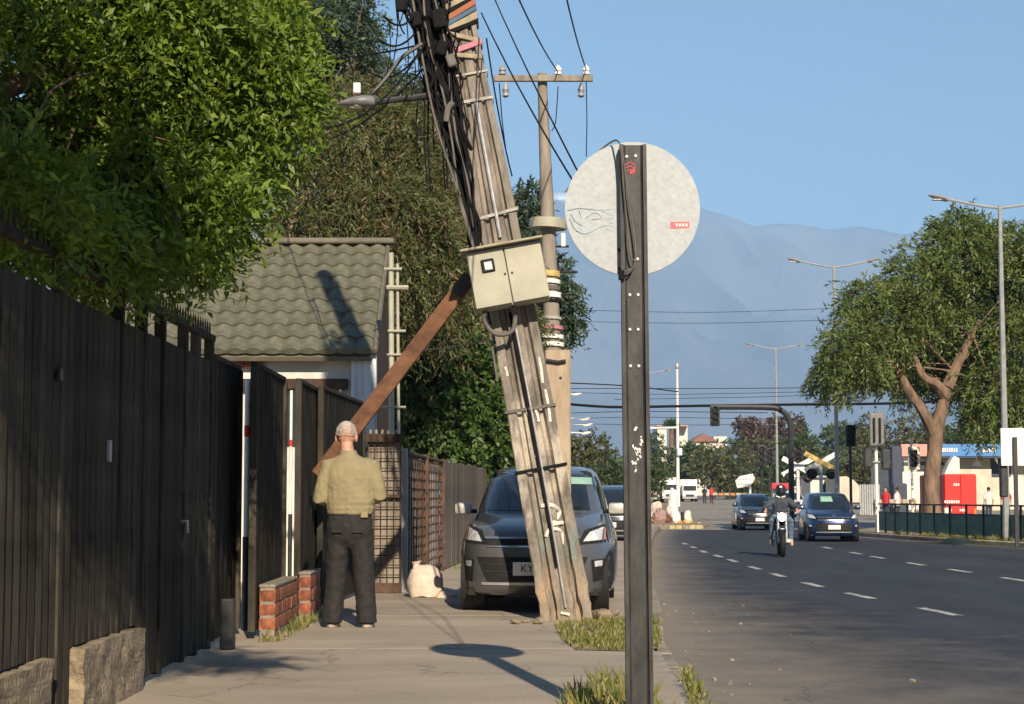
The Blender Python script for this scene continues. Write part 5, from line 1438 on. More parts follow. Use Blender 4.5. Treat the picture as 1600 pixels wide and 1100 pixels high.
def limb(parent, pts, radii, material, name='limb', n=9):
    m_ = MB(); q = smooth_path(pts, 5)
    rr = np.interp(np.linspace(0, 1, len(q)), np.linspace(0, 1, len(radii)), radii)
    m_.tube(q, list(rr), n)
    from mathutils import noise
    for v in m_.v: v += noise.noise_vector(v * 3) * .06 * radii[0]
    return m_.build(name, material, parent, True)

def twigs(parent, roots, lobes, n, r0, material, seed):
    """thin branches from a limb end into the crown"""
    rt_ = random.Random(seed); m_ = MB()
    for k in range(n):
        a = Vector(rt_.choice(roots)); l = rt_.choice(lobes)
        b_ = Vector(l[0]) + Vector((rt_.uniform(-.8, .8) * l[1][0], rt_.uniform(-.8, .8) * l[1][1], rt_.uniform(-.7, .7) * l[1][2]))
        mid = a.lerp(b_, .5) + Vector((rt_.gauss(0, .1), rt_.gauss(0, .1), .12)) * (b_ - a).length * .5
        m_.tube(smooth_path([a, mid, b_], 3), [r0, r0 * .85, r0 * .7, r0 * .55, r0 * .45, r0 * .35, r0 * .2], 5)
    return m_.build('twigs', material, parent, True)

def PL(px, py, Y, rx, ry, rd):
    s_ = F / Y
    return (P(px, py, Y), (rx / s_, rd, ry / s_))

M['leaf_near'] = leafmat('leaf_near', [(0.06, 0.115, 0.014), (0.13, 0.21, 0.024), (0.23, 0.32, 0.045), (0.095, 0.17, 0.02), (0.17, 0.24, 0.04)], .42)
M['leaf_conifer'] = leafmat('leaf_conifer', [(0.06, 0.085, 0.025), (0.10, 0.13, 0.034), (0.13, 0.125, 0.045), (0.075, 0.11, 0.03), (0.14, 0.09, 0.05)], .25)
M['leaf_dark'] = leafmat('leaf_dark', [(0.035, 0.075, 0.017), (0.07, 0.13, 0.028), (0.11, 0.165, 0.036)], .3)
M['leaf_pepper'] = leafmat('leaf_pepper', [(0.06, 0.11, 0.03), (0.11, 0.17, 0.035), (0.16, 0.21, 0.05), (0.17, 0.16, 0.07)], .35)
M['leaf_far'] = leafmat('leaf_far', [(0.035, 0.065, 0.018), (0.065, 0.10, 0.028), (0.09, 0.12, 0.04)], .2)
M['leaf_olive'] = leafmat('leaf_olive', [(0.06, 0.075, 0.025), (0.1, 0.11, 0.035), (0.13, 0.11, 0.05)], .2)
M['leaf_brown'] = leafmat('leaf_brown', [(0.10, 0.06, 0.05), (0.13, 0.08, 0.065), (0.08, 0.06, 0.04)], .15)
M['leaf_blue'] = leafmat('leaf_blue', [(0.05, 0.085, 0.06), (0.08, 0.12, 0.08), (0.06, 0.1, 0.05)], .3)
M['grass'] = leafmat('grass', [(0.13, 0.17, 0.035), (0.22, 0.23, 0.06), (0.33, 0.27, 0.11), (0.12, 0.19, 0.035)], .3)

leaf_mesh('hair_strands', HAIR[0], HAIR[1], HAIR[2], HAIR[3], HAIR[4], leafmat('hair_white', [(.32, .29, .26), (.5, .47, .44), (.62, .6, .57)], .1), HAIR[5], fold=.1, kind='stuff')
# near tree overhanging the fence
nt_ = thing('leafy_tree', 'bright green leafy tree overhanging the black picket fence at the left', 'tree', (-4.0, 7.5, 0))
lob = [PL(60, 130, 10.8, 190, 200, .9), PL(250, 90, 11.2, 200, 160, 1.0), PL(395, 90, 11.4, 85, 90, .55), PL(440, 135, 11.2, 52, 52, .4), PL(365, 210, 11.2, 82, 72, .5), PL(305, 295, 11.0, 90, 75, .6), PL(210, 300, 10.6, 140, 100, .6), PL(240, 380, 10.8, 85, 45, .4), PL(110, 370, 10.2, 120, 50, .4), PL(30, 310, 9.9, 100, 75, .5), PL(320, 365, 11.2, 45, 35, .25), PL(170, 425, 10.6, 55, 25, .2), PL(250, 20, 11.5, 220, 120, 1.0), PL(20, 280, 8.4, 90, 60, .35), PL(100, 320, 9.0, 80, 45, .35), PL(175, 385, 9.8, 50, 30, .25), PL(225, 390, 10.2, 50, 28, .25)]
lob2 = [(Vector((-2.1, 7.6, 4.3)), (.9, 1.1, .75)), (Vector((-2.3, 5.8, 4.5)), (1.0, 1.2, .8)), (Vector((-2.6, 4.2, 4.6)), (1.1, 1.1, .9)), (Vector((-3.6, 8.5, 4.6)), (1.2, 1.8, 1.0)), (Vector((-1.3, 2.6, 5.6)), (.7, 1.2, .9)), (Vector((-1.1, 4.2, 4.9)), (.7, 1.0, .6)), (Vector((-.7, 4.7, 4.55)), (.45, .6, .35)), (Vector((-.32, 4.6, 4.4)), (.32, .4, .25)), (Vector((-1.5, 5.8, 4.7)), (.7, 1.0, .7))]
crown(nt_, lob, 6800, 13, .33, .066, .026, M['leaf_near'], 2, droop=.45, inner=.4, nbias=(.1, -.7, .8))
crown(nt_, lob2, 5200, 12, .32, .07, .03, M['leaf_near'], 3, droop=.4, inner=.3)
limb(nt_, [(-4.0, 7.5, -.1), (-3.95, 7.6, 1.2), (-3.8, 7.9, 2.4), (-3.6, 8.6, 3.4)], [.2, .16, .14, .11], M['bark'], 'trunk')
limb(nt_, [(-3.8, 7.9, 2.4), (-3.2, 9.6, 3.2), (-2.4, 10.9, 3.9), (-1.6, 11.3, 4.2)], [.1, .07, .05, .02], M['bark'])
limb(nt_, [(-3.8, 7.9, 2.6), (-3.0, 7.2, 3.9), (-2.2, 5.8, 4.6), (-1.0, 4.0, 5.0)], [.1, .07, .05, .02], M['bark'])
limb(nt_, [(-3.6, 8.6, 3.4), (-3.0, 10.2, 4.0), (-2.6, 11.2, 4.8)], [.09, .06, .03], M['bark'])
twigs(nt_, [(-3.0, 10.4, 3.3), (-2.4, 10.9, 3.8), (-3.2, 10.2, 3.1)], lob, 60, .014, M['bark'], 4)

# big shaggy conifer behind the house
ct = thing('shaggy_conifer', 'tall shaggy brownish green conifer behind the house roof', 'tree', (P(560, 700, 33).x, 34, 0))
lob = [PL(540, 230, 33, 100, 80, 1.6), PL(500, 310, 32, 90, 60, 1.3), PL(470, 360, 31.5, 60, 30, 1.0), PL(620, 230, 33, 70, 80, 1.3), PL(600, 330, 32, 100, 70, 1.5), PL(560, 400, 32, 100, 50, 1.4), PL(670, 330, 33, 60, 90, 1.2), PL(690, 420, 33, 60, 70, 1.2), PL(640, 440, 32, 70, 60, 1.2), PL(560, 160, 34, 60, 45, 1.0), PL(650, 200, 34, 40, 50, .8)]
crown(ct, lob, 4600, 20, .8, .13, .026, M['leaf_conifer'], 6, droop=.9, inner=.45, spread=.45, jitter=.3, nbias=(.1, -.5, .6))
crown(ct, lob, 450, 16, .9, .14, .03, leafmat('leaf_dead', [(0.16, 0.09, 0.055), (0.2, 0.12, 0.075), (0.11, 0.07, 0.04)], .15), 66, droop=1.3, inner=.6, spread=.35, jitter=.3, nbias=(.1, -.5, .6), name='dry_foliage')
limb(ct, [(ct.location.x, 34, -.1), (ct.location.x - .1, 34, 2.5), (ct.location.x, 34, 5), (ct.location.x + .1, 34, 8)], [.35, .28, .2, .05], M['bark'], 'trunk')
twigs(ct, [(ct.location.x, 34, 3.5), (ct.location.x, 34, 5), (ct.location.x, 34, 6.2)], lob, 50, .05, M['bark_warm'], 8)
# loose grey green tree above the conifer
lt = thing('loose_tree', 'loose grey green tree showing above the conifer against the sky', 'tree', (P(520, 700, 42).x, 42, 0))
lob = [PL(500, 60, 42, 90, 70, 1.8), PL(545, 30, 42, 55, 45, 1.4), PL(560, 90, 42, 40, 40, 1.2), PL(450, 20, 42, 70, 60, 1.6), PL(580, 130, 42, 28, 40, .8)]
crown(lt, lob, 1500, 11, .5, .14, .05, M['leaf_blue'], 9, droop=.5, inner=.3)
limb(lt, [(lt.location.x, 42, -.1), (lt.location.x, 42, 4), (lt.location.x + .2, 42, 8), (lt.location.x, 42, 11)], [.3, .25, .18, .06], M['bark'], 'trunk')
twigs(lt, [(lt.location.x + .2, 42, 8), (lt.location.x, 42, 9.5)], lob, 36, .05, M['bark'], 3)
# small saplings tips
sm = thing('slender_tree', 'slender tree with fresh leaves peeping out between conifer and cable tangle', 'tree', (P(625, 700, 40).x, 40, 0))
lob = [PL(622, 130, 40, 26, 30, .5), PL(655, 170, 40, 30, 45, .6), PL(690, 240, 40, 40, 60, .7)]
crown(sm, lob, 420, 10, .4, .13, .05, M['leaf_blue'], 12, droop=.4, inner=.3)
limb(sm, [(sm.location.x, 40, -.1), (sm.location.x + .2, 40, 4), (sm.location.x + .4, 40, 8), (sm.location.x + .1, 40, 10)], [.16, .12, .08, .02], M['bark'], 'trunk')
# dark shrubs climbing between the house and the pole
sh = thing('dense_shrub', 'dense dark green creeper covered shrub between the prop beam and the pole', 'shrub', (P(700, 700, 36).x, 37, 0))
lob = [PL(700, 600, 36.5, 75, 70, 1.3), PL(650, 640, 36, 55, 60, 1.2), PL(730, 680, 36.5, 80, 70, 1.3), PL(760, 560, 37, 60, 80, 1.3), PL(680, 520, 37, 60, 50, 1.2), PL(770, 660, 37, 60, 80, 1.3), PL(650, 560, 36.5, 50, 50, 1.0), PL(800, 620, 38, 40, 90, 1.2), PL(770, 760, 37, 70, 60, 1.2)]
crown(sh, lob, 3000, 12, .5, .15, .08, M['leaf_dark'], 14, droop=.5, inner=.5, nbias=(.1, -.6, .6))
limb(sh, [(sh.location.x, 37, -.1), (sh.location.x + .1, 37, 1.5), (sh.location.x, 37, 3.4)], [.14, .1, .04], M['bark'], 'stem')
twigs(sh, [(sh.location.x, 37, .8), (sh.location.x + .1, 37, 1.8), (sh.location.x, 37, 2.6)], lob, 30, .03, M['bark'], 5)
cl = thing('tall_evergreen', 'tall dark evergreen rising directly behind the leaning pole', 'tree', (P(760, 700, 40).x, 41, 0))
lob = [PL(735, 470, 41, 60, 70, 1.3), PL(700, 480, 40.5, 60, 60, 1.3), PL(770, 430, 41, 50, 70, 1.2), PL(720, 390, 41, 45, 70, 1.2), PL(790, 500, 41, 50, 70, 1.2), PL(740, 300, 41, 35, 60, 1.0)]
crown(cl, lob, 2600, 16, .7, .14, .035, M['leaf_conifer'], 15, droop=.8, inner=.45, spread=.5)
limb(cl, [(cl.location.x, 41, -.1), (cl.location.x, 41, 3), (cl.location.x, 41, 8)], [.28, .2, .05], M['bark'], 'trunk')
twigs(cl, [(cl.location.x, 41, 3.5), (cl.location.x, 41, 5)], lob, 26, .05, M['bark'], 5)
bt_ = thing('street_tree', 'small street tree showing on both sides of the second utility pole', 'tree', (P(850, 700, 52).x, 52, 0))
lob = [PL(826, 320, 52, 24, 36, .9), PL(825, 370, 52, 28, 40, 1.0), PL(850, 440, 52, 40, 50, 1.2), PL(888, 500, 52, 24, 32, .8), PL(880, 460, 52, 22, 30, .8), PL(840, 520, 52, 40, 50, 1.2)]
crown(bt_, lob, 1100, 10, .5, .16, .07, M['leaf_blue'], 16, droop=.5, inner=.35)
limb(bt_, [(bt_.location.x, 52, gz(52)), (bt_.location.x, 52, 3.5), (bt_.location.x - .3, 52, 8.5)], [.2, .16, .05], M['bark'], 'trunk')
twigs(bt_, [(bt_.location.x, 52, 3.5), (bt_.location.x - .15, 52, 6)], lob, 24, .04, M['bark'], 5)

# pepper tree on the traffic island
TY = 66.0
pb_ = P(1459, 812, TY); pb_.z = gz(TY) + .1
pp = thing('pepper_tree', 'large weeping pepper tree with a forked trunk behind the green railing', 'tree', pb_)
lob = [PL(1305, 585, 65, 42, 32, 1.8), PL(1335, 545, 65, 55, 52, 2.0), PL(1370, 560, 67, 55, 45, 1.8), PL(1395, 500, 66, 60, 60, 2.2), PL(1440, 440, 67, 60, 60, 2.2), PL(1500, 400, 67, 65, 60, 2.4), PL(1560, 400, 67, 60, 60, 2.2), PL(1620, 430, 67, 60, 70, 2.2), PL(1465, 505, 67.5, 70, 60, 2.2), PL(1545, 500, 68, 75, 75, 2.3), PL(1610, 540, 66, 70, 80, 2.4), PL(1560, 610, 66, 60, 50, 2.0), PL(1540, 655, 66, 34, 30, 1.4), PL(1610, 620, 66, 50, 40, 1.6), PL(1345, 470, 66.5, 35, 35, 1.4), PL(1430, 575, 69.5, 60, 45, 1.6), PL(1500, 585, 69.5, 55, 50, 1.6), PL(1455, 540, 69, 60, 45, 1.6), PL(1495, 350, 67, 40, 25, 1.2)]
crown(pp, lob, 7600, 13, .7, .2, .06, M['leaf_pepper'], 18, droop=.6, inner=.4, spread=.5, nbias=(.1, -.5, .6))
f_ = P(1464, 668, TY)
limb(pp, [pb_ - Vector((0, 0, .2)), P(1455, 760, TY), P(1460, 710, TY), f_, P(1474, 630, TY), P(1480, 600, TY)], [.36, .3, .28, .27, .22, .17], M['bark_warm'], 'trunk', 12)
limb(pp, [f_ + Vector((-.1, 0, -.3)), P(1443, 645, TY - .3), P(1420, 610, TY - .5), P(1404, 580, TY - .5), P(1385, 540, TY)], [.23, .2, .17, .14, .07], M['bark_warm'])
limb(pp, [P(1478, 620, TY), P(1462, 600, TY - .4), P(1440, 586, TY - .5), P(1425, 540, TY)], [.24, .2, .16, .07], M['bark_warm'])
limb(pp, [P(1480, 605, TY), P(1500, 560, TY), P(1530, 500, TY)], [.24, .18, .07], M['bark_warm'])
twigs(pp, [P(1404, 570, TY), P(1440, 580, TY), P(1490, 580, TY), P(1520, 520, TY)], lob, 26, .04, M['bark_warm'], 9)

# trees far down the street, one by one
def far_tree(name, label, px, py_top, py_bot, w, Y, m_leaf, seed, n=420, squash=1.0, group='far trees'):
    base = Vector((P(px, 775, Y).x, Y, gz(Y) - .1))
    t = thing(name, label, 'tree', base, group)
    s_ = F / Y; r_ = random.Random(seed)
    H_ = (py_bot - py_top); lobes = []
    for k in range(7):
        u = r_.uniform(-.55, .55); v = r_.uniform(.12, .9)
        lobes.append(PL(px + u * w * (1.2 - abs(v - .45)), py_top + v * H_, Y + r_.uniform(-1, 1), w * r_.uniform(.28, .45), H_ * r_.uniform(.2, .3), w / s_ * .35))
    lobes.append(PL(px, py_top + H_ * .35, Y, w * .3, H_ * .33, w / s_ * .35))
    ls = 3.6 / s_
    crown(t, lobes, n, 8, ls * 2.2, ls * 1.3, ls * .7, m_leaf, seed, droop=.3, inner=.4)
    top = P(px, py_top + H_ * .6, Y)
    limb(t, [base, base.lerp(top, .5), top], [.02 * H_ / s_ + .12, .1, .05], M['bark'], 'trunk', 7)
    return t
ft = [('broad_tree', 'yellowish green tree just right of the grey car roof', 905, 678, 770, 60, 100, 'leaf_olive', 700),
      ('broad_tree', 'green tree between the leaning pole and the sign post', 948, 700, 790, 70, 110, 'leaf_far', 700),
      ('broad_tree', 'green tree left of the white trucks behind the sign post', 1010, 690, 775, 70, 235, 'leaf_far', 500),
      ('broad_tree', 'round green tree directly behind the white trucks', 1062, 690, 770, 80, 245, 'leaf_far', 600),
      ('broad_tree', 'round dark green tree right of the white trucks', 1110, 695, 775, 70, 235, 'leaf_far', 600),
      ('broad_tree', 'olive tree with a pale trunk left of the traffic mast', 1152, 688, 770, 80, 215, 'leaf_olive', 700),
      ('purple_tree', 'purplish brown tree behind the far traffic signals', 1168, 655, 715, 44, 260, 'leaf_brown', 380),
      ('purple_tree', 'purplish brown tree beside the curved traffic mast', 1212, 652, 720, 56, 270, 'leaf_brown', 460),
      ('broad_tree', 'bright green tree behind the railway crossing signs', 1255, 680, 760, 70, 190, 'leaf_far', 600),
      ('slim_cypress', 'slim dark cypress on the skyline right of the traffic mast', 1250, 655, 720, 14, 300, 'leaf_dark', 220),
      ('broad_tree', 'low round green tree on the skyline above the blue car', 1300, 662, 740, 70, 280, 'leaf_far', 600),
      ('broad_tree', 'olive tree behind the tall black signal post', 1345, 660, 770, 60, 170, 'leaf_olive', 600),
      ('broad_tree', 'olive green tree left of the pepper tree trunk', 1395, 650, 735, 70, 180, 'leaf_olive', 650),
      ('broad_tree', 'green tree right of the pepper tree trunk behind the blue canopy', 1500, 660, 720, 70, 230, 'leaf_far', 600),
      ('broad_tree', 'low green tree behind the tilted white board', 1180, 715, 785, 60, 230, 'leaf_far', 500),
      ('broad_tree', 'low dark tree behind the far signal posts', 1215, 712, 785, 50, 240, 'leaf_dark', 500),
      ('broad_tree', 'green tree far left behind the leaning pole foot', 985, 705, 790, 60, 140, 'leaf_far', 500),
      ('broad_tree', 'dark green tree at the right edge below the white block', 1555, 648, 715, 70, 240, 'leaf_dark', 600)]
for k, (nm, lb, px, a, b_, w, Y, ml_, n) in enumerate(ft):
    far_tree(nm, lb, px, a, b_, w, Y, M[ml_], 40 + k, n)
# the band of trees on the horizon: too far to count
fw_ = [PL(880 + 26 * k, 742 + 10 * math.sin(k * 1.9), 340 + 12 * math.sin(k * 2.3), 24, 26 + 8 * math.sin(k * 1.3), 5.0) for k in range(29)]
o = crown(None, fw_, 5200, 8, 1.1, .62, .34, M['leaf_far'], 77, droop=.3, inner=.3, name='distant_trees')
tag(o, 'continuous band of distant green trees along the horizon beyond the junction', 'trees', kind='stuff')
# palm far away
pl = thing('palm_tree', 'small palm in front of the far white building', 'tree', P(1049, 700, 300))
limb(pl, [P(1049, 775, 300), P(1049, 700, 300), P(1049, 668, 300)], [.5, .45, .4], M['bark'], 'trunk', 7)
rp_ = np.random.RandomState(3); n = 160
c = np.array(P(1049, 666, 300)); dd = rp_.normal(size=(n, 3)); dd[:, 2] = np.abs(dd[:, 2]) * .6
leaf_mesh('crown', np.repeat(c[None], n, 0), dd, rp_.normal(size=(n, 3)), np.full(n, 1.7), np.full(n, .35), M['leaf_dark'], pl)

# grass and weeds: patches on the verge
def grass_patch(name, label, poly, n, h, seed, parent=None):
    r = np.random.RandomState(seed); poly = [Vector(p) for p in poly]
    xs = [p.x for p in poly]; ys = [p.y for p in poly]; pts = []
    def inside(x, y):
        c_ = False; j = len(poly) - 1
        for i in range(len(poly)):
            if (ys[i] > y) != (ys[j] > y) and x < (xs[j] - xs[i]) * (y - ys[i]) / (ys[j] - ys[i]) + xs[i]: c_ = not c_
            j = i
        return c_
    cl_ = [(r.uniform(min(xs), max(xs)), r.uniform(min(ys), max(ys))) for _ in range(max(6, n // 60))]
    while len(pts) < n:
        if r.rand() < .65:
            c_ = cl_[r.randint(len(cl_))]; x, y = c_[0] + r.normal() * .07, c_[1] + r.normal() * .09
        else: x, y = r.uniform(min(xs), max(xs)), r.uniform(min(ys), max(ys))
        if inside(x, y): pts.append((x, y, 0.0))
    b_ = np.array(pts); d = r.normal(size=(n, 3)) * .45; d[:, 2] = 1
    hh = h * (.35 + r.rand(n) ** 2 * 1.1)
    o = leaf_mesh(name, b_, d, r.normal(size=(n, 3)), hh, np.full(n, .011) * (.6 + r.rand(n)), M['grass'], None, fold=.1)
    tag(o, label, 'grass', kind='stuff')
    return o
def verge(name, poly):
    m_ = MB(); q = [Vector((p[0], p[1], .006)) for p in poly]; m_.add(q, [tuple(range(len(q)))]); o = m_.build(name, M['dirt'], None); tag(o, kind='structure')
v1 = [G(866, 975), G(930, 972), G(985, 968), G(1030, 972), G(1030, 1014), G(975, 1018), G(900, 1016), G(878, 1000)]
verge('verge_soil', v1)
grass_patch('grass', 'yellow green grass patch in front of the leaning pole', v1, 3400, .062, 5)
v2 = [G(885, 1096), G(930, 1068), G(985, 1070), G(1010, 1090), G(1060, 1125), G(1040, 1230), G(840, 1230)]
verge('verge_soil', v2)
grass_patch('grass', 'tufts of grass around the foot of the sign post', v2, 1900, .12, 6)
v3 = [G(1062, 1045), G(1075, 1050), G(1110, 1100), G(1130, 1140), G(1080, 1140), G(1072, 1080)]
grass_patch('grass', 'thin weeds along the kerb right of the sign post', v3, 420, .08, 7)
v4 = [Vector((-2.0, 14.2, 0)), Vector((-1.82, 14.3, 0)), Vector((-1.75, 17.4, 0)), Vector((-1.9, 17.4, 0)), Vector((-1.95, 14.6, 0))]
grass_patch('grass', 'weeds growing at the foot of the brick piers', v4, 420, .1, 8)
v5 = [Vector((-.95, 28, 0)), Vector((-.75, 28, 0)), Vector((.1, 38, 0)), Vector((-.3, 38, 0))]
grass_patch('grass', 'strip of weeds along the weathered board fence', v5, 900, .16, 9)
vv = [Vector((rkerbx(y) + .25, y, 0)) for y in (40, 46, 52, 58)] + [Vector((rkerbx(y) + 1.6, y, 0)) for y in (58, 52, 46, 40)]
o = grass_patch('grass', 'dry grass strip under the green railing', vv, 5200, .16, 10)
o.location.z = gz(50) + .11

# grit and litter along the gutter
rg = np.random.RandomState(31); m_ = MB()
for k in range(50):
    y = rg.uniform(8.5, 22); x = kerbx(y) + abs(rg.normal()) * .55 - .05
    s_ = .006 + .012 * rg.rand() ** 2
    c = Vector((x, y, gz(y) + s_ * .4)); m_.box(c, (s_ * 2, s_ * 1.6, s_), Euler((rg.uniform(-.4, .4), rg.uniform(-.4, .4), rg.uniform(0, 3))))
tag(m_.build('gutter_grit', M['kerb'], None), 'pale grit and litter scattered along the gutter', 'grit', kind='stuff')

# ================================================================== TRAFFIC FURNITURE AND FAR BUILDINGS
# green railing on the island
rail = thing('green_railing', 'long green pedestrian railing with dark posts on the right traffic island', 'railing', (12.3, 50, gz(50)))
M['green_rail'] = mat('green_rail', (0.075, 0.15, 0.11), .5, .1, var=.25, scale=4, rand=.1)
M['dark_green'] = mat('dark_green', (0.012, 0.028, 0.024), .5, .1, var=.3)
yr = [38 + k * 1.25 for k in range(20)]
def rx_(y): return rkerbx(y) + .85
for k in range(len(yr) - 1):
    a = Vector((rx_(yr[k]), yr[k], 0)); b_ = Vector((rx_(yr[k + 1]), yr[k + 1], 0)); z0 = gz(yr[k]) + .11
    ang = math.atan2(b_.x - a.x, b_.y - a.y); c = (a + b_) / 2; ln = (b_ - a).length
    rot = Euler((0, 0, -ang))
    MB().bbox((a.x, a.y, z0 + .5), (.07, .07, 1.0), .01).build('post', M['dark_green'], rail)
    MB().bbox((c.x, c.y, z0 + .97), (.05, ln, .05), .008, rot).build('top_rail', M['dark_green'], rail)
    MB().bbox((c.x, c.y, z0 + .70), (.04, ln, .04), .006, rot).build('mid_rail', M['dark_green'], rail)
    for q in range(8):
        p = a.lerp(b_, (q + .5) / 8)
        MB().box((p.x, p.y, z0 + .38), (.02, ln / 8 - .035, .6), rot).build('slat', M['green_rail'], rail)
# bollard
p_ = P(1438 + 42, 850, 54); bz_ = gz(54) + .11
bo = thing('striped_bollard', 'short black and white striped post at the green railing below the red van', 'bollard', (P(1479, 800, 55).x, 55, bz_))
for k in range(4): MB().tube([(bo.location.x, 55, bz_ + k * .22), (bo.location.x, 55, bz_ + k * .22 + .22)], .09, 10).build('band', M['white_paint'] if k % 2 else M['black_rubber'], bo, True)

# street lamps
def lamp_post(label, px, py_top, Y, span_l, span_r, group='double arm street lamps', tall=None):
    p = P(px, py_top, Y); z0 = gz(Y) + .1
    t = thing('street_lamp', label, 'street lamp', (p.x, Y, z0), group)
    MB().tube([(p.x, Y, z0), (p.x, Y, z0 + 1.2), (p.x, Y, p.z)], [.12, .1, .055], 8).build('mast', M['grey_metal'], t, True)
    for s_ in (span_l, span_r):
        if not s_: continue
        sg = -1 if s_ < 0 else 1; a = abs(s_)
        MB().tube(smooth_path([(p.x, Y, p.z - .1), (p.x + sg * a * .3, Y, p.z - .02), (p.x + sg * a * .72, Y, p.z + .15)], 5), .04, 6).build('arm', M['grey_metal'], t, True)
        m_ = MB(); e = Vector((p.x + sg * a * .72, Y, p.z + .15)); f2 = Vector((p.x + sg * a, Y, p.z + .27))
        d = (f2 - e).normalized(); m_.loft([[e.lerp(f2, u) + Vector((0, math.cos(q) * w, math.sin(q) * h_)) for q in [2 * math.pi * k / 10 for k in range(10)]] for u, w, h_ in ((0, .05, .05), (.15, .14, .08), (.7, .16, .07), (1, .05, .02))]); lo_ = m_.build('lamp_head', M['grey_metal'], t, True)
        MB().box(e.lerp(f2, .55) + Vector((0, 0, -.075)), (a * .14, .2, .02)).build('lens', M['lamp_glass'], lo_)
    return t
lamp_post('tall street lamp in front of the pepper tree at the right edge', 1562, 320, 50, -2.0, 2.0)
lamp_post('street lamp with two arms left of the pepper tree crown', 1303, 414, 75, -1.95, 1.95)
lamp_post('distant street lamp with two arms above the blue car', 1212, 543, 120, -2.0, 2.0)
# pale slim mast
mp_ = thing('slim_mast', 'slim pale mast with a small box beside the white trucks', 'mast', (P(1058, 770, 150).x, 150, gz(150)))
c = P(1058, 572, 150)
MB().tube([(c.x, 150, gz(150)), (c.x, 150, 4), (c.x, 150, c.z)], [.17, .13, .09], 8).build('mast', M['white_paint'], mp_, True)
MB().bbox(P(1062, 706, 149.7), (.4, .3, .6), .04).build('control_box', M['white_paint'], mp_)
MB().ellipsoid(c, (.2, .2, .3), 10, 6).build('cap', M['galv'], mp_, True)
fl = lamp_post('single arm street lamp behind the sign post, left of the slim mast', 1008, 582, 130, 0, 2.0, None)
fb = MB(); fb.tube([P(1005, 669, 150), P(1058, 668, 150)], .09, 6); fb.build('side_arm', M['white_paint'], mp_, True)

def signal_head(t, c, w=.34, h=1.05, d=.25, mt_='dark_steel', lens=True, back=True):
    """c centre of the head; lamps face the camera when lens is set"""
    hd = MB().bbox(c, (w, d, h), .04).build('signal_head', M[mt_], t)
    for k in range(3):
        q = c + Vector((0, -d / 2 - .002, h * (.3 - .3 * k)))
        MB().lathe(q, (0, -1, 0), [(0, w * .36), (.1, w * .38), (.1, w * .33), (.01, w * .3), (.012, .005)], 12).build('visor', M['black_rubber'], hd, True)
    return hd
# mast arm with a hanging signal
YM = 82.0
ma_ = thing('signal_mast', 'dark curved mast arm carrying a hanging traffic signal over the road', 'traffic mast', (P(1236, 790, YM).x, YM, gz(YM)))
m_ = MB(); m_.tube([(P(1236, 700, YM).x, YM, gz(YM))] + smooth_path([P(1236, 720, YM), P(1236, 675, YM), P(1231, 652, YM), P(1220, 641, YM), P(1205, 637, YM), P(1160, 636, YM), P(1110, 636, YM)], 5), .13, 8); m_.build('mast_arm', M['dark_steel'], ma_, True)
signal_head(ma_, P(1117, 650, YM - .1), .42, .92)
# signal posts
def signal_post(label, px, py_top, py_head_bot, Y, mt_='dark_steel', w=.4, z_extra=0):
    a = P(px, py_top, Y); b_ = P(px, py_head_bot, Y); z0 = gz(Y) + .1
    t = thing('traffic_signal', label, 'traffic signal', (a.x, Y, z0), 'traffic signals at the crossing')
    MB().tube([(a.x, Y + .15, z0), (a.x, Y + .15, a.z - .1)], .06, 8).build('post', M['dark_steel'] if mt_ != 'white' else M['white_paint'], t, True)
    signal_head(t, (a + b_) / 2, w, a.z - b_.z)
    return t
signal_post('black traffic signal on a post left of the grey signal cabinet', 1329, 664, 698, 76, w=.42)
signal_post('dark traffic signal in front of the purplish tree, left one', 1190, 696, 730, 105, w=.5)
signal_post('dark traffic signal in front of the purplish tree, right one', 1203, 700, 725, 108, w=.42)
signal_post('dark traffic signal just right of the curved mast', 1247, 700, 724, 95, w=.5)
M['signal_grey'] = mat('signal_grey', (0.17, 0.17, 0.16), .6, var=.15)
bs = thing('backed_signal', 'large grey traffic signal seen from behind on a pale post', 'traffic signal', (P(1370, 780, 62).x, 62, gz(62) + .1))
MB().tube([(bs.location.x, 62, gz(62) + .1), (bs.location.x, 62, P(0, 650, 62).z)], .06, 8).build('post', M['white_paint'], bs, True)
a = P(1358, 645, 61.8); b_ = P(1382, 698, 61.8)
MB().bbox((a + b_) / 2, (b_.x - a.x, .12, a.z - b_.z), .06).build('backboard', M['signal_grey'], bs)
for px in (1366, 1375): MB().bbox((P(px, 672, 61.7)), (.07, .1, .85), .02).build('slot', M['black_rubber'], bs)
for px, py in ((1356, 715), (1384, 718)):
    MB().bbox(P(px, py, 61.8), (.3, .25, .7), .05).build('side_head', M['dark_steel'], bs)
MB().tube([P(1352, 722, 61.9), P(1392, 722, 61.9)], .03, 6).build('bracket', M['grey_metal'], bs)
fs_ = thing('framed_signal', 'small traffic signal in a white frame left of the pepper tree trunk', 'traffic signal', (P(1427, 780, 70).x, 70, gz(70) + .1))
MB().tube([(fs_.location.x, 70.15, gz(70) + .1), (fs_.location.x, 70.15, P(0, 684, 70).z)], .055, 8).build('post', M['white_paint'], fs_, True)
MB().bbox(P(1428, 716, 70), (.46, .06, .9), .05).build('backboard', M['white_paint'], fs_)
signal_head(fs_, P(1428, 716, 69.85), .26, .68, .2)

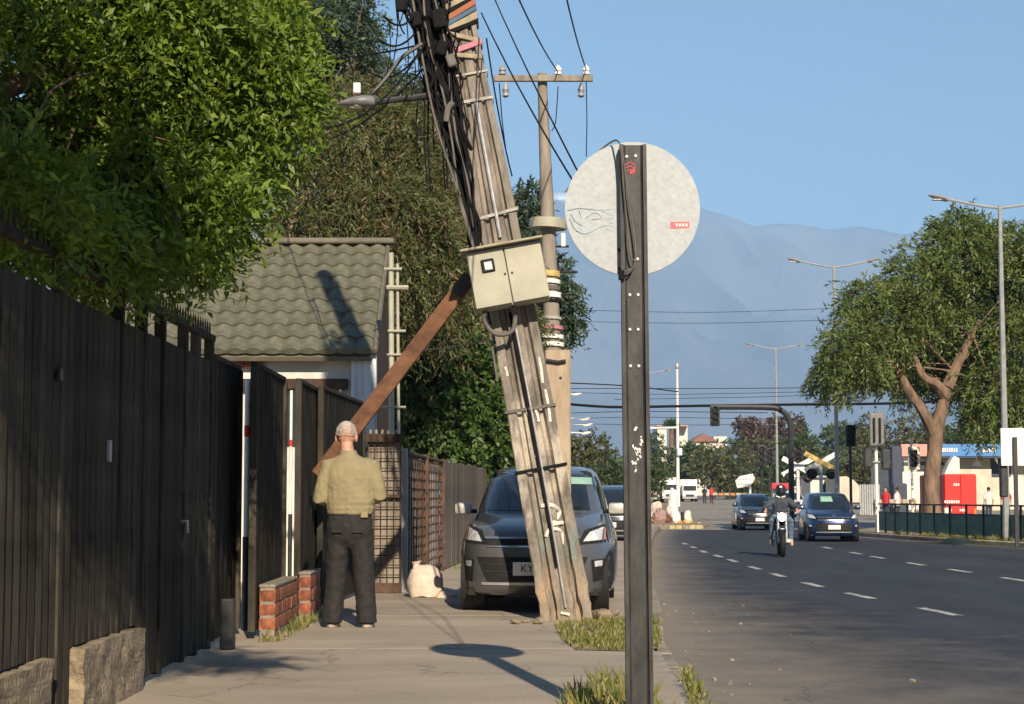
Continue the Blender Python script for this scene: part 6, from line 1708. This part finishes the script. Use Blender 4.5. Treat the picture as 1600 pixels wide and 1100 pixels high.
# railway crossing signs
def crossing(label, px, py, Y, arm, colours, lamps):
    c = P(px, py, Y); z0 = gz(Y) + .1
    t = thing('crossing_sign', label, 'crossing sign', (c.x, Y, z0), 'railway crossing signs')
    MB().tube([(c.x, Y + .1, z0), (c.x, Y + .1, c.z)], .085, 8).build('post', M['white_paint'], t, True)
    for s_, mm_ in zip((-1, 1), colours):
        MB().bbox(c + Vector((0, -.02 * s_ - .03, 0)), (arm, .025, .24), .01, Euler((0, s_ * R(28), 0))).build('sign_arm', M[mm_], t)
    for s_ in (-1, 1):
        q = c + Vector((s_ * .45, -.05, -.55))
        MB().lathe(q, (0, -1, 0), [(0, .25), (.02, .26), (.03, .02)], 16).build('lamp_backboard', M['black_rubber'], t, True)
        MB().lathe(q + Vector((0, -.03, 0)), (0, -1, 0), [(0, .11), (.14, .12), (.14, .09), (.02, .08), (.02, .01)], 12).build('lamp', M['dark_steel'], t, True)
    MB().tube([c + Vector((-.45, .05, -.55)), c + Vector((.45, .05, -.55))], .03, 6).build('lamp_bracket', M['dark_steel'], t)
    return t
crossing('white crossing sign above two dark lamps behind the motorcyclist', 1247, 729, 88, 1.75, ('white_paint', 'white_paint'), True)
crossing('yellow and white crossing sign above the blue car roof', 1283, 722, 84, 1.75, ('white_paint', 'yellow'), True)
# white board sign seen from behind, right edge
ws_ = thing('board_sign', 'big white rectangular road sign on dark posts at the right edge', 'road sign', (P(1590, 800, 47).x, 47, gz(47) + .1))
a = P(1563, 669, 47); b_ = P(1640, 728, 47)
MB().bbox((a + b_) / 2, (b_.x - a.x, .04, a.z - b_.z), .015).build('board', M['white_paint'], ws_)
for px in (1586, 1625): MB().bbox((P(px, 700, 46.93).x, 46.93, (gz(47) + P(0, 683, 47).z) / 2), (.11, .06, P(0, 683, 47).z - gz(47)), .01).build('post', M['dark_steel'], ws_)
MB().bbox(P(1568, 750, 47.2), (.2, .2, .9), .04).build('lower_box', M['dark_steel'], ws_)
# white leaf-shaped banner sign near the junction
tb = thing('tilted_board', 'tilted white board on a white post left of the black car', 'road sign', (P(1172, 780, 92).x, 92, gz(92)))
MB().prism([P(1149, 751, 92), P(1156, 744, 92), P(1176, 740, 92), P(1180, 748, 92), P(1172, 760, 92), P(1152, 763, 92)], (0, .04, 0)).build('board', M['white_paint'], tb)
MB().tube([P(1172, 760, 92.1), (P(1172, 780, 92).x, 92.1, gz(92))], .06, 8).build('post', M['white_paint'], tb, True)
MB().lathe(P(1238, 745, 90), (0, -1, 0), [(0, .18), (.02, .18), (.025, .02)], 14).build('white_disc_sign', M['white_paint'])
o = bpy.data.objects['white_disc_sign']; tag(o, 'small white disc sign left of the crossing lamps', 'road sign')
# thin post under the disc is part of it
m_ = MB(); m_.tube([P(1238, 748, 90.05), (P(1238, 780, 90).x, 90.05, gz(90))], .035, 6); m_.build('post', M['grey_metal'], o)

# overhead lines across the junction
def span(label, pts, r_, group, Y=80, mt_='cable'):
    m_ = MB(); m_.tube(smooth_path([P(a, b_, Y) for a, b_ in pts], 8), r_, 6); tag(m_.build('overhead_cable', M[mt_], None, True), label, 'cable', group)
span('thick black bundle of overhead cables crossing the street above the signals', [(870, 630), (935, 635), (980, 636), (1100, 634), (1250, 632), (1400, 630), (1520, 622), (1640, 608)], .07, None, 83)
gl = 'thin overhead wires crossing the street'
for k, (pts, r_, Y) in enumerate([([(870, 607), (1100, 607), (1260, 606)], .018, 84), ([(870, 613), (1050, 616), (1270, 612)], .014, 86), ([(960, 624), (1150, 621), (1260, 618)], .014, 85), ([(870, 646), (1000, 643), (1200, 645)], .018, 85), ([(870, 655), (1000, 652), (1230, 655)], .014, 88), ([(870, 662), (1100, 664), (1240, 660)], .014, 88), ([(880, 484), (1100, 488), (1300, 482)], .016, 110), ([(880, 502), (1100, 505), (1300, 500)], .016, 110), ([(880, 598), (980, 603), (1060, 612)], .03, 82), ([(1090, 692), (1280, 693), (1580, 690)], .02, 90)]):
    span(['topmost of the thin wires just above the thick cable bundle', 'second thin wire above the thick cable bundle', 'short thin wire touching the thick cable bundle', 'first thin wire below the thick cable bundle', 'second thin wire below the thick cable bundle', 'lowest thin wire below the thick cable bundle', 'upper of two faint wires across the mountains', 'lower of two faint wires across the mountains', 'slanting wire between leaning pole and sign post', 'dark wire running low across the far trees'][k], pts, r_, gl, Y)
for k, (px, py) in enumerate(((902, 616), (915, 655), (919, 664), (916, 677))):
    c = P(px, py, 95); m_ = MB(); m_.ellipsoid(c, (.28, .1, .08), 10, 6, Euler((0, -.2, 0))); m_.tube([c, c + Vector((-1.6, 0, .1))], .03, 5); tag(m_.build('small_lamp', M['white_paint'], None, True), ['uppermost small pale lamp right of the leaning pole', 'second small pale lamp right of the leaning pole', 'third small pale lamp right of the leaning pole', 'lowest small pale lamp right of the leaning pole'][k], 'street lamp', 'small pale lamps beside the pole')

# ---------------------------------------------------------------- vehicles far away
def truck(label, px0, px1, py0, py1, Y):
    a, b_ = P(px0, py0, Y), P(px1, py1, Y); z0 = gz(Y); w = b_.x - a.x; h = a.z - z0; cx = (a.x + b_.x) / 2
    t = thing('white_truck', label, 'truck', (cx, Y, z0), 'white trucks at the far side')
    MB().bbox((cx, Y + 3.2, z0 + .55 + (h - .55) / 2), (w, 4.4, h - .55), .06).build('cargo_box', M['white_paint'], t)
    MB().bbox((cx, Y + .5, z0 + .45 + (h * .78 - .45) / 2), (w * .88, 1.5, h * .78 - .45), .15).build('cab', M['white_paint'], t)
    MB().bbox((cx, Y - .26, z0 + h * .6), (w * .74, .03, h * .22), .02).build('windshield', M['glass'], t)
    MB().bbox((cx, Y - .27, z0 + h * .28), (w * .5, .03, h * .1), .01).build('grille', M['dark_steel'], t)
    MB().bbox((cx, Y - .3, z0 + h * .17), (w * .86, .1, h * .07), .02).build('bumper', M['grey_metal'], t)
    for s_ in (-1, 1):
        MB().bbox((cx + s_ * w * .36, Y - .275, z0 + h * .27), (w * .14, .03, h * .07), .01).build('headlight', M['lamp_glass'], t)
        for yy in (.4, 4.4): MB().lathe((cx + s_ * w * .3, Y + yy, z0 + .4), (s_, 0, 0), [(0, .2), (0, .4), (.3, .4), (.3, .2)], 14).build('wheel', M['black_rubber'], t, True)
    return t
truck('white truck standing behind the slim pale mast, left one', 1032, 1062, 746, 783, 185)
truck('white truck standing right of the slim pale mast', 1064, 1091, 749, 780, 190)
tb2 = truck('brownish truck partly hidden behind the sign post', 1008, 1032, 748, 783, 182)
M['dull_pink'] = mat('dull_pink', (.3, .2, .18), .7)
for ch in tb2.children:
    if ch.name.startswith(('cargo', 'cab')): ch.data.materials[0] = M['dull_pink']
# red delivery van, rear towards the camera
YV = 80.0; a, b_ = P(1471, 744, YV), P(1524, 812, YV); z0 = gz(YV); cx = (a.x + b_.x) / 2; w = b_.x - a.x; h = a.z - z0 - .35
van = thing('red_van', 'red delivery box van with white lettering parked behind the green railing', 'van', (cx, YV, z0))
MB().bbox((cx + .12, YV + 2.5, z0 + .45 + h / 2), (w, 4.8, h), .08).build('cargo_box', M['red'], van)
for s_ in (-1, 1): MB().bbox((cx + .12 + s_ * w * .24, YV + .08, z0 + .47 + h / 2), (w * .465, .05, h * .94), .02).build('rear_door', M['red'], van)
MB().bbox((cx + .12 + w / 2 + .02, YV + 2.5, z0 + .4 + h / 2), (.06, 4.2, h * .8), .02).build('side_panel', M['grey_metal'], van)
for (px, py, ww, hh) in ((1495, 757, .28, .12), (1488, 784, .7, .14), (1505, 797, .3, .12), (1486, 797, .1, .1)):
    n = max(2, int(ww / .09)); c = P(px, py, YV - .02)
    for k in range(n): MB().box((c.x - ww / 2 + (k + .5) * ww / n, YV + .048, c.z), (ww / n * .68, .012, hh * (1 if k % 2 else .8))).build('letter', M['white_paint'], van)
for s_ in (-1, 1):
    MB().bbox((cx + .12 + s_ * w * .42, YV + .04, z0 + .62), (.14, .05, .26), .02).build('tail_light', M['orange_lens'], van)
    MB().lathe((cx + .12 + s_ * w * .3, YV + 1.2, z0 + .38), (s_, 0, 0), [(0, .2), (0, .38), (.24, .38), (.24, .2)], 16).build('wheel', M['black_rubber'], van, True)
MB().bbox((cx + .12, YV + .0, z0 + .4), (w, .12, .14), .03).build('bumper', M['dark_steel'], van)

# ---------------------------------------------------------------- buildings far away
def block(t, name, x0, y0, x1, y1, Y, depth, mt_, base=None, bev=.03):
    a, b_ = P(x0, y0, Y), P(x1, y1, Y); zb = b_.z if base is None else base
    return MB().bbox(((a.x + b_.x) / 2, Y + depth / 2, (a.z + zb) / 2), (b_.x - a.x, depth, a.z - zb), bev).build(name, M[mt_], t)
M['blue_fascia'] = mat('blue_fascia', (0.07, 0.22, 0.5), .5, var=.08); M['pink_wall'] = mat('pink_wall', (0.62, 0.3, 0.24), .7, var=.08); M['cream_wall'] = mat('cream_wall', (0.55, 0.5, 0.4), .85, var=.15, scale=1); M['slate'] = mat('slate', (0.05, 0.06, 0.09), .7); M['far_white'] = mat('far_white', (0.66, 0.63, 0.56), .8, var=.12, scale=.5)
YB = 130.0
gs = thing('shop_building', 'low shop with a pink and blue fascia band behind the pepper tree', 'building', (P(1490, 770, YB).x, YB, gz(YB)))
block(gs, 'wall', 1412, 712, 1660, 800, YB + .6, 12, 'cream_wall', gz(YB) - .2)
block(gs, 'pink_fascia', 1408, 694, 1449, 713, YB, .5, 'pink_wall')
bf = block(gs, 'blue_fascia', 1449.3, 694, 1566, 713, YB, .5, 'blue_fascia')
for (x0, x1) in ((1472, 1497), (1535, 1557)):
    n = 7
    for k in range(n): block(bf, 'letter', x0 + (x1 - x0) * k / n, 700, x0 + (x1 - x0) * (k + .72) / n, 706.5, YB - .06, .05, 'white_paint', bev=.005)
block(gs, 'canopy_roof', 1449.3, 713.3, 1650, 716, YB - 1.5, 3, 'slate')
block(gs, 'dark_opening', 1548, 716, 1580, 745, YB + .5, .2, 'slate')
block(gs, 'dark_opening', 1412, 722, 1475, 727, YB + .5, .2, 'slate')
block(gs, 'white_wall', 1410, 737, 1452, 770, YB - 1, 1.2, 'far_white', gz(YB))
block(gs, 'low_wall', 1495, 733, 1550, 770, YB - 2, 1, 'cream_wall', gz(YB))
MB().prism([P(1474, 745, YB - 3), P(1484, 722, YB - 3), P(1491, 712, YB - 3), P(1499, 716, YB - 3), P(1500, 745, YB - 3)], (0, 1, 0)).build('white_gable', M['far_white'], gs)
MB().prism([P(1517, 728, YB - 2.2), P(1525, 720, YB - 2.2), P(1530, 721, YB - 2.2), P(1535, 729, YB - 2.2)], (0, .15, 0)).build('arched_opening', M['slate'], gs)
block(gs, 'door', 1573, 745, 1600, 800, YB + .3, .4, 'far_white', gz(YB))
dkc = thing('blue_column', 'dark blue advertising column left of the white framed signal', 'column', (P(1405, 780, 100).x, 100, gz(100)))
block(dkc, 'column', 1393, 697, 1411, 770, 100, 1.0, 'slate', gz(100), .08)
block(dkc, 'skirt', 1396, 755, 1418, 775, 99.3, 1.0, 'slate', gz(100), .08)
wb = thing('white_block', 'white apartment block on the rise behind the pepper tree at the right edge', 'building', (P(1575, 700, 420).x, 420, 1.5))
block(wb, 'wall', 1538, 625, 1660, 700, 420, 14, 'far_white', 1.0); block(wb, 'roof_box', 1560, 612, 1660, 625, 423, 8, 'far_white')
for r_ in range(2):
    for q in range(5): block(wb, 'window', 1548 + q * 12, 632 + r_ * 16, 1553 + q * 12, 641 + r_ * 16, 419.9, .3, 'slate', bev=.01)
fw = thing('far_white_house', 'small white building on the skyline above the trucks, behind the palm', 'building', (P(1050, 700, 330).x, 330, 1.5))
block(fw, 'wall', 1027, 666, 1042, 760, 330, 10, 'far_white', 1.2); block(fw, 'wall', 1057, 664, 1075, 760, 332, 10, 'far_white', 1.2); block(fw, 'roof', 1026, 664.5, 1076, 666, 329, 12, 'pink_wall')
fh = thing('far_red_roof_house', 'house with a reddish roof on the skyline right of the palm', 'building', (P(1100, 700, 320).x, 320, 1.5))
M['tile_red'] = mat('tile_red', (0.22, 0.11, 0.085), .8, var=.2, scale=.5)
block(fh, 'wall', 1082, 690, 1120, 760, 320, 8, 'far_white', 1.2); MB().prism([P(1078, 690, 319.5), P(1100, 677, 319.5), P(1124, 690, 319.5)], (0, 9, 0)).build('roof', M['tile_red'], fh); block(fh, 'chimney_wall', 1115, 682, 1136, 700, 322, 4, 'far_white')
ki = thing('red_kiosk', 'small kiosk with a red awning behind the motorcyclist', 'kiosk', (P(1222, 780, 120).x, 120, gz(120)))
block(ki, 'awning', 1206, 755, 1234, 764, 119.6, 1.6, 'red'); block(ki, 'wall', 1208, 764, 1232, 785, 120.2, 1.5, 'far_white', gz(120)); block(ki, 'counter_opening', 1216, 765, 1230, 776, 120.05, .2, 'slate')
hut = thing('white_hut', 'white crossing hut behind the crossing signs', 'hut', (P(1285, 780, 115).x, 115, gz(115)))
block(hut, 'wall', 1266, 746, 1306, 785, 115, 4, 'far_white', gz(115)); block(hut, 'roof', 1264, 743.5, 1308, 746.3, 114.7, 4.6, 'grey_metal'); block(hut, 'door', 1282, 756, 1292, 785, 114.9, .15, 'slate', gz(115))
hg = thing('cream_shed', 'cream arched shed right of the white crossing hut', 'shed', (P(1325, 780, 110).x, 110, gz(110)))
MB().prism([P(1312, 785, 110), P(1312, 745, 110), P(1322, 744, 110), P(1334, 750, 110), P(1343, 760, 110), P(1346, 785, 110)], (0, 5, 0)).build('shell', M['cream_wall'], hg)
cf = thing('corrugated_fence', 'pale corrugated fence right of the cream shed', 'fence', (P(1355, 780, 108).x, 108, gz(108)))
for q in range(9): block(cf, 'sheet', 1343 + q * 3.6, 757, 1346.2 + q * 3.6, 785, 108, .06, 'grey_metal', gz(108), .01)
pink = thing('low_pink_wall', 'low reddish wall between the kiosk and the crossing hut', 'wall', (P(1250, 780, 125).x, 125, gz(125)))
block(pink, 'wall', 1234, 762, 1268, 785, 125, .4, 'pink_wall', gz(125)); block(pink, 'coping', 1233, 760, 1268, 762.5, 124.9, .6, 'far_white')
# parked cars by the crossing
for k, (px, Y, mt_, lb) in enumerate(((1250, 100, 'white_paint', 'white car waiting behind the motorcyclist left of the blue car'),)):
    p = P(px, 780, Y); make_car('far_car', lb, (p.x, Y, gz(Y)), R(6), M[mt_], 4.0, 1.68, 1.46, group='cars on the street', fine=False)
# pedestrians and market goods
M['shirt_red'] = mat('shirt_red', (.45, .03, .04), .8); M['shirt_dark'] = mat('shirt_dark', (.03, .03, .035), .8); M['shirt_white'] = mat('shirt_white', (.6, .58, .54), .8); M['pants_dark'] = mat('pants_dark', (.03, .035, .05), .85); M['goods'] = mat('goods', (.5, .2, .08), .8, var=.3, scale=4)
p = P(1112, 780, 170); far_person('pedestrian in a red top right of the white trucks', (p.x, 170, gz(170)), .4, M['shirt_red'], M['pants_dark'], group='pedestrians')
p = P(1101, 780, 168); far_person('pedestrian in dark clothes left of the one in red', (p.x, 168, gz(168)), -.4, M['shirt_dark'], M['pants_dark'], group='pedestrians')
p = P(1384, 780, 92); far_person('pedestrian in a red top behind the railing below the grey signal', (p.x, 92, gz(92)), 2.4, M['shirt_red'], M['pants_dark'], group='pedestrians')
p = P(1402, 790, 86); far_person('pedestrian in a pale top behind the railing below the blue column', (p.x, 86, gz(86)), .9, M['shirt_white'], M['pants_dark'], group='pedestrians')
p = P(1545, 790, 90); far_person('pedestrian in a pale top right of the red van', (p.x, 90, gz(90)), .2, M['shirt_white'], M['pants_dark'], group='pedestrians')
p = P(1572, 790, 90); far_person('pedestrian in a red top below the white road sign', (p.x, 90, gz(90)), -.3, M['shirt_red'], M['pants_dark'], group='pedestrians')
# market tables with orange goods
def stall(label, px, Y, w, mt_):
    p = P(px, 780, Y); z0 = gz(Y); t = thing('market_table', label, 'table', (p.x, Y, z0), 'market tables')
    MB().bbox((p.x, Y, z0 + .8), (w, .8, .06), .01).build('table_top', M['brown_wood'], t)
    for sx_ in (-1, 1):
        for sy_ in (-1, 1): MB().bbox((p.x + sx_ * (w / 2 - .08), Y + sy_ * .32, z0 + .385), (.06, .06, .77), .008).build('leg', M['brown_wood'], t)
    rr = random.Random(px)
    for q in range(6):
        c = Vector((p.x - w / 2 + (q + .5) * w / 6, Y + rr.uniform(-.15, .15), z0 + .83 + .11))
        bm2 = MB(); bm2.bbox(c, (w / 6 * .85, .4, .22), .03); tag(bm2.build('goods_crate', M[mt_] if q % 2 else M['cream'], None), None)
        o = bpy.data.objects[-1] if False else None
    return t
def crate_label(pref):
    pass
stall('market table with orange goods behind the railing below the grey signal', 1398, 95, 2.2, 'goods')
stall('market table with orange goods beneath the olive tree', 1140, 165, 3.2, 'goods')
crs = [o for o in COL.objects if o.name.startswith('goods_crate')]
for k, o in enumerate(crs):
    tag(o, ['leftmost', 'second from the left', 'third from the left', 'third from the right', 'second from the right', 'rightmost'][k % 6] + (' crate on the market table behind the green railing' if k < 6 else ' crate on the far market table beneath the olive tree'), 'crate', 'crates on the market tables')

# rubbish heap at the corner island left of the side street
isl = [P(985, 826, 74), P(1100, 826, 74), P(1108, 822, 78), P(1085, 805, 92), P(1040, 800, 98), P(985, 800, 98)]
m_ = MB(); m_.prism([(p.x, p.y, gz(p.y) + .12) for p in isl], (0, 0, -.3)); tag(m_.build('corner_island', M['dirt'], None), kind='structure')
for k in range(9):
    x0 = P(1008 + k * 10.5, 826, 73.9); m_ = MB(); m_.bbox((x0.x, 73.85, gz(74) + .03), (.26, .2, .26), .02); m_.build('kerb_stone', M['kerb_yellow'] if k % 3 else M['kerb'], bpy.data.objects['corner_island'])
hp_ = [(1026, 796, 11, 'sack', 'bundle of pale cloth at the left of the rubbish heap'), (1031, 808, 13, 'dull_pink', 'pinkish bundle low in the rubbish heap'), (1024, 815, 9, 'goods', 'orange bundle at the bottom left of the rubbish heap'), (1043, 812, 9, 'brown_wood', 'brown bundle in the middle of the rubbish heap'), (1052, 770, 8, 'white_paint', 'white bag on top at the back of the rubbish heap'), (1050, 788, 9, 'white_paint', 'white appliance shaped bundle behind the heap'), (1055, 804, 8, 'white_paint', 'white bag at the foot of the slim mast'), (1075, 803, 6, 'far_white', 'white bag right of the slim mast foot'), (1066, 804, 4, 'black_rubber', 'black bag between two white bags'), (1075, 818, 8, 'yellow', 'yellow debris at the right of the heap'), (1062, 818, 7, 'goods', 'orange debris in front of the slim mast'), (1092, 822, 4, 'far_white', 'pale stone at the right tip of the heap')]
for k, (px, py, r_, mt_, lb) in enumerate(hp_):
    Y = 80.0 if py > 800 else 84.0; s_ = F / Y; c = P(px, py, Y); rr = r_ / s_
    zb = gz(Y) + .12
    m_ = MB(); m_.ellipsoid((c.x, Y, (c.z + zb) / 2 + rr * .3), (rr, rr * .9, max((c.z - zb) / 2 + rr * .7, rr * .6)), 14, 9, Euler((0, 0, k)))
    lumpy(m_, k * 3.1, rr * .35)
    tag(m_.build('rubbish_bundle', M[mt_], None, False), lb, 'rubbish', 'rubbish heap at the corner')
